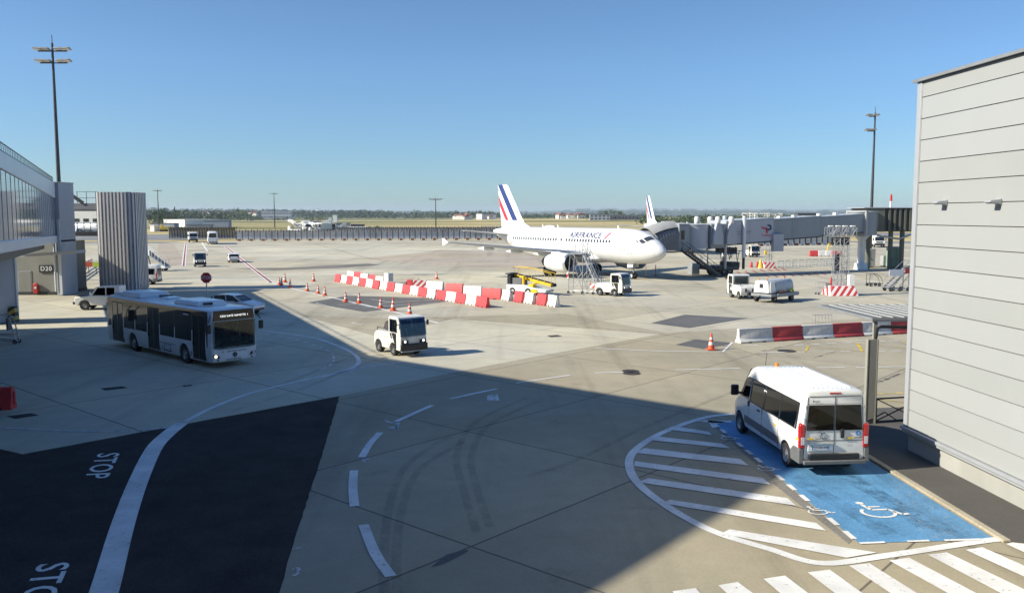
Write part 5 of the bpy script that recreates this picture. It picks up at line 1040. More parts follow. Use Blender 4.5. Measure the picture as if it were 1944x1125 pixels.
    mb = MB(); mb.text('OAK', (1.372, -0.45, 0.95), (0, 1, 0), (0, 0, 1), 0.08, bold=0.012); mb.build('front_lettering', 'ink_dark', t, smooth=0, fix=False)
    mb = MB(); mb.box((0.45, 0.0, 1.14), (0.42, 1.1, 0.16)); mb.box((0.30, 0.0, 1.42), (0.10, 1.0, 0.5)); mb.build('seat', 'seat_fabric', t, bevel=0.04)
    mb = MB(); mb.lathe([(0.17, -0.012), (0.17, 0.012)], (1.0, 0.3, 1.28), 'x', 16); mb.bar((1.0, 0.3, 1.28), (1.2, 0.3, 1.05), 0.05); mb.box((1.22, 0, 1.08), (0.22, 1.3, 0.12)); mb.build('dashboard', 'black_plastic', t)
    if cover:
        mb = MB(); mb.box((-0.72, 0.1, 1.30), (0.75, 1.0, 0.36), top=(0.75, 0.85)); mb.box((-0.95, 0.1, 1.45), (0.3, 0.9, 0.2), top=(0.7, 0.8)); mb.build('deck_cover', 'tarpaulin', t, bevel=0.08)
    mb = MB(); 
    for s in (-1, 1): mb.tube([(-1.15, s * 0.66, 1.1), (-1.15, s * 0.66, 1.26), (0.12, s * 0.66, 1.26)], 0.022, 6)
    mb.build('deck_rail', 'dark_metal', t)
    mb = MB(); mb.box((-1.46, 0, 0.45), (0.22, 0.28, 0.26)); mb.box((-1.41, 0.3, 0.75), (0.06, 0.14, 0.3)); mb.box((-1.41, -0.3, 0.75), (0.06, 0.14, 0.3)); mb.build('tow_hitch', 'black_plastic', t, bevel=0.02)
    return t
mk('faded_emblem', (0.72, 0.56, 0.36), 0.6, var=0.3, scale=12)
wf, wr = G(749, 674.5), G(722.7, 667.5); ht = Vector((0.60, -0.80, 0)); lf = Vector((-ht.y, ht.x, 0))
ctr = (wf + wr) / 2 + lf * 0.70 + ht * 0.15
TUG = make_tug((ctr.x, ctr.y, 0.006), head(ht.x, ht.y), 'white baggage tug driving past the traffic cones towards the shade', cover=True)
TUG.scale = (1.08,) * 3
person(W2(TUG, (0.48, 0.05, 1.20)), TUG.rotation_euler.z, 'tug driver in dark clothes at the wheel of the nearest tug', 'shirt_navy', 0.78, 0.38)
p = G(1160, 561); T2 = dup(TUG, (p.x + 0.2, p.y + 0.3, 0.006), head(0.80, -0.60), 'white baggage tug parked at the foot of the aluminium steps')
p = G(1413, 567); T3 = dup(TUG, (p.x, p.y + 0.9, 0.006), head(-0.18, 1), 'white baggage tug seen from behind beside the tank trailer')
p = G(376, 506); T4 = dup(TUG, (p.x + 0.1, p.y + 0.5, 0.006), head(0.42, -1), 'white tug driving on the service lane beyond the stop sign')
for o in (T2, T3, T4):
    for ch in list(o.children):
        if ch.name.startswith('deck_cover') : bpy.data.objects.remove(ch)
# ---- cars ----------------------------------------------------------------------------
def make_car(loc, rz, label):
    t = thing('hatchback_car', loc, rz, label, 'car')
    arch = lambda cx, r=0.34, n=9: [(cx + r * math.cos(R(180 - 180 * k / (n - 1))), 0.31 + r * math.sin(R(180 - 180 * k / (n - 1)))) for k in range(n)]
    prof = [(-2.02, 0.30)] + arch(-1.28) + arch(1.30) + [(2.0, 0.28), (2.08, 0.45), (2.05, 0.66), (1.85, 0.82), (1.05, 0.98), (0.85, 1.0), (-1.85, 1.02), (-2.06, 0.86), (-2.10, 0.55)]
    mb = MB(); mb.prism(prof, -0.86, 0.86, 'y')
    for i, (x, y, z) in enumerate(mb.v):
        k = 1 - 0.13 * max(0, (abs(x) - 1.5) / 0.6) ** 1.5 - (0.04 if z > 0.9 else 0); mb.v[i] = (x, y * k, z)
    mb.build('body', 'van_paint', t, bevel=0.06, bang=30, seg=3)
    def cabin(ins, z1, zs): return [[(x, s * y, z) for s, y, z in ((-1, w, zz), (1, w, zz))] for x, w, zz in zs]
    rings = []
    for x, w, z in ((0.95, 0.76, 0.99), (0.30, 0.66, 1.40), (-0.25, 0.64, 1.46), (-1.2, 0.63, 1.42), (-1.75, 0.64, 1.28), (-2.0, 0.74, 0.99)): pass
    mb = MB(); side = [(1.0, 0.97), (0.28, 1.38), (-0.2, 1.45), (-1.25, 1.41), (-1.72, 1.30), (-2.0, 0.97)]
    mb.prism(side, -0.80, 0.80, 'y')
    for i, (x, y, z) in enumerate(mb.v): mb.v[i] = (x, y * (1 - 0.36 * max(0, z - 0.97)), z)
    mb.build('glasshouse', 'black_glass', t, bevel=0.04)
    mb = MB(); mb.prism([(0.34, 1.375), (-0.2, 1.458), (-1.25, 1.42), (-1.70, 1.32), (-1.70, 1.335), (-1.25, 1.445), (-0.2, 1.485), (0.34, 1.40)], -0.67, 0.67, 'y'); mb.build('roof', 'van_paint', t, bevel=0.02)
    mb = MB()
    for s in (-1, 1):
        for a, b in (((1.0, 0.99), (0.30, 1.39)), ((-0.30, 0.99), (-0.42, 1.42)), ((-1.98, 0.99), (-1.68, 1.31)), ((-1.35, 1.0), (-1.5, 1.36))):
            f = lambda z: 0.80 * (1 - 0.36 * max(0, z - 0.97)) + 0.002
            mb.bar((a[0], s * f(a[1]), a[1]), (b[0], s * f(b[1]), b[1]), 0.05, 0.07)
    mb.build('pillar', 'van_paint', t)
    for s in (-1, 1):
        for x in (-1.28, 1.30): wheel(t, x, s * 0.75, 0.31, 0.21, 0.66)
        mb = MB(); mb.box((-2.02, s * 0.66, 0.82), (0.14, 0.26, 0.16)); mb.build('tail_light', 'tail_light', t, bevel=0.03)
        mb = MB(); mb.box((1.92, s * 0.62, 0.70), (0.24, 0.28, 0.13)); mb.build('headlight', 'pale_lens', t, bevel=0.03)
        mb = MB(); mb.box((0.62, s * 0.92, 1.03), (0.16, 0.14, 0.13)); mb.build('mirror', 'black_plastic', t, bevel=0.03)
        mb = MB(); mb.box((-0.4, s * 0.845, 0.84), (0.18, 0.03, 0.03)); mb.build('door_handle', 'trim_grey', t)
    mb = MB(); mb.box((-2.10, 0, 0.58), (0.03, 0.5, 0.11)); mb.build('number_plate', 'plate_white', t)
    mb = MB(); mb.box((-2.06, 0, 0.36), (0.14, 1.5, 0.14)); mb.box((2.05, 0, 0.40), (0.08, 1.3, 0.16)); mb.build('bumper', 'black_plastic', t, bevel=0.03)
    mb = MB(); mb.box((0, 0, 0.30), (3.6, 1.3, 0.1)); mb.build('chassis', 'rubber', t)
    return t
p = G(466, 597); CAR1 = make_car((p.x - 1.0, p.y + 0.9, 0.008), head(1, -0.30), 'white hatchback half hidden behind the shuttle bus')
p = G(436, 498.5); CAR2 = dup(CAR1, (p.x, p.y + 2.0, 0.008), head(-0.36, 1), 'small white hatchback driving away along the service lane')
# ---- four wheel drive ------------------------------------------------------------------
def make_jeep(loc, rz, label):
    t = thing('offroad_car', loc, rz, label, 'car')
    arch = lambda cx, r=0.42, n=9: [(cx + r * math.cos(R(180 - 180 * k / (n - 1))), 0.38 + r * math.sin(R(180 - 180 * k / (n - 1)))) for k in range(n)]
    prof = [(-1.52, 0.48)] + arch(-0.85) + arch(1.25) + [(1.95, 0.45), (2.02, 0.62), (1.98, 1.02), (0.80, 1.14), (-1.52, 1.14)]
    mb = MB(); mb.prism(prof, -0.84, 0.84, 'y'); mb.build('body', 'white_paint', t, bevel=0.05)
    mb = MB(); mb.prism([(0.85, 1.10), (0.30, 1.82), (-1.40, 1.86), (-1.46, 1.10)], -0.80, 0.80, 'y')
    for i, (x, y, z) in enumerate(mb.v): mb.v[i] = (x, y * (1 - 0.10 * max(0, z - 1.1)), z)
    c = mb.build('cabin', ['white_paint', 'interior_grey'], t)
    cav = MB(); cav.box((-0.47, 0, 1.40), (1.65, 1.40, 0.78)); cuts = [cav]
    for w in ([(0.62, 1.18), (0.22, 1.74), (-0.35, 1.74), (-0.35, 1.18)], [(-0.45, 1.18), (-0.45, 1.74), (-1.05, 1.74), (-1.05, 1.18)]): q = MB(); q.prism(w, -1, 1, 'y'); cuts.append(q)
    q = MB(); q.prism([(-0.68, 1.2), (0.68, 1.2), (0.62, 1.76), (-0.62, 1.76)], 0.1, 1.0, 'x'); cuts.append(q); carve(c, cuts)
    for w in ([(0.64, 1.16), (0.22, 1.76), (-0.36, 1.76), (-0.36, 1.16)], [(-0.44, 1.16), (-0.44, 1.76), (-1.06, 1.76), (-1.06, 1.16)]):
        for s in (-1, 1): mb = MB(); sidepane(mb, w, lambda z: 0.80 * (1 - 0.10 * (z - 1.1)), 0.01, 0.003, (s,)); mb.build('window', 'van_glass', t, smooth=0)
    mb = MB(); mb.prism([(0.83, 1.14), (0.34, 1.80), (0.35, 1.81), (0.845, 1.15)], -0.72, 0.72, 'y'); mb.build('windscreen', 'van_glass', t, smooth=0)
    mb = MB()
    for s in (-1, 1):
        for x in (-0.85, 1.25): mb.lathe([(0.50, s * 0.80), (0.50, s * 0.92), (0.43, s * 0.92), (0.43, s * 0.80)], (x, 0, 0.36), 'y', 20, cap=False)
    for s in (-1, 1): wheel(t, -0.85, s * 0.74, 0.38, 0.25, 0.5); wheel(t, 1.25, s * 0.74, 0.38, 0.25, 0.5)
    mb = MB(); mb.box((2.06, 0, 0.56), (0.16, 1.7, 0.2)); mb.box((-1.58, 0, 0.56), (0.14, 1.6, 0.18)); mb.box((0.2, 0, 0.42), (3.4, 1.2, 0.14)); mb.build('bumper', 'black_plastic', t, bevel=0.03)
    mb = MB(); mb.box((1.55, 0, 1.10), (0.8, 1.2, 0.05)); mb.build('bonnet_pad', 'black_plastic', t, bevel=0.02)
    for s in (-1, 1):
        mb = MB(); mb.lathe([(0.10, 2.0), (0.09, 2.03), (0.02, 2.04)], (0, s * 0.6, 0.86), 'x', 14); mb.build('headlight', 'pale_lens', t)
        mb = MB(); mb.box((0.70, s * 0.98, 1.34), (0.10, 0.18, 0.24)); mb.build('mirror', 'white_paint', t, bevel=0.03)
        mb = MB(); mb.text('AIR', (-0.6, s * 0.846, 0.96), (s * -1, 0, 0), (0, 0, 1), 0.12); mb.build('side_lettering', 'ink_dark', t, smooth=0, fix=False)
    mb = MB(); mb.box((-0.2, 0.38, 1.06), (0.5, 0.5, 0.12)); mb.box((-0.45, 0.38, 1.40), (0.12, 0.5, 0.55)); mb.build('seat', 'seat_fabric', t, bevel=0.04)
    return t
p = G(176, 587.5); JP = make_jeep((p.x + 0.75, p.y + 0.5, 0.008), head(-1, -0.08), 'white off road car passing behind the shuttle bus by the gate block')
person(W2(JP, (-0.15, 0.38, 1.08)), JP.rotation_euler.z, 'driver in a red shirt inside the white off road car', 'shirt_red', 0.85)
# ---- white truck and coach by the blast fence ----------------------------------------------
def make_truck(loc, rz, label):
    t = thing('box_truck', loc, rz, label, 'truck')
    mb = MB(); mb.prism([(1.5, 0.6), (3.2, 0.6), (3.25, 1.5), (3.0, 2.6), (1.5, 2.6)], -1.15, 1.15, 'y'); mb.build('cab', 'white_paint', t, bevel=0.08)
    mb = MB(); mb.box((-1.0, 0, 1.75), (4.8, 2.4, 2.1)); mb.build('cargo_box', 'dirty_white', t, bevel=0.03)
    mb = MB(); mb.prism([(3.262, 1.55), (3.06, 2.45), (3.04, 2.45), (3.24, 1.55)], -1.0, 1.0, 'y'); mb.build('windscreen', 'black_glass', t)
    mb = MB(); mb.box((3.22, 0, 0.75), (0.2, 2.3, 0.45)); mb.box((-0.5, 0, 0.55), (6.5, 1.0, 0.2)); mb.build('bumper', 'black_plastic', t, bevel=0.03)
    mb = MB(); mb.box((3.27, 0, 1.25), (0.04, 1.5, 0.28)); mb.build('grille', 'dark_metal', t)
    for s in (-1, 1):
        mb = MB(); mb.box((3.28, s * 0.95, 0.95), (0.06, 0.3, 0.16)); mb.build('headlight', 'pale_lens', t, bevel=0.02)
        mb = MB(); mb.box((3.1, s * 1.35, 1.9), (0.1, 0.2, 0.5)); mb.build('mirror', 'black_plastic', t)
        mb = MB(); mb.prism([(2.0, 1.5), (2.95, 1.5), (2.8, 2.35), (2.0, 2.35)], s * 1.152, s * 1.162, 'y'); mb.build('window', 'black_glass', t)
        for x in (-2.0, 2.3): wheel(t, x, s * 1.0, 0.45, 0.28, 0.5)
    return t
p = G(366, 460); TK = make_truck((p.x - 1.1, p.y + 3.2, 0.0), head(0.42, -1), 'white box truck facing the camera in front of the leaning blast fence')
p = G(404.5, 464); 
CO = thing('coach', (p.x - 2.0, p.y + 5.5, 0), head(-0.36, 1), 'white coach seen from behind in front of the leaning blast fence', 'bus')
mb = MB(); mb.loft([hullring(x, zb, zt, h - 0.1, h, h - 0.08, 1.6, 0.25) for x, zb, zt, h in ((-5.5, 0.5, 2.9, 1.14), (-5.35, 0.4, 3.1, 1.22), (-5.0, 0.38, 3.2, 1.25), (5.0, 0.38, 3.2, 1.25), (5.4, 0.45, 3.0, 1.15))]); mb.build('body', 'white_paint', CO, smooth=45)
mb = MB(); mb.prism([(-0.85, 1.75), (0.85, 1.75), (0.92, 2.1), (0.8, 2.85), (-0.8, 2.85), (-0.92, 2.1)], -5.53, -5.505, 'x'); mb.build('rear_window', 'black_glass', CO)
for s in (-1, 1):
    mb = MB(); mb.prism([(-4.6, 1.7), (4.8, 1.7), (4.8, 2.7), (-4.6, 2.7)], s * 1.245, s * 1.262, 'y'); mb.build('side_window', 'black_glass', CO)
    mb = MB(); mb.box((-5.5, s * 0.98, 1.1), (0.05, 0.14, 0.5)); mb.build('tail_light', 'tail_light', CO, bevel=0.02)
    for x in (-2.8, 3.2): wheel(CO, x, s * 1.1, 0.5, 0.3, 0.5)
mb = MB(); mb.box((-5.50, 0, 0.52), (0.1, 2.0, 0.25)); mb.build('bumper', 'black_plastic', CO)
mb = MB(); mb.box((-3.5, 0, 3.25), (2.0, 1.7, 0.2)); mb.build('air_unit', 'white_paint', CO, bevel=0.06)
# ---- passenger stair truck right of the tower ------------------------------------------------
p = G(303, 515)
ST2 = thing('stair_truck', (p.x - 1.3, p.y + 1.2, 0), head(-1, 0.12), 'white passenger stair truck standing just right of the slatted tower', 'stair truck')
mb = MB(); mb.prism([(-2.8, 0.5), (2.9, 0.5), (2.9, 1.1), (-2.8, 0.9)], -1.0, 1.0, 'y'); mb.build('chassis', 'white_paint', ST2, bevel=0.05)
mb = MB(); mb.prism([(1.6, 1.1), (2.9, 1.1), (2.7, 2.2), (1.7, 2.2)], -0.95, 0.95, 'y'); mb.build('cab', 'white_paint', ST2, bevel=0.08)
mb = MB(); mb.prism([(-2.7, 0.95), (1.6, 3.9), (1.6, 3.6), (-2.4, 0.85)], -0.8, 0.8, 'y')
for k in range(16): mb.box((-2.5 + k * 0.26, 0, 1.10 + k * 0.178), (0.28, 1.6, 0.05))
mb.build('stair_flight', 'galvanised', ST2, smooth=0)
mb = MB(); mb.box((2.2, 0, 3.75), (1.3, 1.7, 0.14)); mb.build('platform', 'galvanised', ST2)
mb = MB()
for s in (-1, 1):
    mb.prism([(0.2, 2.7), (0.2, 3.9), (1.6, 4.85), (2.85, 4.85), (2.85, 3.8), (1.6, 3.7)], s * 0.80, s * 0.85, 'y')
    mb.bar((-2.7, s * 0.82, 1.9), (0.2, s * 0.82, 3.85), 0.06)
    for k in range(5): mb.bar((-2.6 + k * 0.6, s * 0.82, 1.05 + k * 0.41), (-2.6 + k * 0.6, s * 0.82, 1.95 + k * 0.41), 0.05)
mb.build('side_panel', 'white_paint', ST2, smooth=0)
mb = MB(); mb.bar((0.8, 0.5, 0.9), (1.4, 0.5, 3.6), 0.12); mb.bar((0.8, -0.5, 0.9), (1.4, -0.5, 3.6), 0.12); mb.build('lift_strut', 'dark_metal', ST2)
mb = MB(); mb.box((3.0, 0, 4.3), (0.4, 1.9, 1.1)); mb.build('bumper_hood', 'trim_grey', ST2, bevel=0.05)
for s in (-1, 1):
    for x in (-1.9, 1.9): wheel(ST2, x, s * 0.85, 0.42, 0.26, 0.5)
ST2.scale = (0.74,) * 3
# ================================================================== aircraft
STN = [(0, .03, .03, 3.28), (.12, .34, .32, 3.29), (.4, .66, .62, 3.32), (1.0, 1.06, 1.02, 3.40), (1.6, 1.33, 1.32, 3.48), (2.2, 1.53, 1.56, 3.56), (3.0, 1.73, 1.79, 3.66), (4.0, 1.89, 1.96, 3.76), (5.0, 1.955, 2.04, 3.81), (6.2, 1.975, 2.07, 3.83),
       (14, 1.975, 2.07, 3.83), (22, 1.975, 2.07, 3.83), (24, 1.92, 1.97, 3.92), (26, 1.76, 1.78, 4.09), (28, 1.50, 1.50, 4.34), (30, 1.12, 1.14, 4.66), (32, .66, .70, 4.98), (33.2, .36, .42, 5.13), (33.84, .14, .18, 5.2)]
def fus(s, th, off=0.0):
    for a, b in zip(STN[:-1], STN[1:]):
        if s <= b[0] or b is STN[-1]:
            k = (s - a[0]) / (b[0] - a[0]); ry, rz, zc = [a[i] + (b[i] - a[i]) * k for i in (1, 2, 3)]
            return Vector((-s, -(ry + off) * math.sin(th), zc + (rz + off) * math.cos(th)))
def thz(s, z):
    c = fus(s, 0).z; d = fus(s, math.pi).z; zc, rz = (c + d) / 2, (c - d) / 2
    return math.acos(max(-1, min(1, (z - zc) / rz)))
def foil(c0, ch, th, n=7):       # closed section: (chordwise s, thickness) pairs
    up = []; 
    for k in range(n + 1):
        x = (1 - math.cos(math.pi * k / n)) / 2; y = 5 * th * (0.2969 * math.sqrt(x) - 0.126 * x - 0.3516 * x * x + 0.2843 * x ** 3 - 0.1015 * x ** 4); up.append((c0 + x * ch, y * ch))
    return up + [(s, -t * 0.8) for s, t in up[-2:0:-1]]
def livery():
    m = bpy.data.materials.new('fin_livery'); m.use_nodes = True; t = m.node_tree; p = t.nodes['Principled BSDF']; L = t.links.new
    tc = t.nodes.new('ShaderNodeTexCoord'); d = t.nodes.new('ShaderNodeVectorMath'); d.operation = 'DOT_PRODUCT'; d.inputs[1].default_value = (-1, 0, -0.751); L(tc.outputs['Object'], d.inputs[0])
    a = t.nodes.new('ShaderNodeMath'); a.operation = 'MULTIPLY_ADD'; a.inputs[1].default_value = 1 / 6.0; a.inputs[2].default_value = (-26.5 + 6.3 * 0.751) / 6.0; L(d.outputs['Value'], a.inputs[0])
    cr = t.nodes.new('ShaderNodeValToRGB'); cr.color_ramp.interpolation = 'CONSTANT'; e = cr.color_ramp.elements; wh, nv, rd, gr = (.80, .80, .80, 1), (.022, .04, .17, 1), (.60, .03, .06, 1), (.10, .12, .18, 1)
    e[0].position = 0; e[0].color = wh; e[1].position = 1.05 / 6; e[1].color = nv
    for pos, c in ((2.25, wh), (2.5, gr), (2.68, wh), (3.15, rd), (4.0, wh)): q = e.new(pos / 6); q.color = c
    L(a.outputs[0], cr.inputs[0]); sx = t.nodes.new('ShaderNodeSeparateXYZ'); L(tc.outputs['Object'], sx.inputs[0])
    g = t.nodes.new('ShaderNodeMath'); g.operation = 'LESS_THAN'; g.inputs[1].default_value = 6.75; L(sx.outputs['Z'], g.inputs[0])
    mx = t.nodes.new('ShaderNodeMix'); mx.data_type = 'RGBA'; L(g.outputs[0], mx.inputs[0]); L(cr.outputs[0], mx.inputs[6]); mx.inputs[7].default_value = wh; L(mx.outputs[2], p.inputs['Base Color']); p.inputs['Roughness'].default_value = 0.3
    M['fin_livery'] = m
livery()
mk('window_dark', (0.05, 0.055, 0.07), 0.15, var=0.2); mk('line_grey', (0.28, 0.28, 0.29), 0.5, var=0.05); mk('fan_dark', (0.03, 0.031, 0.034), 0.35, 0.4, var=0.2); mk('bare_metal', (0.60, 0.60, 0.61), 0.28, 0.85, var=0.08); mk('airline_navy', (0.025, 0.035, 0.13), 0.4, var=0.04); mk('airline_red', (0.62, 0.03, 0.07), 0.4, var=0.04)
def make_plane(loc, rz, label):
    t = thing('airliner', loc, rz, label, 'airliner', 'twin engined airliners')
    mb = MB(); n = 40; ss = []
    for a, b in zip(STN[:-1], STN[1:]):
        k = 3 if b[0] - a[0] > 0.5 else 1
        for i in range(k): ss.append(a[0] + (b[0] - a[0]) * i / k)
    ss.append(33.84); mb.loft([[fus(s, 2 * math.pi * k / n) for k in range(n)] for s in ss]); mb.build('fuselage', 'aircraft_paint', t, smooth=60)
    mb = MB(); rings = []
    for s, w, h0, h1 in ((9.2, 0.9, 2.2, 2.5), (10.2, 1.75, 1.72, 2.75), (11.5, 2.1, 1.58, 3.0), (14, 2.2, 1.53, 3.1), (17, 2.15, 1.55, 3.1), (18.6, 1.7, 1.70, 2.9), (20.2, 0.8, 2.0, 2.5)):
        rings.append([(-s, w * math.cos(2 * math.pi * k / 20), (h0 + h1) / 2 + (h1 - h0) / 2 * math.sin(2 * math.pi * k / 20)) for k in range(20)])
    mb.loft(rings); mb.build('belly_fairing', 'aircraft_paint', t, smooth=60)
    # windows, doors, writing
    for sd in (-1, 1):
        for k in range(38):
            if k in (16, 18): continue
            s = 7.2 + k * 0.53; V = []; mb = MB()
            for z in (4.21, 4.27, 4.51, 4.57):
                hw = 0.155 if z in (4.27, 4.51) else 0.11; th = thz(s, z)
                V += [fus(s - hw, sd * th, 0.006), fus(s + hw, sd * th, 0.006)]
            mb.add(V, [(0, 1, 3, 2), (2, 3, 5, 4), (4, 5, 7, 6)])
            mb.build('cabin_window', 'window_dark', t, smooth=60, fix=False)
        for s0, s1, za, zb in ((4.55, 5.40, 3.42, 5.28), (27.4, 28.15, 3.72, 5.38)):
            mb = MB()
            def line(p, q, w=0.06, nn=8):
                for i in range(nn):
                    A, B = [Vector((p[0] + (q[0] - p[0]) * f, p[1] + (q[1] - p[1]) * f)) for f in (i / nn, (i + 1) / nn)]
                    d = (Vector(q) - Vector(p)).normalized(); nrm = Vector((-d.y, d.x)) * w / 2
                    mb.add([fus(x.x, sd * thz(x.x, x.y), 0.006) for x in (A + nrm, A - nrm, B - nrm, B + nrm)], [(0, 1, 2, 3)])
            line((s0, za), (s0, zb)); line((s1, za), (s1, zb)); line((s0, zb), (s1, zb)); line((s0 - 0.02, za), (s1 + 0.02, za), 0.09); line((s0 + 0.35, 4.62), (s0 + 0.47, 4.62), 0.12, 1); mb.build('door_outline', 'line_grey', t, fix=False, smooth=0)
        for pane in ([(6, 1.42), (48, 1.80), (42, 2.42), (6, 2.06)], [(52, 1.86), (66, 2.24), (56, 2.82), (46, 2.50)], [(69, 2.36), (73, 2.76), (61, 3.26), (59, 2.93)]):
            mb = MB(); g = 5; P = []
            for i in range(g + 1):
                for j in range(g + 1):
                    u, v = i / g, j / g; a = [Vector(x) for x in pane]; q = (a[0] * (1 - u) + a[1] * u) * (1 - v) + (a[3] * (1 - u) + a[2] * u) * v
                    P.append(fus(q.y, sd * R(q.x), 0.012))
            mb.add(P, [(i * (g + 1) + j, i * (g + 1) + j + 1, (i + 1) * (g + 1) + j + 1, (i + 1) * (g + 1) + j) for i in range(g) for j in range(g)]); mb.build('cockpit_window', 'window_dark', t, smooth=60, fix=False)
        mb = MB(); c = 11.9; mb.text('AIRFRANCE', 0, (1, 0, 0), (0, 0, 1), 1.10, fn=lambda a, b: fus(c - sd * a, sd * (thz(c, 5.0) - b / 2.05), 0.045), spacing=1.04, shear=0.0, bold=0.012); mb.build('airline_title', 'airline_navy', t, smooth=0, fix=False)
        mb = MB(); s0 = 8.2 if sd > 0 else 15.6
        for i in range(5):
            z0_, z1_ = 4.65 + i * 0.15, 4.80 + i * 0.15; f = lambda z: s0 - sd * (z - 4.65) * 0.85
            mb.add([fus(f(z0_) + 0.16, sd * thz(s0, z0_), .01), fus(f(z0_) - 0.16, sd * thz(s0, z0_), .01), fus(f(z1_) - 0.16, sd * thz(s0, z1_), .01), fus(f(z1_) + 0.16, sd * thz(s0, z1_), .01)], [(0, 1, 2, 3)])
        mb.build('title_slash', 'airline_red', t, smooth=0, fix=False)
        mb = MB(); mb.text('F-GRHX', 0, (1, 0, 0), (0, 0, 1), 0.42, fn=lambda a, b: fus(25.2 - sd * a, sd * (thz(25.2, 5.25) - b / 1.85), 0.03)); mb.build('registration', 'line_grey', t, smooth=0, fix=False)
    mb = MB(); 
    for s, z, l in ((3.9, 3.05, 0.9), (6.0, 2.45, 0.1), (8.0, 2.25, 0.12), (26.5, 3.0, 0.6)):
        for sd in (-1, 1): th = thz(s, z); mb.add([fus(s - l / 2, sd * th, .008), fus(s + l / 2, sd * th, .008), fus(s + l / 2, sd * (th + 0.03), .008), fus(s - l / 2, sd * (th + 0.03), .008)], [(0, 1, 2, 3)])
    mb.build('panel_mark', 'line_grey', t, smooth=0, fix=False)
    for x, h, l in ((7.5, 0.34, 0.30), (22.2, 0.36, 0.25), (19.0, 0.34, 0.28)):
        mb = MB(); mb.prism([(-x, 5.86), (-x - l, 5.86), (-x - l * 1.3, 5.9 + h), (-x - l * 0.8, 5.9 + h)], -0.02, 0.02, 'y'); mb.build('antenna', 'aircraft_paint', t)
    mb = MB(); mb.loft([[(-20.9 + 1.15 * math.cos(a) * c, 0.42 * math.sin(a) * c, 5.84 + 0.34 * s) for a in [2 * math.pi * k / 18 for k in range(18)]] for c, s in ((1, 0), (0.92, 0.45), (0.7, 0.8), (0.35, 0.97), (0.02, 1.0))]); mb.build('satcom_dome', 'aircraft_paint', t, smooth=70)
    # fin
    def finring(z, a, b, th): return [(-s, y, z) for s, y in foil(a, b - a, th)]
    mb = MB(); mb.loft([finring(5.35, 23.6, 31.9, 0.03), finring(5.9, 25.3, 31.9, 0.05), finring(6.3, 26.4, 31.95, 0.075), finring(6.8, 26.9, 32.05, 0.085), finring(8.0, 27.8, 32.25, 0.09), finring(10, 29.3, 32.6, 0.09), finring(11.5, 30.42, 32.85, 0.09), finring(11.76, 30.75, 32.88, 0.06)]); mb.build('fin', 'fin_livery', t, smooth=50)
    for sd in (-1, 1):
        def sec(y, le, ch, z, th): return [(-s, sd * y, z + tt) for s, tt in foil(le, ch, th)]
        mb = MB(); mb.loft([sec(0.4, 27.9, 4.1, 4.72, 0.10), sec(1.0, 28.25, 3.75, 4.78, 0.10), sec(6.05, 31.5, 1.6, 5.32, 0.09), sec(6.22, 31.8, 1.2, 5.34, 0.06)]); mb.build('tailplane', 'wing_grey', t, smooth=50)
        mb = MB(); mb.loft([sec(1.2, 10.7, 7.4, 2.62, 0.14), sec(1.9, 11.05, 6.95, 2.70, 0.14), sec(6.4, 13.4, 4.5, 3.12, 0.12), sec(12.0, 16.3, 2.95, 3.72, 0.11), sec(16.8, 18.78, 1.65, 4.24, 0.10), sec(17.0, 18.95, 1.5, 4.26, 0.08)]); w = mb.build('wing', 'wing_grey', t, smooth=50)
        mb = MB(); mb.loft([[(-(11.0 + k * 2.42 + dx), sd * (1.95 + k * 4.45), 2.76 + k * 0.42 + dz) for dx, dz in ((0.10, 0.12), (-0.05, 0.02), (0.02, -0.10), (0.35, -0.14), (0.45, 0.22))] for k in (0, 1)] + [[(-(18.78 + dx), sd * 16.8, 4.24 + dz) for dx, dz in ((0.03, 0.04), (-0.03, 0), (0.02, -0.03), (0.12, -0.04), (0.14, 0.07))]]); mb.build('slat', 'bare_metal', w, smooth=40)
        mb = MB(); mb.prism([(-18.9, 4.25), (-19.8, 4.72), (-20.25, 4.74), (-20.2, 4.3), (-20.2, 3.86), (-19.95, 3.85)], sd * 16.98, sd * 17.04, 'y'); mb.build('wingtip_fence', 'aircraft_paint', t, bevel=0.01)
        for y, s0, z in ((4.3, 15.2, 2.62), (8.2, 15.7, 3.02), (11.6, 17.0, 3.42)):
            mb = MB(); mb.loft([[(-(s0 + dx), sd * y + 0.20 * k * math.cos(a), z - 0.04 + 0.27 * k * math.sin(a)) for a in [2 * math.pi * i / 12 for i in range(12)]] for dx, k in ((0, .1), (.5, .7), (1.4, 1), (2.4, .9), (3.2, .5), (3.7, .1))]); mb.build('flap_fairing', 'aircraft_paint', t, smooth=60)
        ey, ez = sd * 5.75, 1.82
        mb = MB(); mb.lathe([(0.84, -10.45), (0.86, -10.0), (0.93, -9.72), (0.99, -9.64), (1.05, -9.72), (1.10, -10.0), (1.19, -10.9), (1.19, -11.7), (1.08, -12.8), (0.96, -13.6), (0.92, -13.58), (0.9, -13.3)], (0, ey, ez), 'x', 36, cap=False); eng = mb.build('engine', 'aircraft_paint', t, smooth=50)
        mb = MB(); mb.lathe([(0.865, -9.98), (0.93, -9.71), (0.99, -9.63), (1.055, -9.715), (1.105, -9.99)], (0, ey, ez), 'x', 36, cap=False); mb.build('intake_lip', 'bare_metal', eng, smooth=60)
        mb = MB(); mb.lathe([(0.86, -10.4), (0.3, -10.45)], (0, ey, ez), 'x', 36, cap=False)
        for k in range(26):
            a = 2 * math.pi * k / 26; c, s_ = math.cos(a), math.sin(a); mb.box((-10.36, ey + 0.56 * c, ez + 0.56 * s_), (0.05, 0.56, 0.09), ax=(unit((1, -s_ * 0.6, c * 0.6)), unit((0, c, s_)), unit((-0.7, -s_, c))))
        mb.build('fan', 'fan_dark', eng, smooth=0)
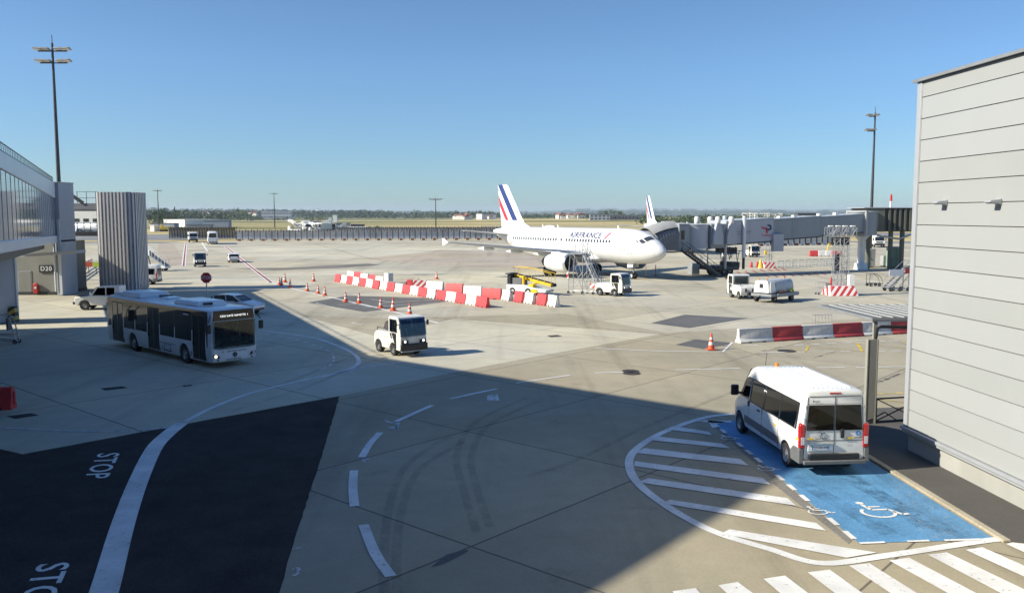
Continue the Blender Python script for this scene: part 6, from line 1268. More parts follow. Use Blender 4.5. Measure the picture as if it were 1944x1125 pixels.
        mb = MB(); mb.lathe([(0.30, -10.42), (0.20, -10.15), (0.08, -9.98), (0.005, -9.95)], (0, ey, ez), 'x', 20, cap=False); mb.build('spinner', 'fan_dark', eng, smooth=60)
        mb = MB(); mb.lathe([(0.80, -13.2), (0.66, -13.9), (0.52, -14.6), (0.48, -14.58), (0.36, -14.5), (0.22, -14.9), (0.02, -15.4)], (0, ey, ez), 'x', 28, cap=False); mb.build('exhaust_nozzle', 'dark_metal', eng, smooth=50)
        mb = MB(); mb.prism([(-10.9, 2.95), (-12.2, 3.12), (-14.2, 3.05), (-16.4, 2.95), (-14.6, 2.35), (-11.5, 2.85)], ey - 0.16, ey + 0.16, 'y'); mb.build('pylon', 'aircraft_paint', eng, bevel=0.04)
        # main gear
        gy = sd * 3.795
        mb = MB(); mb.tube([(-16.1, gy, 0.58), (-16.05, gy, 2.9)], [0.14, 0.17], 10); mb.tube([(-16.1, gy, 1.2), (-16.05, sd * 2.2, 2.5)], 0.08, 8); mb.tube([(-16.1, gy - 0.5, 0.58), (-16.1, gy + 0.5, 0.58)], 0.09, 8); gr = mb.build('main_gear', 'rim_metal', t)
        mb = MB(); mb.box((-16.1, gy + sd * 0.22, 2.0), (0.9, 0.06, 1.5)); mb.build('gear_door', 'aircraft_paint', gr, bevel=0.02)
        for dy in (-0.46, 0.46): wheel(t, -16.1, gy + dy, 0.585, 0.42, 0.45, name='gear_wheel')
    mb = MB(); mb.tube([(-5.07, 0, 0.4), (-4.95, 0, 2.1)], [0.09, 0.12], 10); mb.tube([(-5.02, 0, 1.1), (-6.2, 0, 1.95)], 0.06, 8); mb.tube([(-5.07, -0.28, 0.40), (-5.07, 0.28, 0.40)], 0.06, 8); mb.box((-4.9, 0, 1.25), (0.12, 0.35, 0.2)); gr = mb.build('nose_gear', 'rim_metal', t)
    for y in (-0.26, 0.26): wheel(t, -5.07, y, 0.385, 0.22, 0.5, 'plate_white', name='gear_wheel')
    for sd in (-1, 1): mb = MB(); mb.prism([(-4.6, 1.85), (-5.6, 1.85), (-5.6, 1.30), (-4.7, 1.38)], sd * 0.44, sd * 0.48, 'y'); mb.build('gear_door', 'aircraft_paint', gr)
    return t
eh = Vector((0.588, -0.809, 0)).normalized(); NOSE = Vector((17.3, 98.3, 0))
AP = make_plane(NOSE, head(eh.x, eh.y), 'white airliner with tricolour striped fin parked at the jet bridge')
e2 = Vector((0.17, -0.985, 0)); n2 = Vector((30.2, 194.5, 0)) + e2 * 31.7
dup(AP, n2, head(e2.x, e2.y), 'second airliner farther away, mostly hidden behind the jet bridge with only its fin showing')
# ================================================================== jet bridge
J0 = Vector((16.2, 103.9, 0)); J1 = Vector((48.2, 120.0, 0)); jd = (J1 - J0).normalized(); JL = (J1 - J0).length
JB = thing('jet_bridge', J0, math.atan2(jd.y, jd.x), 'grey telescopic jet bridge docked at the white airliner', 'jet bridge')
def tun(name, x0, x1, h, w, mat, bot, dark=True, par=JB):
    sl = 1.7 / JL; zb = lambda x: bot + sl * x
    mb = MB(); r = 0.10
    sect = lambda x: [(x, -w + r, zb(x)), (x, -w, zb(x) + r), (x, -w, zb(x) + h - r), (x, -w + r, zb(x) + h), (x, w - r, zb(x) + h), (x, w, zb(x) + h - r), (x, w, zb(x) + r), (x, w - r, zb(x))]
    mb.loft([sect(x0), sect(x1)]); 
    o = mb.build(name, mat, par, smooth=30)
    mb = MB(); n = 2
    for k in range(n + 1):
        x = x0 + (x1 - x0) * k / n
        for s in (-1, 1): mb.box((x, s * (w + 0.012), zb(x) + h / 2), (0.05, 0.03, h - 0.24))
    mb.build('panel_seams', mat, o, smooth=0)
    mb = MB()
    for s in (-1, 1): mb.bar((x0, s * w, zb(x0) + 0.06), (x1, s * w, zb(x1) + 0.06), 0.10, 0.16); pass
    mb.build('edge_beam', 'dark_metal', o, smooth=0)
    mb = MB()
    for s in (-1, 1): mb.bar((x0, s * w, zb(x0) + h + 0.02), (x1, s * w, zb(x1) + h + 0.02), 0.12, 0.10)  # white bars imitate sunlight on the tunnel's top edges
    mb.bar((x0, 0, zb(x0) + h + 0.01), (x1, 0, zb(x1) + h + 0.01), w * 1.9, 0.04); mb.build('roof', 'passerelle_skin', o, smooth=0)
    return o, zb
ta, zba = tun('tunnel_outer', 10.5, 18.2, 3.0, 1.65, 'bridge_light', 3.25)
tb, zbb = tun('tunnel_middle', 16.5, 26.5, 2.75, 1.50, 'bridge_grey', 3.35)
tc_, zbc = tun('tunnel_inner', 25.0, JL - 1.2, 2.55, 1.36, 'bridge_grey', 3.45)
mb = MB(); mb.text('TotalEnergies', (17.0, -1.69, 4.95), (1, 0, 0), (0, 0, 1), 0.30, bold=0.01); mb.build('advert_lettering', 'airline_red', ta, smooth=0, fix=False)
mb = MB()
mb.tube([(16.2, -1.69, 5.95), (16.6, -1.69, 5.80), (17.0, -1.69, 5.85), (17.1, -1.69, 5.2)], 0.10, 6); mb.build('advert_mark_red', 'airline_red', ta, smooth=0)
mb = MB(); mb.tube([(16.9, -1.70, 5.75), (17.3, -1.70, 5.6), (17.7, -1.70, 5.8), (17.65, -1.70, 6.15), (17.2, -1.70, 6.2)], 0.10, 6); mb.build('advert_mark_blue', 'navy_paint', ta, smooth=0)
mb = MB(); mb.box((13.4, -1.69, 5.45), (2.5, 0.02, 0.10)); mb.box((13.1, -1.69, 5.15), (2.0, 0.02, 0.08)); mb.build('advert_line', 'bridge_grey', ta)
# cab, rounded drum, hood
mb = MB(); mb.box((4.0, 0, 4.85), (1.6, 3.7, 3.05)); mb.build('cab', 'bridge_grey', JB, bevel=0.06)
mb = MB(); mb.box((3.75, -1.86, 5.1), (0.5, 0.04, 1.1)); mb.build('cab_window', 'black_glass', JB)
mb = MB(); pts = [(6.6 + 1.95 * math.cos(R(a)), 1.95 * math.sin(R(a))) for a in range(0, 360, 12)]; mb.prism(pts, 3.4, 6.28, 'z'); mb.build('drum', 'bridge_light', JB, smooth=40)
mb = MB(); mb.box((9.4, 0, 4.95), (2.6, 3.5, 2.95)); mb.build('vestibule', 'bridge_grey', JB, bevel=0.04)
mb = MB(); mb.prism([(p[0] * 1.03 - 0.2, p[1] * 1.03) for p in pts], 6.29, 6.36, 'z'); mb.box((4.0, 0, 6.42), (1.7, 3.8, 0.08)); mb.build('cab_roof', 'bridge_light', JB)
mb = MB(); nf = 10; rings = []
for k in range(nf * 2 + 1):
    x = 3.2 - k * 0.20; q = 0.0 if k % 2 else 0.10; dr = 0.010 * k * k * 0.35
    arc = [(x, 1.9 - q, 3.3), ] + [(x, (1.9 - q) * math.cos(R(a)), 5.0 - dr + (1.62 - q) * math.sin(R(a))) for a in range(0, 181, 15)] + [(x, -1.9 + q, 3.3)]
    rings.append(arc)
mb.loft(rings, 0, cap=False, closed=False); mb.build('bellows_hood', 'bellows_grey', JB, smooth=0)
mb = MB(); rings = []
for k in range(12):
    x = 3.5 - k * 0.36; dr = 0.020 * k * k * 0.35; rings.append([(x, 2.0 * math.cos(R(a)), 5.06 - dr + 1.72 * math.sin(R(a))) for a in range(35, 146, 10)])
mb.loft(rings, 0, cap=False, closed=False); mb.build('hood_canopy', 'hood_grey', JB, smooth=60)
# lifting columns
for x in (8.9, 11.0):
    for y in (-2.0, 2.0):
        mb = MB(); mb.prism([(x - 0.75, 3.9), (x + 0.75, 3.9), (x + 0.75, 4.9), (x + 0.28, 6.5), (x - 0.28, 6.5), (x - 0.75, 4.9)], y - 0.22, y + 0.22, 'y'); o = mb.build('lift_bracket', 'bridge_light', JB, bevel=0.03)
        mb = MB(); mb.lathe([(0.30, 6.5), (0.34, 6.6), (0.34, 7.15), (0.22, 7.3), (0.05, 7.32)], (x, y, 0), n=14); mb.build('lift_motor', 'white_plastic', o)
for y in (-1.75, 1.75):
    mb = MB(); mb.tube([(13.2, y * 1.06, 2.2), (13.2, y * 1.06, 7.4)], 0.24, 10); o = mb.build('lift_column', 'passerelle_skin', JB); mb = MB(); mb.tube([(13.2, y * 1.06, 0.8), (13.2, y * 1.06, 2.2)], 0.17, 8); mb.build('lift_leg', 'black_plastic', o)
    mb = MB(); mb.tube([(10.4, y, 0.9), (10.4, y, 4.0)], 0.16, 8); mb.build('drive_column', 'galvanised', JB)
mb = MB(); mb.box((10.9, 0, 0.95), (3.6, 3.4, 0.5)); mb.box((12.6, 0, 1.3), (1.4, 2.2, 0.7)); mb.box((9.6, -1.0, 1.0), (1.2, 1.4, 0.5)); mb.build('bogie', 'dark_metal', JB, bevel=0.05)
mb = MB()
for k, (x, y, z) in enumerate([(11.5, -1.2, 3.1), (12.3, -1.4, 2.6), (10.8, -1.7, 2.9), (9.9, -1.3, 2.3)]): mb.tube([(x, y, 3.6), (x + 0.3, y, z - 0.9), (x + 0.6, y, 3.0)], 0.05, 6)
mb.box((12.0, 0, 3.1), (1.8, 2.0, 0.7)); mb.build('cable_loops', 'black_plastic', JB)
for x in (10.6, 11.5):
    for y in (-1.2, 1.2): wheel(JB, x, y, 0.52, 0.42, 0.45, name='bogie_wheel')
mb = MB(); n = 16
for k in range(n): mb.box((3.6 + k * 0.32, -2.5, 3.25 - k * 0.195), (0.36, 1.0, 0.05))
for y in (-3.0, -2.0): mb.bar((3.4, y, 3.35), (8.8, y, 0.10), 0.06, 0.30)
mb.build('service_stair', 'dark_metal', JB, smooth=0)
mb = MB()
for y in (-3.0, -2.0):
    mb.bar((3.4, y, 4.35), (8.8, y, 1.1), 0.05)
    for k in range(6): x = 3.6 + k * 1.0; z = 3.25 - (x - 3.6) * 0.609; mb.bar((x, y, z), (x, y, z + 1.05), 0.04)
mb.build('stair_rail', 'dark_metal', JB, smooth=0)
mb = MB(); mb.box((8.2, 1.6, 0.8), (1.2, 0.9, 1.4)); mb.build('ground_unit', 'galvanised', JB, bevel=0.03)
mb = MB(); mb.box((18.8, -1.75, 4.0), (1.7, 0.5, 2.2)); mb.build('equipment_cabinet', 'bridge_light', JB, bevel=0.04)
mb = MB()
for x in (15.2, 16.0): mb.bar((x, -0.6, zba(x) + 3.0), (x, -0.6, zba(x) + 3.9), 0.07)
mb.bar((15.2, -0.6, zba(15) + 3.9), (16.0, -0.6, zba(15) + 3.9), 0.07)
mb.build('roof_hoop', 'white_plastic', JB)
for x in (21, 23.5, 28, 31): mb = MB(); mb.box((x, 0.3, zbb(x) + 2.85), (0.5, 0.5, 0.35)); mb.build('roof_unit', 'white_plastic', JB)
# rotunda at the fixed end
RT = thing('rotunda', (J1.x, J1.y, 0), math.atan2(jd.y, jd.x), 'rotunda with pale collar on a column between jet bridge and olive walkway', 'rotunda')
mb = MB(); mb.lathe([(1.9, 4.75), (1.9, 7.85)], n=28); mb.build('drum', 'bridge_grey', RT, smooth=40)
mb = MB(); mb.box((-1.1, 0, 6.35), (0.35, 3.5, 3.5)); mb.lathe([(2.05, 7.85), (2.05, 8.0), (0.2, 8.1)], n=28); mb.build('collar', 'panel_cream', RT, smooth=40)
mb = MB(); mb.lathe([(0.5, 0), (0.5, 4.0), (1.1, 4.75)], n=20); mb.lathe([(0.95, 0), (0.85, 0.9), (0.5, 0.9)], n=20); mb.build('column', 'passerelle_skin', RT, smooth=40)
a = AT(1651, 395, 120.0); b = AT(1682, 440, 120.0)
OB = thing('fixed_walkway', (a.x, 120.5, 0), 0, 'olive and black ribbed fixed walkway raised on columns beyond the cream building', 'walkway')
ow = b.x - a.x
mb = MB(); mb.box((ow / 2, 3.0, (a.z + b.z) / 2), (ow, 6.0, a.z - b.z)); mb.build('end_box', 'olive_cladding', OB, bevel=0.04)
mb = MB(); mb.prism([(ow * 0.3, b.z + 0.5), (ow * 0.62, b.z + 0.5), (ow * 0.62, a.z - 0.9), (ow * 0.5, a.z - 0.7), (ow * 0.36, a.z - 0.9)], -0.03, -0.005, 'y'); mb.build('pale_panel', 'grey_block', OB)
mb = MB(); mb.box((ow + 7.0, 3.1, (a.z + b.z) / 2 + 0.02), (14.0, 5.8, a.z - b.z)); mb.build('wall', 'dark_cladding', OB, smooth=0)
mb = MB()
for k in range(16): mb.box((ow + 0.65 + k * 0.72, 0.1, (a.z + b.z) / 2), (0.26, 0.3, a.z - b.z - 0.3))
mb.build('ribs', 'olive_cladding', OB, smooth=0)
mb = MB(); mb.box((ow / 2 + 6.4, 3.0, a.z + 0.06), (ow + 14, 6.3, 0.1)); mb.build('roof', 'trim_grey', OB)
for x in (0.5, 3.6, 5.2, 6.8, 8.4): mb = MB(); mb.tube([(x, 0.8, 0), (x, 0.8, b.z)], 0.32, 12); mb.build('column', 'olive_cladding', OB)
mb = MB(); mb.tube([(1.5, 0.3, b.z - 0.5), (4.5, 0.3, b.z - 1.0), (6.2, 0.3, b.z - 0.4), (9.5, 0.3, b.z - 0.3)], 0.14, 8); mb.build('pipe', 'trim_grey', OB)
# ================================================================== cones and barriers
def make_cone(loc, label, h=0.95):
    t = thing('traffic_cone', loc, random.random() * 0.5, label, 'traffic cone', 'orange and white traffic cones')
    mb = MB(); mb.box((0, 0, 0.025), (0.50, 0.50, 0.05)); mb.build('base', 'cone_orange', t, bevel=0.01)
    R0, R1 = 0.19, 0.035; r = lambda z: R0 + (R1 - R0) * (z - 0.05) / (h - 0.05)
    mb = MB(); mb.lathe([(R0, 0.05), (R1, h), (0.01, h + 0.005)], n=20); mb.build('shell', 'cone_orange', t, smooth=50)
    for a, b in ((0.30, 0.48), (0.62, 0.76)): mb = MB(); mb.lathe([(r(a * h) + 0.004, a * h), (r(b * h) + 0.004, b * h)], n=20, cap=False); mb.build('white_band', 'white_plastic', t, smooth=50)
    return t
cones = [((778, 598), 1.05, 'nearest orange traffic cone, standing just above the driving tug'), ((746.5, 590), 1.1, 'tall traffic cone second along the white line from the tug'), ((723, 585), 0.95, 'traffic cone third along the white line from the tug'), ((682, 576), 1.0, 'traffic cone fourth along the white line beside the dark patch'),
    ((656.5, 573), 0.95, 'traffic cone at the left tip of the dark asphalt patch'), ((617, 561.5), 0.95, 'traffic cone sixth along the white line from the tug'), ((604, 557.5), 0.9, 'traffic cone seventh along the white line from the tug'), ((583.5, 552.5), 0.9, 'traffic cone at the tip of the tower shadow'),
    ((551, 546.5), 1.0, 'cone on the white line just left of the shadow tip'), ((534.5, 542), 0.9, 'lower of two close cones at the far left of the cone row'), ((530, 540.5), 0.9, 'leftmost traffic cone of the cone row'), ((541, 536), 1.1, 'taller cone just behind the leftmost cones'), ((595.5, 534), 1.0, 'lone cone left of the red and white barrier row'),
    ((829, 529.5), 0.95, 'lone cone behind the barrier rows below the aircraft wing'), ((1350, 664), 1.0, 'cone beside the dark patch left of the concrete barriers')]
C0 = None
for (u, v), h, lab in cones:
    p = G(u, v)
    if C0 is None: C0 = make_cone(p + Vector((0, 0, 0.02)), lab, 0.93)
    else: dup(C0, p + Vector((0, 0, 0.02)), random.random(), lab, scale=h)
C0.scale = (1.0,) * 3
def make_barrier(mat, label, loc, rz, L=1.5, H=0.86, group='red and white water filled barriers'):
    t = thing('water_barrier', loc, rz, label, 'barrier', group)
    mb = MB(); pr = [(-0.25, 0.0), (-0.25, 0.12), (-0.16, 0.36), (-0.11, H - 0.06), (-0.08, H), (0.08, H), (0.11, H - 0.06), (0.16, 0.36), (0.25, 0.12), (0.25, 0.0)]
    mb.prism(pr, -L / 2, L / 2, 'x'); b = mb.build('body', mat, t, bevel=0.025)
    mb = MB()
    for x in (-L * 0.2, L * 0.2):
        for s in (-1, 1): mb.box((x, s * 0.245, 0.06), (0.20, 0.03, 0.09))
    mb.build('fork_slot', 'ink_dark', t)
    mb = MB(); mb.tube([(0, 0, H), (0, 0, H + 0.03)], 0.06, 10); mb.build('filler_cap', mat, t); mb = MB(); mb.box((L / 2 + 0.02, 0, 0.42), (0.06, 0.10, 0.5)); mb.build('coupling', mat, t)
    return t
RB = WB = None; cnt = {'red': 0, 'white': 0}
def place_barrier(kind, loc, rz, label, group='red and white water filled barriers', sc=None):
    global RB, WB
    pr = RB if kind == 'red' else WB
    if pr is None:
        pr = make_barrier('red_plastic' if kind == 'red' else 'white_plastic', label, loc, rz)
        if kind == 'red': RB = pr
        else: WB = pr
        return pr
    return dup(pr, loc, rz, label, group, scale=sc)
row = [(640.5, 533.5), (653, 536), (663.5, 538), (674.5, 540), (685, 542), (696, 544), (708, 546.5), (720, 549), (733, 551), (748, 553.5), (763, 556.5), (778, 559), (795, 562), (813, 565.5), (831, 568.5), (851, 572), (870, 575.5), (891, 579), (916, 583)]
fa, fb = G(644, 535.0), G(916, 582.5); dr = (fb - fa); rz0 = math.atan2(dr.y, dr.x)
for i in range(19):
    k = i / 18; p = fa.lerp(fb, k); p += Vector((random.uniform(-0.06, 0.06), random.uniform(-0.06, 0.06), 0.004))
    kind = 'red' if i % 2 == 0 else 'white'; n = i // 2
    lab = '%s barrier, %s %s one counted from the far left end of the long front row' % (kind, ORD[n], kind)
    if i == 18: lab = 'nearest red barrier ending the long front row'
    place_barrier(kind, p, rz0 + random.uniform(-0.04, 0.04), lab, sc=(1.12, 1, 1))
back = [('white', 667, 529.5, 'farthest white barrier of the back row'), ('red', 681, 531, 'farthest red barrier of the back row'), ('white', 693, 534, 'second white barrier of the back row'), ('red', 709, 537, 'tall looking red barrier second in the back row'), ('white', 722, 540, 'white barrier in the back row left of the grey block'),
    ('white', 826, 552, 'white barrier behind the front row right of the chevron board'), ('red', 863, 557, 'red barrier behind the front row between two white ones'), ('white', 898, 562, 'white barrier behind the front row left of the last red one'), ('red', 934, 567.5, 'red barrier standing apart behind the end of the front row')]
for kind, u, v, lab in back: place_barrier(kind, G(u, v) + Vector((0, 0, 0.004)), -0.42 if u > 800 else rz0 + 0.1, lab, sc=(1.25, 1.1, 1.12) if u > 800 else (1.1, 1, 1.05))
for kind, u, v, lab in (('white', 963, 571, 'leftmost white barrier of the short row turned end on'), ('red', 987, 574.5, 'left red barrier of the short row turned end on'), ('white', 1007, 577, 'middle white barrier of the short row turned end on'), ('red', 1031, 580, 'right red barrier of the short row turned end on'), ('white', 1051, 582.5, 'rightmost white barrier of the short row turned end on')):
    place_barrier(kind, G(u, v) + Vector((0, 0.4, 0.004)), R(-60), lab, 'short row of barriers turned end on', sc=(0.9, 1.15, 1.1))
p = G(738, 541); t = thing('concrete_block', p, -0.7, 'upright grey concrete block among the red and white barriers', 'concrete block'); mb = MB(); mb.box((0, 0, 0.65), (0.72, 0.7, 1.3)); mb.build('block', 'white_concrete', t, bevel=0.04); mb = MB(); mb.tube([(0, 0, 1.3), (0, 0, 1.36)], 0.05, 8); mb.build('lifting_eye', 'dark_metal', t)
p = G(760, 544); t = thing('lying_barrier', p, rz0 * 0 - 0.15, 'low grey and red barrier lying behind the front row by the concrete block', 'barrier'); mb = MB(); mb.box((-0.3, 0.3, 0.28), (1.8, 0.5, 0.5)); mb.build('grey_half', 'raw_concrete', t, bevel=0.04); mb = MB(); mb.box((0.95, 0.3, 0.38), (0.66, 0.5, 0.72), top=(0.9, 0.6)); mb.build('red_half', 'red_plastic', t, bevel=0.03)
p = G(795, 548); t = thing('chevron_board', p, -0.1, 'red and white striped chevron board behind the front barrier row', 'sign'); mb = MB(); mb.prism([(-0.8, 0), (0.9, 0), (0.75, 0.85), (-0.55, 0.85)], 0, 0.5, 'y'); mb.build('board', 'red_white_stripe', t, bevel=0.02); mb = MB(); mb.tube([(-0.2, 0.25, 0.85), (-0.1, 0.25, 1.05), (0.05, 0.25, 0.85)], 0.03, 6); mb.build('handle', 'dark_metal', t)
# concrete safety barriers on the right
ja, jb = G(1403, 652), G(1722, 633); jd_ = (jb - ja).normalized(); JS = None
bw = [1403, 1467, 1524, 1582, 1638, 1692, 1745, 1796]
labs = ['white concrete barrier at the left end of the right hand row', 'red concrete barrier second from the left end of its row', 'white concrete barrier in the middle of the right hand row', 'red concrete barrier left of the canopy post', 'white concrete barrier behind the canopy post', 'red concrete barrier seen under the canopy', 'white concrete barrier mostly behind the cream building']
def on_line(u):
    r = ray(u, 640); # intersection of the view column with the barrier line, on the ground
    n = Vector((r.y, -r.x, 0)); s = -(ja.x * n.x + ja.y * n.y) / (jd_.x * n.x + jd_.y * n.y); return s
for i in range(6):
    s0, s1 = on_line(bw[i]), on_line(bw[i + 1]); L = s1 - s0 - 0.02; c = ja + jd_ * ((s0 + s1) / 2)
    t = thing('concrete_barrier', (c.x, c.y + 0.28, 0.004), math.atan2(jd_.y, jd_.x), labs[i], 'barrier', 'concrete barriers in the right hand row')
    mb = MB(); H = 0.84; mb.prism([(-0.30, 0), (-0.30, 0.09), (-0.15, 0.27), (-0.09, H), (0.09, H), (0.15, 0.27), (0.30, 0.09), (0.30, 0)], -L / 2, L / 2, 'x'); mb.build('body', 'red_concrete' if i % 2 else 'white_concrete', t, bevel=0.018)
    mb = MB()
    for x in (-L * 0.22, L * 0.2): mb.box((x, -0.30, 0.035), (0.22, 0.03, 0.07))
    mb.build('drain_slot', 'ink_dark', t)
    mb = MB()
    for x in (-L * 0.33, L * 0.33): mb.lathe([(0.03, -0.125), (0.03, -0.118)], (x, 0, 0.55), 'y', 10)
    mb.build('lifting_hole', 'ink_dark', t)
p = G(1560, 626); t = thing('hurdle', (p.x, p.y, 0), 0.2, 'thin grey hurdle leaning behind the concrete barriers', 'barrier'); mb = MB()
mb.tube([(-0.7, 0, 0), (-0.7, 0, 1.0), (0.7, 0, 1.0), (0.7, 0, 0)], 0.022, 6)
for k in range(1, 6): mb.tube([(-0.7 + k * 0.233, 0, 0.1), (-0.7 + k * 0.233, 0, 1.0)], 0.012, 5)
mb.tube([(-0.7, 0, 0.1), (0.7, 0, 0.1)], 0.018, 5); mb.build('frame', 'galvanised', t)
# ================================================================== ramp equipment
# stop sign
p = G(394, 598); t = thing('stop_sign', (p.x, p.y, 0), 0.05, 'red octagonal STOP sign on a grey post behind the bus', 'road sign'); zc_ = AT(392, 527, p.y).z
mb = MB(); mb.prism([(0.42 * math.cos(R(22.5 + 45 * k)), zc_ + 0.42 * math.sin(R(22.5 + 45 * k))) for k in range(8)], -0.05, -0.02, 'y'); o = mb.build('plate', 'red_paint', t)
mb = MB(); mb.text('STOP', (0, -0.052, zc_), (1, 0, 0), (0, 0, 1), 0.34, bold=0.012); mb.build('lettering', 'plate_white', o, smooth=0, fix=False)
mb = MB(); mb.tube([(0, 0, 0), (0, 0, zc_ + 0.3)], 0.045, 8); mb.build('post', 'galvanised', t)
# belt loader
p = G(1006, 560); BLt = thing('belt_loader', (p.x, p.y + 0.6, 0), head(0.86, -0.51), 'white and yellow belt loader with raised conveyor by the engine', 'belt loader')
mb = MB(); mb.prism([(-2.1, 0.3), (2.1, 0.3), (2.2, 0.55), (0.6, 0.75), (-0.2, 0.95), (-2.1, 0.95)], -0.8, 0.8, 'y'); mb.build('chassis', 'white_paint', BLt, bevel=0.04)
mb = MB(); mb.box((-1.2, 0.1, 1.25), (1.2, 1.1, 0.62)); mb.build('engine_cover', 'grey_plastic', BLt, bevel=0.05)
mb = MB(); mb.box((-1.95, -0.1, 1.4), (0.4, 1.0, 0.95)); mb.box((-1.95, -0.1, 1.95), (0.7, 1.3, 0.12)); mb.build('seat', 'black_plastic', BLt, bevel=0.05)
mb = MB(); mb.bar((-1.7, 0.35, 1.75), (2.3, 0.35, 0.95), 0.7, 0.28); o = mb.build('conveyor', 'yellow_paint', BLt, bevel=0.03)
mb = MB(); mb.bar((-1.6, 0.35, 1.91), (2.3, 0.35, 1.12), 0.56, 0.03); mb.lathe([(0.16, 0.0), (0.16, 0.7)], (2.35, 0, 0.95), 'y', 14); mb.build('belt', 'rubber', o)
mb = MB()
for y in (-0.02, 0.74):
    mb.tube([(-1.7, y, 1.8), (-1.7, y, 2.6), (0.4, y, 2.45), (2.3, y, 2.05), (2.3, y, 1.0)], 0.028, 6)
    for x in (-1.2, -0.5, 0.2, 0.9, 1.6): z = 1.72 - 0.19 * (x + 1.6); mb.tube([(x, y, z), (x, y, z + 0.82)], 0.02, 5)
mb.build('hand_rail', 'yellow_paint', BLt)
mb = MB(); mb.box((-0.5, -0.3, 1.3), (0.16, 0.3, 1.0)); mb.box((0.5, -0.4, 0.8), (0.5, 0.6, 0.5)); mb.bar((-0.3, -0.1, 0.8), (0.9, 0.2, 1.2), 0.16); mb.box((0.9, -0.82, 0.42), (0.7, 0.06, 0.36)); mb.build('lift_frame', 'yellow_paint', BLt, bevel=0.03)
for s in (-1, 1):
    for x in (-1.45, 0.25): wheel(BLt, x, s * 0.72, 0.34, 0.22, 0.5)
# aluminium dock steps
a, b = G(1077, 557), G(1138, 560); d = (b - a); SP_ = thing('access_steps', a, math.atan2(d.y, d.x), 'tall aluminium access steps with platform beside the engine', 'steps')
Ls = d.length; zp = AT(1090, 481, a.y).z; px = 1.55
mb = MB(); mb.box((px / 2, 0.6, zp), (px, 1.2, 0.08)); mb.build('platform', 'galvanised', SP_)
mb = MB(); n = 16
for k in range(n): f = (k + 0.5) / n; mb.box((px + (Ls - px - 0.1) * f, 0.6, zp * (1 - f)), (0.26, 0.9, 0.04))
for y in (0.12, 1.08): mb.bar((px, y, zp), (Ls, y, 0.1), 0.05, 0.14)
mb.build('stair_flight', 'galvanised', SP_, smooth=0)
mb = MB()
for y in (0.08, 1.12):
    for h in (0.55, 1.05): mb.tube([(px, y, zp + h), (Ls, y, 0.1 + h)], 0.028, 6)
    for h in (0.35, 0.7, 1.05): mb.tube([(0, y, zp + h), (px, y, zp + h)], 0.028, 6)
    for x in (0, px * 0.5, px): mb.tube([(x, y, zp), (x, y, zp + 1.05)], 0.028, 6)
    for k in range(1, 6): f = k / 6; x = px + (Ls - px) * f; z = zp * (1 - f); mb.tube([(x, y, z), (x, y, z + 1.05)], 0.024, 6)
mb.build('hand_rail', 'galvanised', SP_)
mb = MB()
for y in (0.1, 1.1):
    mb.tube([(0.1, y, 0.25), (0.1, y, zp * 0.55), (0.25, y, zp)], 0.035, 6); mb.tube([(px, y, 0.2), (px, y, zp)], 0.035, 6); mb.tube([(0.1, y, 0.25), (Ls * 0.9, y, 0.25)], 0.035, 6)
    mb.tube([(0.1, y, 0.3), (px, y, zp * 0.55)], 0.028, 6); mb.tube([(px, y, 0.3), (0.7, y, zp * 0.7)], 0.028, 6); mb.tube([(px, y, 0.3), (px + 0.9, y, zp * 0.62)], 0.028, 6)
mb.build('support_frame', 'galvanised', SP_)
for x in (0.1, px, Ls * 0.8):
    for y in (0.1, 1.1): wheel(SP_, x, y + (0.05 if y > 0.5 else -0.05), 0.14, 0.07, 0.5, name='castor')

for c_, d_ in (((0.0, 0.06, 1.75), (0.20, 0.06, 0.62)), ((Ls * 0.80, -0.03, 0.85), (0.6, 0.03, 0.42))): mb = MB(); mb.box(c_, d_); mb.build('warning_plate', 'red_white_stripe', SP_)
# tank / air start trailer
a, b = G(1450, 577), G(1499, 571); d = (b - a).normalized(); c = (G(1440, 577) + G(1503, 570)) / 2
GU = thing('air_start_trailer', (c.x + 0.1, c.y + 0.9, 0), math.atan2(d.y, d.x), 'white air start trailer with rounded grey side and open deck', 'trailer')
mb = MB(); mb.loft([[(x, -w, 0.85), (x, -w * 1.0, 1.25), (x, -w * 0.86, 1.72), (x, -w * 0.55, 1.93), (x, w * 0.55, 1.93), (x, w * 0.86, 1.72), (x, w, 1.25), (x, w, 0.85)] for x, w in ((-1.95, 0.72), (-1.85, 0.82), (1.85, 0.82), (2.0, 0.7))]); b_ = mb.build('housing', 'housing_grey', GU, bevel=0.05)
mb = MB(); mb.box((-1.93, 0, 1.36), (0.10, 1.5, 1.0), top=(1, 0.8)); mb.prism([(-1.9, 0.86), (-1.0, 0.86), (-1.25, 1.80), (-1.9, 1.80)], -0.86, -0.80, 'y'); mb.build('end_panel', 'white_paint', GU, bevel=0.03)
mb = MB(); mb.box((-1.99, 0, 1.45), (0.03, 0.34, 0.36)); mb.build('rear_vent', 'black_plastic', GU)
mb = MB(); mb.box((-1.1, -0.80, 1.38), (0.22, 0.06, 0.5)); mb.box((0.6, -0.83, 1.15), (0.06, 0.03, 0.06)); mb.build('control_panel', 'black_plastic', GU, bevel=0.02)
mb = MB(); mb.box((0, -0.1, 0.66), (4.3, 2.0, 0.22)); mb.box((0.4, -1.1, 0.66), (3.4, 0.25, 0.3)); mb.build('chassis', 'grey_metal', GU, bevel=0.03)
mb = MB(); mb.tube([(-0.9, -1.0, 0.9), (-0.5, -1.05, 0.98), (-0.2, -0.95, 0.9), (0.1, -1.05, 0.95)], 0.07, 8); mb.build('hose', 'amber', GU)
mb = MB(); mb.tube([(0.9, -1.0, 0.9), (1.2, -1.05, 1.08), (1.5, -1.0, 0.9)], 0.09, 8); mb.build('green_hose', 'hivis', GU)
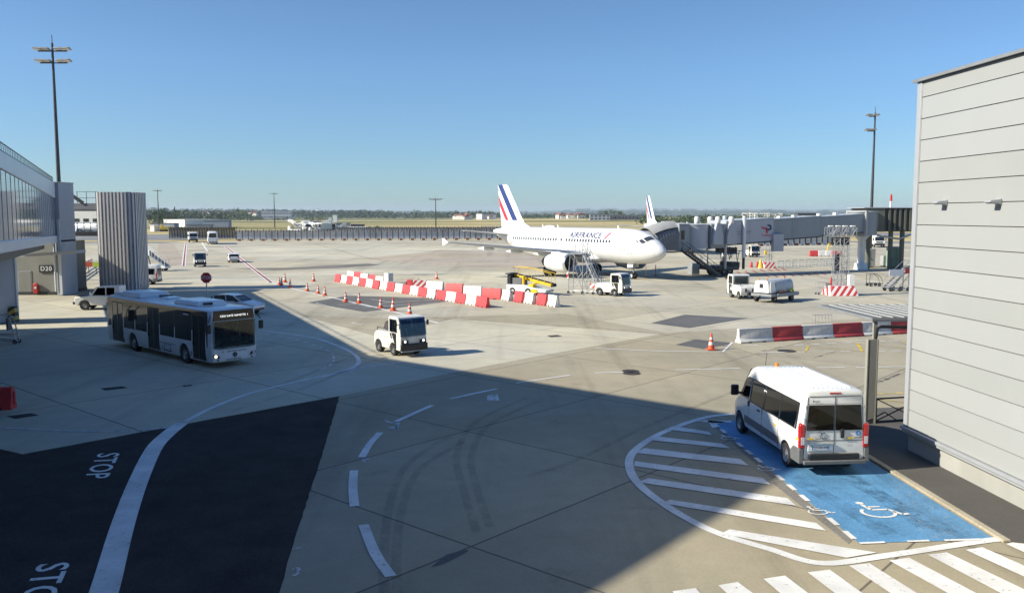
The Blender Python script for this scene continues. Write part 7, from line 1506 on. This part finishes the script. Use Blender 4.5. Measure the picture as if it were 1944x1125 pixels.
for x, y in ((-1.75, 0.4), (-1.55, -0.3), (1.6, 0)): mb = MB(); mb.lathe([(0.06, 1.93), (0.06, 2.04), (0.02, 2.08)], (x, y, 0), n=10); mb.build('beacon', 'amber', GU)
for x in (-1.3, 1.4):
    for s in (-1, 1): wheel(GU, x, s * 0.86, 0.32, 0.22, 0.45)
mb = MB(); mb.bar((-2.1, 0, 0.6), (-2.9, 0, 0.4), 0.1); mb.build('tow_bar', 'dark_metal', GU)
# camera lattice tower on striped block
p = G(1604, 562); LT = thing('lattice_tower', (p.x, p.y + 1.3, 0), 0, 'steel lattice tower with lamp frame on a red and white striped block', 'lattice tower')
mb = MB(); mb.box((0, 0, 0.45), (2.7, 2.4, 0.9), top=(0.78, 0.72)); mb.build('base_block', 'red_white_stripe', LT, bevel=0.03)
zt = AT(1604, 432, p.y + 1.3).z
for x0 in (-0.45, 0.42):
    mb = MB(); w = 0.26
    for sx, sy in ((-1, -1), (1, -1), (1, 1), (-1, 1)): mb.tube([(x0 + sx * w, sy * w, 0.9), (x0 + sx * w, sy * w, zt)], 0.035, 6)
    n = 10
    for k in range(n):
        z0_, z1_ = 0.9 + (zt - 0.9) * k / n, 0.9 + (zt - 0.9) * (k + 1) / n; s = 1 if k % 2 else -1
        for (a1, b1), (a2, b2) in (((-1, -1), (1, -1)), ((1, -1), (1, 1)), ((-1, 1), (1, 1)), ((-1, -1), (-1, 1))):
            mb.tube([(x0 + a1 * w, b1 * w, z0_), (x0 + a2 * w, b2 * w, z0_)], 0.022, 5); mb.tube([(x0 + a1 * w, b1 * w, z0_ if s > 0 else z1_), (x0 + a2 * w, b2 * w, z1_ if s > 0 else z0_)], 0.02, 5)
    mb.build('mast', 'galvanised', LT, smooth=0)
xa, xb = AT(1568, 440, p.y + 1.3).x - p.x, AT(1624, 440, p.y + 1.3).x - p.x
mb = MB(); zz = zt - 0.75
for y in (-0.35, 0.35):
    for z in (zz, zt): mb.tube([(xa, y, z), (xb, y, z)], 0.035, 6)
    for k in range(7):
        x = xa + (xb - xa) * k / 6; mb.tube([(x, y, zz), (x, y, zt)], 0.025, 5)
        if k < 6: x2 = xa + (xb - xa) * (k + 1) / 6; mb.tube([(x, y, zz if k % 2 else zt), (x2, y, zt if k % 2 else zz)], 0.022, 5)
for k in range(7): x = xa + (xb - xa) * k / 6; mb.tube([(x, -0.35, zt), (x, 0.35, zt)], 0.02, 5)
mb.build('lamp_frame', 'galvanised', LT, smooth=0)
for x in (xa + 0.35, xa + 1.05, xa + 1.7, xb - 0.35): mb = MB(); mb.box((x, -0.2, zt + 0.14), (0.42, 0.4, 0.12)); mb.build('floodlight', 'white_plastic', LT, bevel=0.03)
mb = MB(); mb.box((0.85, -0.5, 1.42), (0.55, 0.5, 1.0)); mb.build('control_box', 'white_paint', LT, bevel=0.02)
mb = MB(); mb.box((-0.4, -0.1, 3.1), (0.6, 0.06, 1.6)); mb.box((-0.05, 0.2, zz - 0.5), (1.7, 0.1, 0.7)); mb.build('back_board', 'dark_metal', LT)
mb = MB(); mb.lathe([(0.09, 1.0), (0.09, 1.6), (0.02, 1.7)], (-0.95, -0.2, 0), n=10); mb.build('extinguisher', 'red_paint', LT)
p = G(1566, 560); t = thing('wire_trolley', (p.x, p.y + 0.3, 0), 0.1, 'wire cage trolley standing left of the striped block', 'trolley'); mb = MB()
for x in (-0.55, 0.45):
    for y in (0, 0.6): mb.tube([(x, y, 0.15), (x, y, 1.15)], 0.02, 5)
for z in (0.2, 0.65, 1.15):
    for y in (0, 0.6): mb.tube([(-0.55, y, z), (0.45, y, z)], 0.018, 5)
    for x in (-0.55, 0.45): mb.tube([(x, 0, z), (x, 0.6, z)], 0.018, 5)
mb.build('cage', 'galvanised', t); mb = MB(); mb.box((0.42, 0, 0.9), (0.56, 0.05, 0.42)); mb.build('panel', 'grey_metal', t)
for x in (-0.5, 0.4):
    for y in (0.02, 0.58): wheel(t, x, y + (0.04 if y > 0.3 else -0.04), 0.10, 0.05, 0.5, name='castor')
def cart(u, v, w, lab, rz=0.1):
    p = G(u, v); t = thing('hand_cart', (p.x, p.y + 0.3, 0), rz, lab, 'cart'); mb = MB()
    for y in (0, 0.7): mb.tube([(-w / 2, y, 0.3), (-w / 2, y, 1.35), (0.0, y, 1.3), (w * 0.35, y, 0.9), (w / 2, y, 0.3), (-w / 2, y, 0.3)], 0.03, 6)
    for x, z in ((-w / 2, 1.35), (w / 2, 0.3), (-w / 2, 0.3), (0, 1.3)): mb.tube([(x, 0, z), (x, 0.7, z)], 0.03, 6)
    mb.build('frame', 'dark_metal', t); mb = MB(); mb.box((-w / 2 + 0.2, 0, 1.1), (0.28, 0.05, 0.35)); mb.build('plate', 'white_plastic', t)
    for x in (-w * 0.42, w * 0.2):
        for y in (0, 0.7): wheel(t, x, y + (0.05 if y > 0.3 else -0.05), 0.17, 0.08, 0.5)
    return t
cart(1666, 544, 1.5, 'small tubular hand cart behind the lattice tower')
p = G(1706, 554); t = thing('mobile_steps', (p.x, p.y + 0.6, 0), R(12), 'mobile grey steps with a white board, cut off by the cream building', 'steps')
mb = MB()
for y in (0, 0.9):
    mb.bar((-0.9, y, 0.25), (1.5, y, 2.3), 0.06, 0.14); mb.bar((-0.7, y, 0.25), (1.6, y, 0.25), 0.08); mb.bar((1.4, y, 0.25), (1.4, y, 2.3), 0.07); mb.bar((0.2, y, 0.25), (1.4, y, 1.6), 0.05); mb.bar((-0.7, y, 1.15), (1.5, y, 3.1), 0.04)
for k in range(8): mb.box((-0.75 + k * 0.29, 0.45, 0.4 + k * 0.25), (0.28, 0.9, 0.04))
mb.build('frame', 'galvanised', t, smooth=0); mb = MB(); mb.box((-0.1, -0.06, 1.85), (1.55, 0.04, 0.62)); mb.build('white_board', 'plate_white', t); mb = MB(); mb.box((1.15, -0.06, 2.0), (0.5, 0.04, 0.5)); mb.build('red_board', 'red_paint', t)
for x in (-0.6, 0.4, 1.3):
    for y in (0, 0.9): wheel(t, x, y + (0.05 if y > 0.3 else -0.05), 0.2, 0.1, 0.5)
# hurdles below the jet bridge
HP = None
for k in range(9):
    u = 1482 + k * 13.0; p = G(u, 509.0 - k * 0.72)
    if HP is None:
        HP = thing('crowd_hurdle', p, 0.55, 'x', 'barrier', 'grey crowd hurdles under the jet bridge'); mb = MB()
        mb.tube([(-0.55, 0, 0), (-0.55, 0, 1.05), (0.55, 0, 1.05), (0.55, 0, 0)], 0.045, 6); mb.tube([(-0.55, 0, 0.2), (0.55, 0, 0.2)], 0.03, 5); mb.build('frame', 'galvanised', HP); mb = MB()
        for q in range(1, 7): mb.tube([(-0.55 + q * 0.157, 0, 0.2), (-0.55 + q * 0.157, 0, 1.05)], 0.014, 5)
        mb.build('bars', 'galvanised', HP)
        for x in (-0.4, 0.4): mb = MB(); mb.bar((x, -0.3, 0.03), (x, 0.3, 0.03), 0.06); mb.build('foot', 'galvanised', HP)
        o = HP
    else: o = dup(HP, p, 0.55 + random.uniform(-0.1, 0.1))
    o['label'] = 'grey crowd hurdle, %s from the left in the row under the jet bridge' % ORD[k]
p = G(1461, 509); t = thing('warning_plinth', (p.x, p.y + 0.7, 0), 0.1, 'small red and white striped plinth under the jet bridge with a grey frame', 'plinth')
mb = MB(); mb.box((0, 0, 0.42), (1.7, 1.4, 0.84), top=(0.85, 0.8)); mb.build('base_block', 'red_white_stripe', t, bevel=0.03); mb = MB()
for x in (-0.4, 0.1, 0.5): mb.tube([(x, 0, 0.84), (x, 0, 3.0 if x else 3.3)], 0.05, 6)
for z in (1.3, 1.8, 2.4): mb.tube([(-0.4, 0, z), (0.5, 0, z)], 0.04, 6)
mb.build('frame', 'galvanised', t); mb = MB(); mb.box((-0.5, -0.2, 2.2), (0.35, 0.2, 0.55)); mb.build('yellow_box', 'yellow_paint', t, bevel=0.03)
p = G(1443.5, 508.5); t = thing('yellow_cone', p, 0, 'tall yellow cone left of the small striped plinth', 'traffic cone'); mb = MB(); mb.lathe([(0.38, 0), (0.34, 0.1), (0.08, 1.25), (0.01, 1.27)], n=16); mb.build('shell', 'yellow_paint', t, smooth=50)
for u, v, lab in ((1426, 507.5, 'red drum left of the tall yellow cone'), (1437.5, 507, 'red drum touching the tall yellow cone')):
    p = G(u, v); t = thing('red_drum', p, 0, lab, 'drum', 'red drums by the yellow cone'); mb = MB(); mb.lathe([(0.20, 0), (0.22, 0.1), (0.19, 0.7), (0.10, 0.8), (0.02, 0.82)], n=14); mb.build('shell', 'red_plastic', t, smooth=50)
p = G(1430, 488); t = dup(TUG, (p.x, p.y + 1, 0), head(0.2, -1), 'far white tug beyond the yellow cone under the jet bridge')
for ch in list(t.children):
    if ch.name.startswith('deck_cover'): bpy.data.objects.remove(ch)
for u, kind in ((1546, 'red'), (1562, 'white'), (1576, 'white'), (1587, 'red')): place_barrier(kind, G(u, 486.5), 0.05, 'far %s barrier at %s under the jet bridge' % (kind, {1546: 'the left end', 1562: 'the middle left', 1576: 'the middle right', 1587: 'the right end'}[u]), 'far barriers seen under the jet bridge', sc=(1.2, 1.2, 1.25))
p = G(1578, 476); t = thing('trestle', p, 0.1, 'yellow steel frame behind the far barriers', 'frame'); mb = MB(); mb.tube([(-0.9, 0, 0), (-0.6, 0, 1.5), (0.6, 0, 1.5), (0.9, 0, 0)], 0.12, 6); mb.tube([(-0.7, 0, 0.7), (0.7, 0, 0.7)], 0.1, 6); mb.build('tubes', 'yellow_paint', t)
for u, v, w, h, dz, m, lab, nm, ct_ in ((1651, 508, 1.5, 2.7, 1.4, 'panel_cream', 'white equipment cabinet under the olive walkway', 'equipment_cabinet', 'cabinet'), (1683, 506, 1.1, 1.6, 1.0, 'panel_cream', 'smaller white cabinet left of the green container', 'equipment_cabinet', 'cabinet'), (1700, 509, 1.6, 3.0, 1.4, 'green_paint', 'pale green container under the olive walkway', 'container', 'container')):
    p = G(u, v); t = thing(nm, (p.x, p.y + dz / 2, 0), 0.05, lab, ct_); mb = MB(); mb.box((0, 0, h / 2 + 0.08), (w, dz, h - 0.16)); mb.build('case', m, t, bevel=0.04); mb = MB(); mb.box((0, -dz / 2 - 0.01, h / 2), (0.02, 0.03, h * 0.8)); mb.box((w * 0.12, -dz / 2 - 0.02, h * 0.45), (0.05, 0.04, 0.25)); mb.build('door_seam', 'ink_dark', t); mb = MB(); mb.box((0, 0, 0.05), (w * 0.9, dz * 0.9, 0.1)); mb.build('feet', 'dark_metal', t)
p = G(1668, 470); TK2 = dup(TK, (p.x + 1.5, p.y + 4, 0), head(-0.3, -1), 'white truck glimpsed between cabinets below the olive walkway')
p = G(1244.5, 523); t = thing('warning_post', p, 0, 'thin dark red warning post near the aircraft nose', 'post'); mb = MB(); mb.tube([(0, 0, 0.06), (0, 0, 1.35)], 0.05, 8); mb.build('shaft', 'red_plastic', t); mb = MB(); mb.lathe([(0.22, 0), (0.2, 0.06), (0.06, 0.09)], n=12); mb.build('base', 'rubber', t)
p = G(1226, 527); t = thing('wand_post', p, 0, 'thin yellow post beside the nose gear', 'post'); mb = MB(); mb.tube([(0, 0, 0.05), (0, 0, 1.75)], 0.035, 6); mb.build('shaft', 'yellow_paint', t); mb = MB(); mb.lathe([(0.18, 0), (0.16, 0.05), (0.05, 0.08)], n=12); mb.build('base', 'rubber', t)
# things at the left edge
p = G(10, 655); t = thing('luggage_trolley', (p.x - 0.3, p.y + 0.4, 0), 0.15, 'silver luggage trolley at the left edge of the forecourt', 'trolley'); mb = MB()
for y in (0, 0.55): mb.tube([(0.65, y, 0.12), (0.35, y, 1.55), (-0.1, y, 1.75)], 0.035, 6); mb.tube([(0.65, y, 0.14), (-0.9, y, 0.30)], 0.035, 6); mb.tube([(0.58, y, 0.5), (-0.8, y, 0.55)], 0.03, 6)
for x, z in ((0.65, 0.14), (0.35, 1.55), (-0.9, 0.3), (0.5, 0.85)): mb.tube([(x, 0, z), (x, 0.55, z)], 0.03, 6)
mb.build('frame', 'galvanised', t); mb = MB(); mb.box((0.2, 0.28, 1.15), (0.1, 0.5, 0.7)); mb.build('basket', 'grey_plastic', t)
for x in (0.6, -0.7):
    for y in (-0.04, 0.59): wheel(t, x, y if y > 0 else y - 0.001, 0.12, 0.06, 0.5)
p = G(0, 780); place_barrier('red', (p.x - 0.45, p.y + 0.35, 0.004), R(8), 'dull red barrier cut off by the left edge of the photo', 'x', sc=(1.0, 1.1, 1.0))['group'] = 'red barrier at the left edge'
a, b = G(128, 535), G(172, 508)
for k in range(6):
    c = a.lerp(b, k / 5); t = thing('striped_fence', c, math.atan2((b - a).y, (b - a).x), 'red and white striped fence panel, %s from the gate pillar' % ORD[k], 'fence', 'striped fence panels right of the gate pillar'); mb = MB()
    L = (b - a).length / 5.2
    for z in (0.35, 0.75, 1.1): mb.bar((-L / 2, 0, z), (L / 2, 0, z), 0.05, 0.16)
    mb.build('rails', 'red_white_stripe', t); mb = MB()
    for x in (-L / 2, 0, L / 2): mb.bar((x, 0, 0), (x, 0, 1.2), 0.08)
    mb.build('post', 'dark_metal', t)
for u, v, m, lab in ((169, 513, 'cone_orange', 'orange warning board at the end of the striped fence'), (183, 514, 'hivis', 'yellow warning board beside the slatted tower')):
    p = G(u, v + 6); t = thing('warning_board', p, 0.1, lab, 'sign'); mb = MB(); mb.box((0, 0, 1.2), (0.75, 0.08, 0.6)); mb.build('board', m, t); mb = MB(); mb.tube([(0, 0, 0), (0, 0, 1.0)], 0.05, 6); mb.build('post', 'dark_metal', t)
# ================================================================== far background
def leafmat(name, a, b):
    m = bpy.data.materials.new(name); m.use_nodes = True; t = m.node_tree; p = t.nodes['Principled BSDF']; L = t.links.new
    g = t.nodes.new('ShaderNodeNewGeometry'); cr = t.nodes.new('ShaderNodeValToRGB'); cr.color_ramp.elements[0].color = (*a, 1); cr.color_ramp.elements[1].color = (*b, 1)
    L(g.outputs['Random Per Island'], cr.inputs[0]); L(cr.outputs[0], p.inputs['Base Color']); p.inputs['Roughness'].default_value = 0.8; p.inputs['Specular IOR Level'].default_value = 0.2; M[name] = m
leafmat('leaf_dark', (0.018, 0.035, 0.012), (0.055, 0.085, 0.028)); leafmat('leaf_mid', (0.03, 0.055, 0.018), (0.085, 0.12, 0.04)); leafmat('leaf_far', (0.022, 0.042, 0.018), (0.075, 0.10, 0.04))
mk('bark', (0.09, 0.07, 0.05), 0.9, var=0.3, scale=4)
def leafquad(mb, c, s, rnd):
    n = Vector((rnd.gauss(0, 1), rnd.gauss(0, 1), rnd.gauss(0, 0.8))).normalized(); u = n.orthogonal().normalized(); v = n.cross(u); a = rnd.random() * 6.28; u, v = u * math.cos(a) + v * math.sin(a), v * math.cos(a) - u * math.sin(a)
    mb.add([c - u * s, c - v * s * 0.6, c + u * s, c + v * s * 0.6], [(0, 1, 2, 3)])
def make_tree(loc, H, W, label, leaf='leaf_dark', kind='round', seed=1, trunk=0.2, name='tree', group='trees at the far edge of the airfield'):
    rnd = random.Random(seed); t = thing(name, loc, rnd.random() * 6, label, 'tree', group)
    mb = MB(); mb.tube([(0, 0, -0.3), (0.1, 0, H * 0.3), (0, 0.1, H * 0.75)], [H * 0.030, H * 0.022, H * 0.008], 7)
    for k in range(7): a = rnd.random() * 6.28; z = H * (0.25 + 0.07 * k); mb.tube([(0, 0, z), (math.cos(a) * W * 0.32, math.sin(a) * W * 0.32, z + H * 0.13)], [H * 0.010, H * 0.003], 5)
    mb.build('trunk', 'bark', t)
    mb = MB(); n = 30 if kind == 'round' else 22
    for k in range(n):
        if kind == 'cone': f = rnd.random() ** 0.8; z = H * (0.10 + 0.88 * f); r = W / 2 * (1 - f) * rnd.uniform(0.4, 1); q = W * 0.13 * (1.15 - f)
        else:
            z = H * rnd.uniform(trunk + 0.06, 0.93); f = (z / H - trunk) / (1 - trunk); r = W / 2 * math.sqrt(max(0.03, 1 - (2 * f - 0.85) ** 2)) * rnd.uniform(0.3, 0.95); q = W * rnd.uniform(0.10, 0.19)
        a = rnd.random() * 6.28; c = Vector((r * math.cos(a), r * math.sin(a), z))
        for i in range(34):
            d = Vector((rnd.gauss(0, 1), rnd.gauss(0, 1), rnd.gauss(0, 0.8))); d = d / max(0.6, d.length) * q * rnd.uniform(0.4, 1.1); leafquad(mb, c + d, H * 0.028 * rnd.uniform(0.7, 1.4), rnd)
    mb.build('crown', leaf, t, smooth=0, fix=False); return t
def gz(X, Y): return th(X, Y)
def at_u(u, Y): p = ray(u, 408); return Y * p.x / p.y
def zpx(v, Y): d = ray(972, v); return CAM_H + d.z / d.y * Y
tl = [(292, 395, 620, 16, 'round', 'big dark tree beside the slatted tower, leftmost of the far trees', 'leaf_dark'), (310, 398, 640, 14, 'round', 'dark tree right behind the first distant mast', 'leaf_dark'), (317, 394, 600, 15, 'round', 'broad dark tree right of the first distant mast', 'leaf_dark'),
    (332, 392, 900, 8, 'cone', 'narrow pointed conifer above the white sheds', 'leaf_dark'), (334, 402, 700, 18, 'round', 'rounded tree in front of the narrow conifer', 'leaf_mid'), (300, 402, 520, 9, 'round', 'paler small tree at the foot of the distant mast', 'leaf_mid'),
    (452, 393, 1400, 14, 'cone', 'tall pointed conifer on the ridge beyond the coach', 'leaf_dark'), (698, 430, 325, 4.2, 'round', 'left of two round shrubs behind the blast fence', 'leaf_dark'), (717, 429, 330, 4.6, 'round', 'right of two round shrubs behind the blast fence', 'leaf_dark'),
    (1142, 398, 1050, 16, 'round', 'leftmost tall tree of the group beyond the fuselage', 'leaf_mid'), (1150, 400, 1060, 13, 'round', 'second tall tree of the group beyond the fuselage', 'leaf_dark'), (1159, 398, 1050, 17, 'round', 'broadest tall tree of the group beyond the fuselage', 'leaf_mid'), (1170, 399, 1080, 13, 'round', 'fourth tall tree of the group beyond the fuselage', 'leaf_mid'), (1178, 401, 1080, 9, 'round', 'slim last tree of the group beyond the fuselage', 'leaf_mid'), (1116, 403, 1080, 8, 'cone', 'lone conifer left of the group beyond the fuselage', 'leaf_dark')]
for i, (u, v, Y, W, kind, lab, lf) in enumerate(tl):
    X = at_u(u, Y); z = gz(X, Y); make_tree((X, Y, z), max(zpx(v, Y) - z, 3), W, lab, lf, kind, 10 + i, 0.12, 'shrub' if 'shrub' in lab else 'tree')
for i, u in enumerate((868, 878, 889, 897, 905, 914, 930)):
    Y = 1350; X = at_u(u, Y); z = gz(X, Y); make_tree((X, Y, z), zpx((401, 403, 400, 402, 399, 403, 400)[i], Y) - z, (9, 12, 8, 10, 8, 12, 7)[i], '%s tree from the left in the row left of the striped fin' % ORD[i], 'leaf_dark', 'cone' if i in (2, 4, 6) else 'round', 60 + i, 0.1, group='row of trees left of the striped fin')
# woods that read as one mass
def woods(name, bands, mat, seed):
    rnd = random.Random(seed); mb = MB()
    for u0, u1, Ya, Yb, h0, h1, n, size in bands:
        for k in range(n):
            Y = rnd.uniform(Ya, Yb); X = at_u(rnd.uniform(u0, u1), Y); z = gz(X, Y); h = rnd.uniform(h0, h1); w = h * rnd.uniform(0.6, 1.1) * size
            for i in range(26):
                d = Vector((rnd.gauss(0, 0.36), rnd.gauss(0, 0.36), 0)); c = Vector((X + d.x * w, Y + d.y * w, z + h * (0.15 + 0.85 * rnd.random() * (1 - min(0.7, d.length ** 2))))); leafquad(mb, c, h * 0.13 * rnd.uniform(0.7, 1.4), rnd)
    return tag(mb.build(name, mat, smooth=0, fix=False), label='dark green woodland along the far edge of the airfield' if seed == 1 else 'bluish wooded ridge on the horizon', cat='woods', kind='stuff')
woods('far_woods', [(280, 480, 1000, 1500, 9, 15, 130, 1.2), (280, 720, 1700, 2600, 10, 17, 420, 1.3), (640, 960, 1500, 2300, 9, 15, 260, 1.2), (985, 1240, 1250, 1900, 5, 9, 240, 1.3), (1225, 1420, 650, 800, 5, 8.5, 110, 1.4), (1400, 1740, 1200, 2200, 5, 8, 220, 1.3), (480, 640, 1150, 1300, 3, 6, 60, 1.5)], 'leaf_far', 1)
woods('ridge_woods', [(960, 1760, 4800, 7600, 16, 26, 700, 2.2), (280, 960, 2800, 4200, 14, 20, 420, 1.6), (0, 280, 1200, 3000, 10, 15, 130, 1.3)], 'leaf_far', 2)
# ---- buildings far off
mk('shed_white', (0.72, 0.72, 0.70), 0.6, var=0.08, scale=0.2, dirt=0.1); mk('shed_grey', (0.28, 0.31, 0.36), 0.6, var=0.08, scale=0.2, dirt=0.15); mk('roof_dark', (0.08, 0.085, 0.10), 0.7, var=0.15, scale=0.2); mk('roof_tile', (0.26, 0.11, 0.07), 0.8, var=0.15, scale=0.5); mk('house_wall', (0.62, 0.60, 0.55), 0.8, var=0.1, scale=0.5)
def block(name, u0, u1, v0, v1, Y, label, wall='shed_white', roof='roof_dark', rz=0.0, dep=0.5, cat='building', bands=0, group=None, gable=False):
    X0, X1 = at_u(u0, Y), at_u(u1, Y); zt, zb = zpx(v0, Y), min(zpx(v1, Y), gz((X0 + X1) / 2, Y)); w = X1 - X0; h = zt - zb
    t = thing(name, ((X0 + X1) / 2, Y + w * dep / 2, zb), rz, label, cat, group); d = max(w * dep, 4)
    mb = MB(); mb.box((0, 0, h / 2 - 0.1), (w, d, h)); mb.build('wall', wall, t, smooth=0)
    mb = MB()
    if gable: mb.prism([(-w / 2 - 0.3, h - 0.09), (w / 2 + 0.3, h - 0.09), (0, h + w * 0.22)], -d / 2 - 0.3, d / 2 + 0.3, 'y')
    else: mb.box((0, 0, h + 0.05), (w + 0.5, d + 0.5, 0.3))
    mb.build('roof', roof, t, smooth=0)
    for b in range(bands):
        n = max(3, int(w / 4)); z = h * (b + 0.6) / (bands + 0.2)
        for k in range(n if w < 400 else 0):
            if k > 22: break
            mb = MB(); mb.box((-w / 2 + w * (k + 0.5) / n, -d / 2 - 0.03, z), (w / n * 0.6, 0.08, min(1.6, h / (bands + 1) * 0.6))); mb.build('window', 'black_glass', t, smooth=0)
    return t
block('hangar', 118, 190, 398, 424, 420, 'white hangar with dark windows seen under the link bridge', 'shed_white', 'shed_white', 0.0, 0.4, bands=1)
block('warehouse', 313, 386, 417, 432, 560, 'long white warehouse with pale lit front left of the grey sheds', 'shed_white', 'shed_white', R(-38), 1.0, gable=False)
block('shed', 384, 432, 418, 434, 540, 'blue grey shed with a long roof behind the coach', 'shed_grey', 'shed_grey', R(5), 0.5)
block('shed', 353, 398, 427, 438, 470, 'dark grey low shed in front of the white warehouse', 'shed_grey', 'roof_dark', R(4), 0.4); block('shed', 285, 332, 424, 436, 480, 'low dark shed behind the yellow digger', 'shed_grey', 'roof_dark', R(-6), 0.4)
block('kiosk', 288, 297, 428, 438, 400, 'small white kiosk left of the yellow digger', 'shed_white', 'shed_white', R(-20), 0.8)
block('site_office', 572, 590, 419, 427, 560, 'white site office right of the second distant mast', 'shed_white', 'shed_white', R(-15), 0.6, bands=1); block('site_office', 592, 607, 420, 432, 560, 'blue grey site office behind the parked white aircraft', 'shed_grey', 'roof_dark', 0, 0.6)
block('pavilion', 637, 662, 424, 436, 400, 'dark roofed pavilion left of the white container', 'shed_grey', 'roof_dark', R(3), 0.5); block('container', 663, 700, 431.5, 444, 330, 'long white container with a round emblem behind the blast fence', 'shed_white', 'shed_white', R(-8), 0.25)
block('shed', 666, 690, 426, 432, 420, 'black roofed hut just behind the white container', 'roof_dark', 'roof_dark', 0, 0.4)
block('office_building', 496, 553, 400.5, 408, 1500, 'long blue grey office building on the wooded horizon', 'shed_grey', 'roof_dark', 0, 0.2, bands=2)
block('control_cabin', 624, 629, 413, 419, 900, 'tiny white cabin on the field left of its taller neighbour', 'shed_white', 'shed_white'); block('control_cabin', 632, 640, 408, 419, 900, 'small white control tower on the field', 'shed_white', 'shed_white')
block('white_hall', 905, 917, 406, 412, 1250, 'bright white hall left of the striped fin', 'shed_white', 'shed_white', R(-25), 0.6); block('warehouse', 917, 942, 407, 413, 1260, 'grey blue warehouse left of the striped fin', 'shed_grey', 'shed_grey', 0, 0.3)
block('warehouse', 1120, 1158, 407, 417, 1000, 'grey office block below the tall trees beyond the fuselage', 'shed_grey', 'roof_dark', 0, 0.3, bands=2); block('warehouse', 1152, 1226, 408.5, 418, 1020, 'long dark low warehouse beyond the fuselage', 'roof_dark', 'shed_grey', 0, 0.2, bands=1)
for i, (u0, u1, v0) in enumerate(((1411, 1440, 404), (1444, 1462, 404.5), (1466, 1476, 406), (1478, 1486, 405))): block('apartment_block', u0, u1, v0, 416, 1500, '%s pale apartment block from the left above the jet bridge' % ORD[i], 'house_wall', 'shed_white', R(-12), 0.5, bands=2, group='pale apartment blocks above the jet bridge')
block('warehouse', 1515, 1553, 405, 414, 420, 'dark flat building above the inner jet bridge tunnel', 'roof_dark', 'roof_dark', 0, 0.5); block('terminal_annex', 1556, 1640, 408, 440, 900, 'pale building behind the jet bridge', 'shed_grey', 'roof_dark', 0, 0.3)
# small far houses
rnd = random.Random(5); HPx = None
for k in range(46):
    if k < 26: u, Y = rnd.uniform(385, 490), rnd.uniform(1600, 2500)
    elif k < 36: u, Y = rnd.uniform(845, 935), rnd.uniform(1150, 1300)
    else: u, Y = rnd.uniform(1000, 1120), rnd.uniform(1200, 1500)
    X = at_u(u, Y); z = gz(X, Y) + (6 if k < 26 else 1.0); lab, grp = ('small pale house among the trees on the far left ridge', 'houses on the far left ridge') if k < 26 else ('small pale house at the field edge left of the striped fin', 'houses left of the striped fin') if k < 36 else ('small pale house at the field edge right of the striped fin', 'houses right of the striped fin')
    if HPx is None:
        HPx = thing('house', (X, Y, z), rnd.uniform(-0.6, 0.6), lab, 'house', grp); mb = MB(); mb.box((0, 0, 2.2), (10, 8, 5.4)); mb.build('wall', 'house_wall', HPx, smooth=0); mb = MB(); mb.prism([(-5.5, 4.9), (5.5, 4.9), (0, 8)], -4.4, 4.4, 'y'); mb.build('roof', 'roof_tile', HPx, smooth=0)
    else: dup(HPx, (X, Y, z), rnd.uniform(-0.8, 0.8), lab, grp, scale=rnd.uniform(0.6, 1.1))
# water tower on the horizon
Y = 2100; X = at_u(605, Y); z = gz(X, Y); t = thing('water_tower', (X, Y, z), 0, 'white mushroom shaped water tower on the horizon', 'water tower'); zt = zpx(399, Y) - z; mb = MB(); mb.lathe([(3, 0), (2.4, zt * 0.6), (7.5, zt * 0.85), (7.5, zt), (1, zt + 1.5)], n=20); mb.build('tank', 'shed_white', t, smooth=40)
# yellow digger, parked far aircraft, distant vans
Y = 400; X = at_u(310, Y); t = thing('digger', (X, Y, -0.06), 0.3, 'yellow digger on the grass left of the blast fence', 'digger')
mb = MB(); mb.box((0, 0, 1.5), (3.6, 2.2, 1.3), top=(0.8, 0.9)); mb.box((-0.6, 0, 2.5), (1.4, 1.6, 1.2), top=(0.8, 0.9)); mb.build('body', 'yellow_paint', t, bevel=0.1); mb = MB(); mb.bar((1.4, 0, 1.8), (3.6, 0, 2.4), 0.45); mb.bar((3.6, 0, 2.4), (4.4, 0, 0.8), 0.4); mb.build('arm', 'yellow_paint', t); mb = MB(); mb.box((0, 0.9, 0.5), (3.6, 0.6, 0.9)); mb.box((0, -0.9, 0.5), (3.6, 0.6, 0.9)); mb.build('track', 'rubber', t, bevel=0.2)
for i, (u, Y, a) in enumerate(((560, 395, 2.9), (574, 400, 0.4), (596, 390, 2.6), (612, 400, 0.2), (628, 405, 2.9), (646, 380, 0.5))):
    dup(ST2, (at_u(u, Y), Y, -0.05), a, 'far white passenger stair, %s from the left behind the blast fence' % ORD[i], 'white passenger stairs parked far behind the blast fence', scale=(1.15, 1.0, 0.92, 1.1, 0.95, 0.85)[i])
dup(AP, (at_u(196, 330), 330, 0), head(0.95, -0.3), 'white aircraft parked far off, glimpsed under the link bridge', scale=0.8)
for i, (u, Y) in enumerate(((583, 400), (598, 410), (611, 395), (622, 405), (606, 430), (618, 440), (592, 445), (577, 450))):
    dup(TK, (at_u(u, Y), Y, -0.05), rnd.uniform(-2.6, 0.4), 'far white service truck, %s of the cluster behind the blast fence' % ORD[i], 'white service trucks far behind the blast fence', scale=rnd.uniform(1.1, 1.5))
# ---- haze
m = bpy.data.materials.new('haze_air'); m.use_nodes = True; t = m.node_tree
for n in list(t.nodes): t.nodes.remove(n)
o = t.nodes.new('ShaderNodeOutputMaterial'); pv = t.nodes.new('ShaderNodeVolumePrincipled'); pv.inputs['Color'].default_value = (0.72, 0.84, 1.0, 1); pv.inputs['Density'].default_value = 0.00010; pv.inputs['Anisotropy'].default_value = 0.1; t.links.new(pv.outputs[0], o.inputs['Volume']); M['haze_air'] = m
mb = MB(); mb.box((0, 4400, 38), (17600, 9500, 80)); hz = tag(mb.build('haze', 'haze_air', smooth=0), label='thin blue haze over the far airfield', cat='haze', kind='stuff')
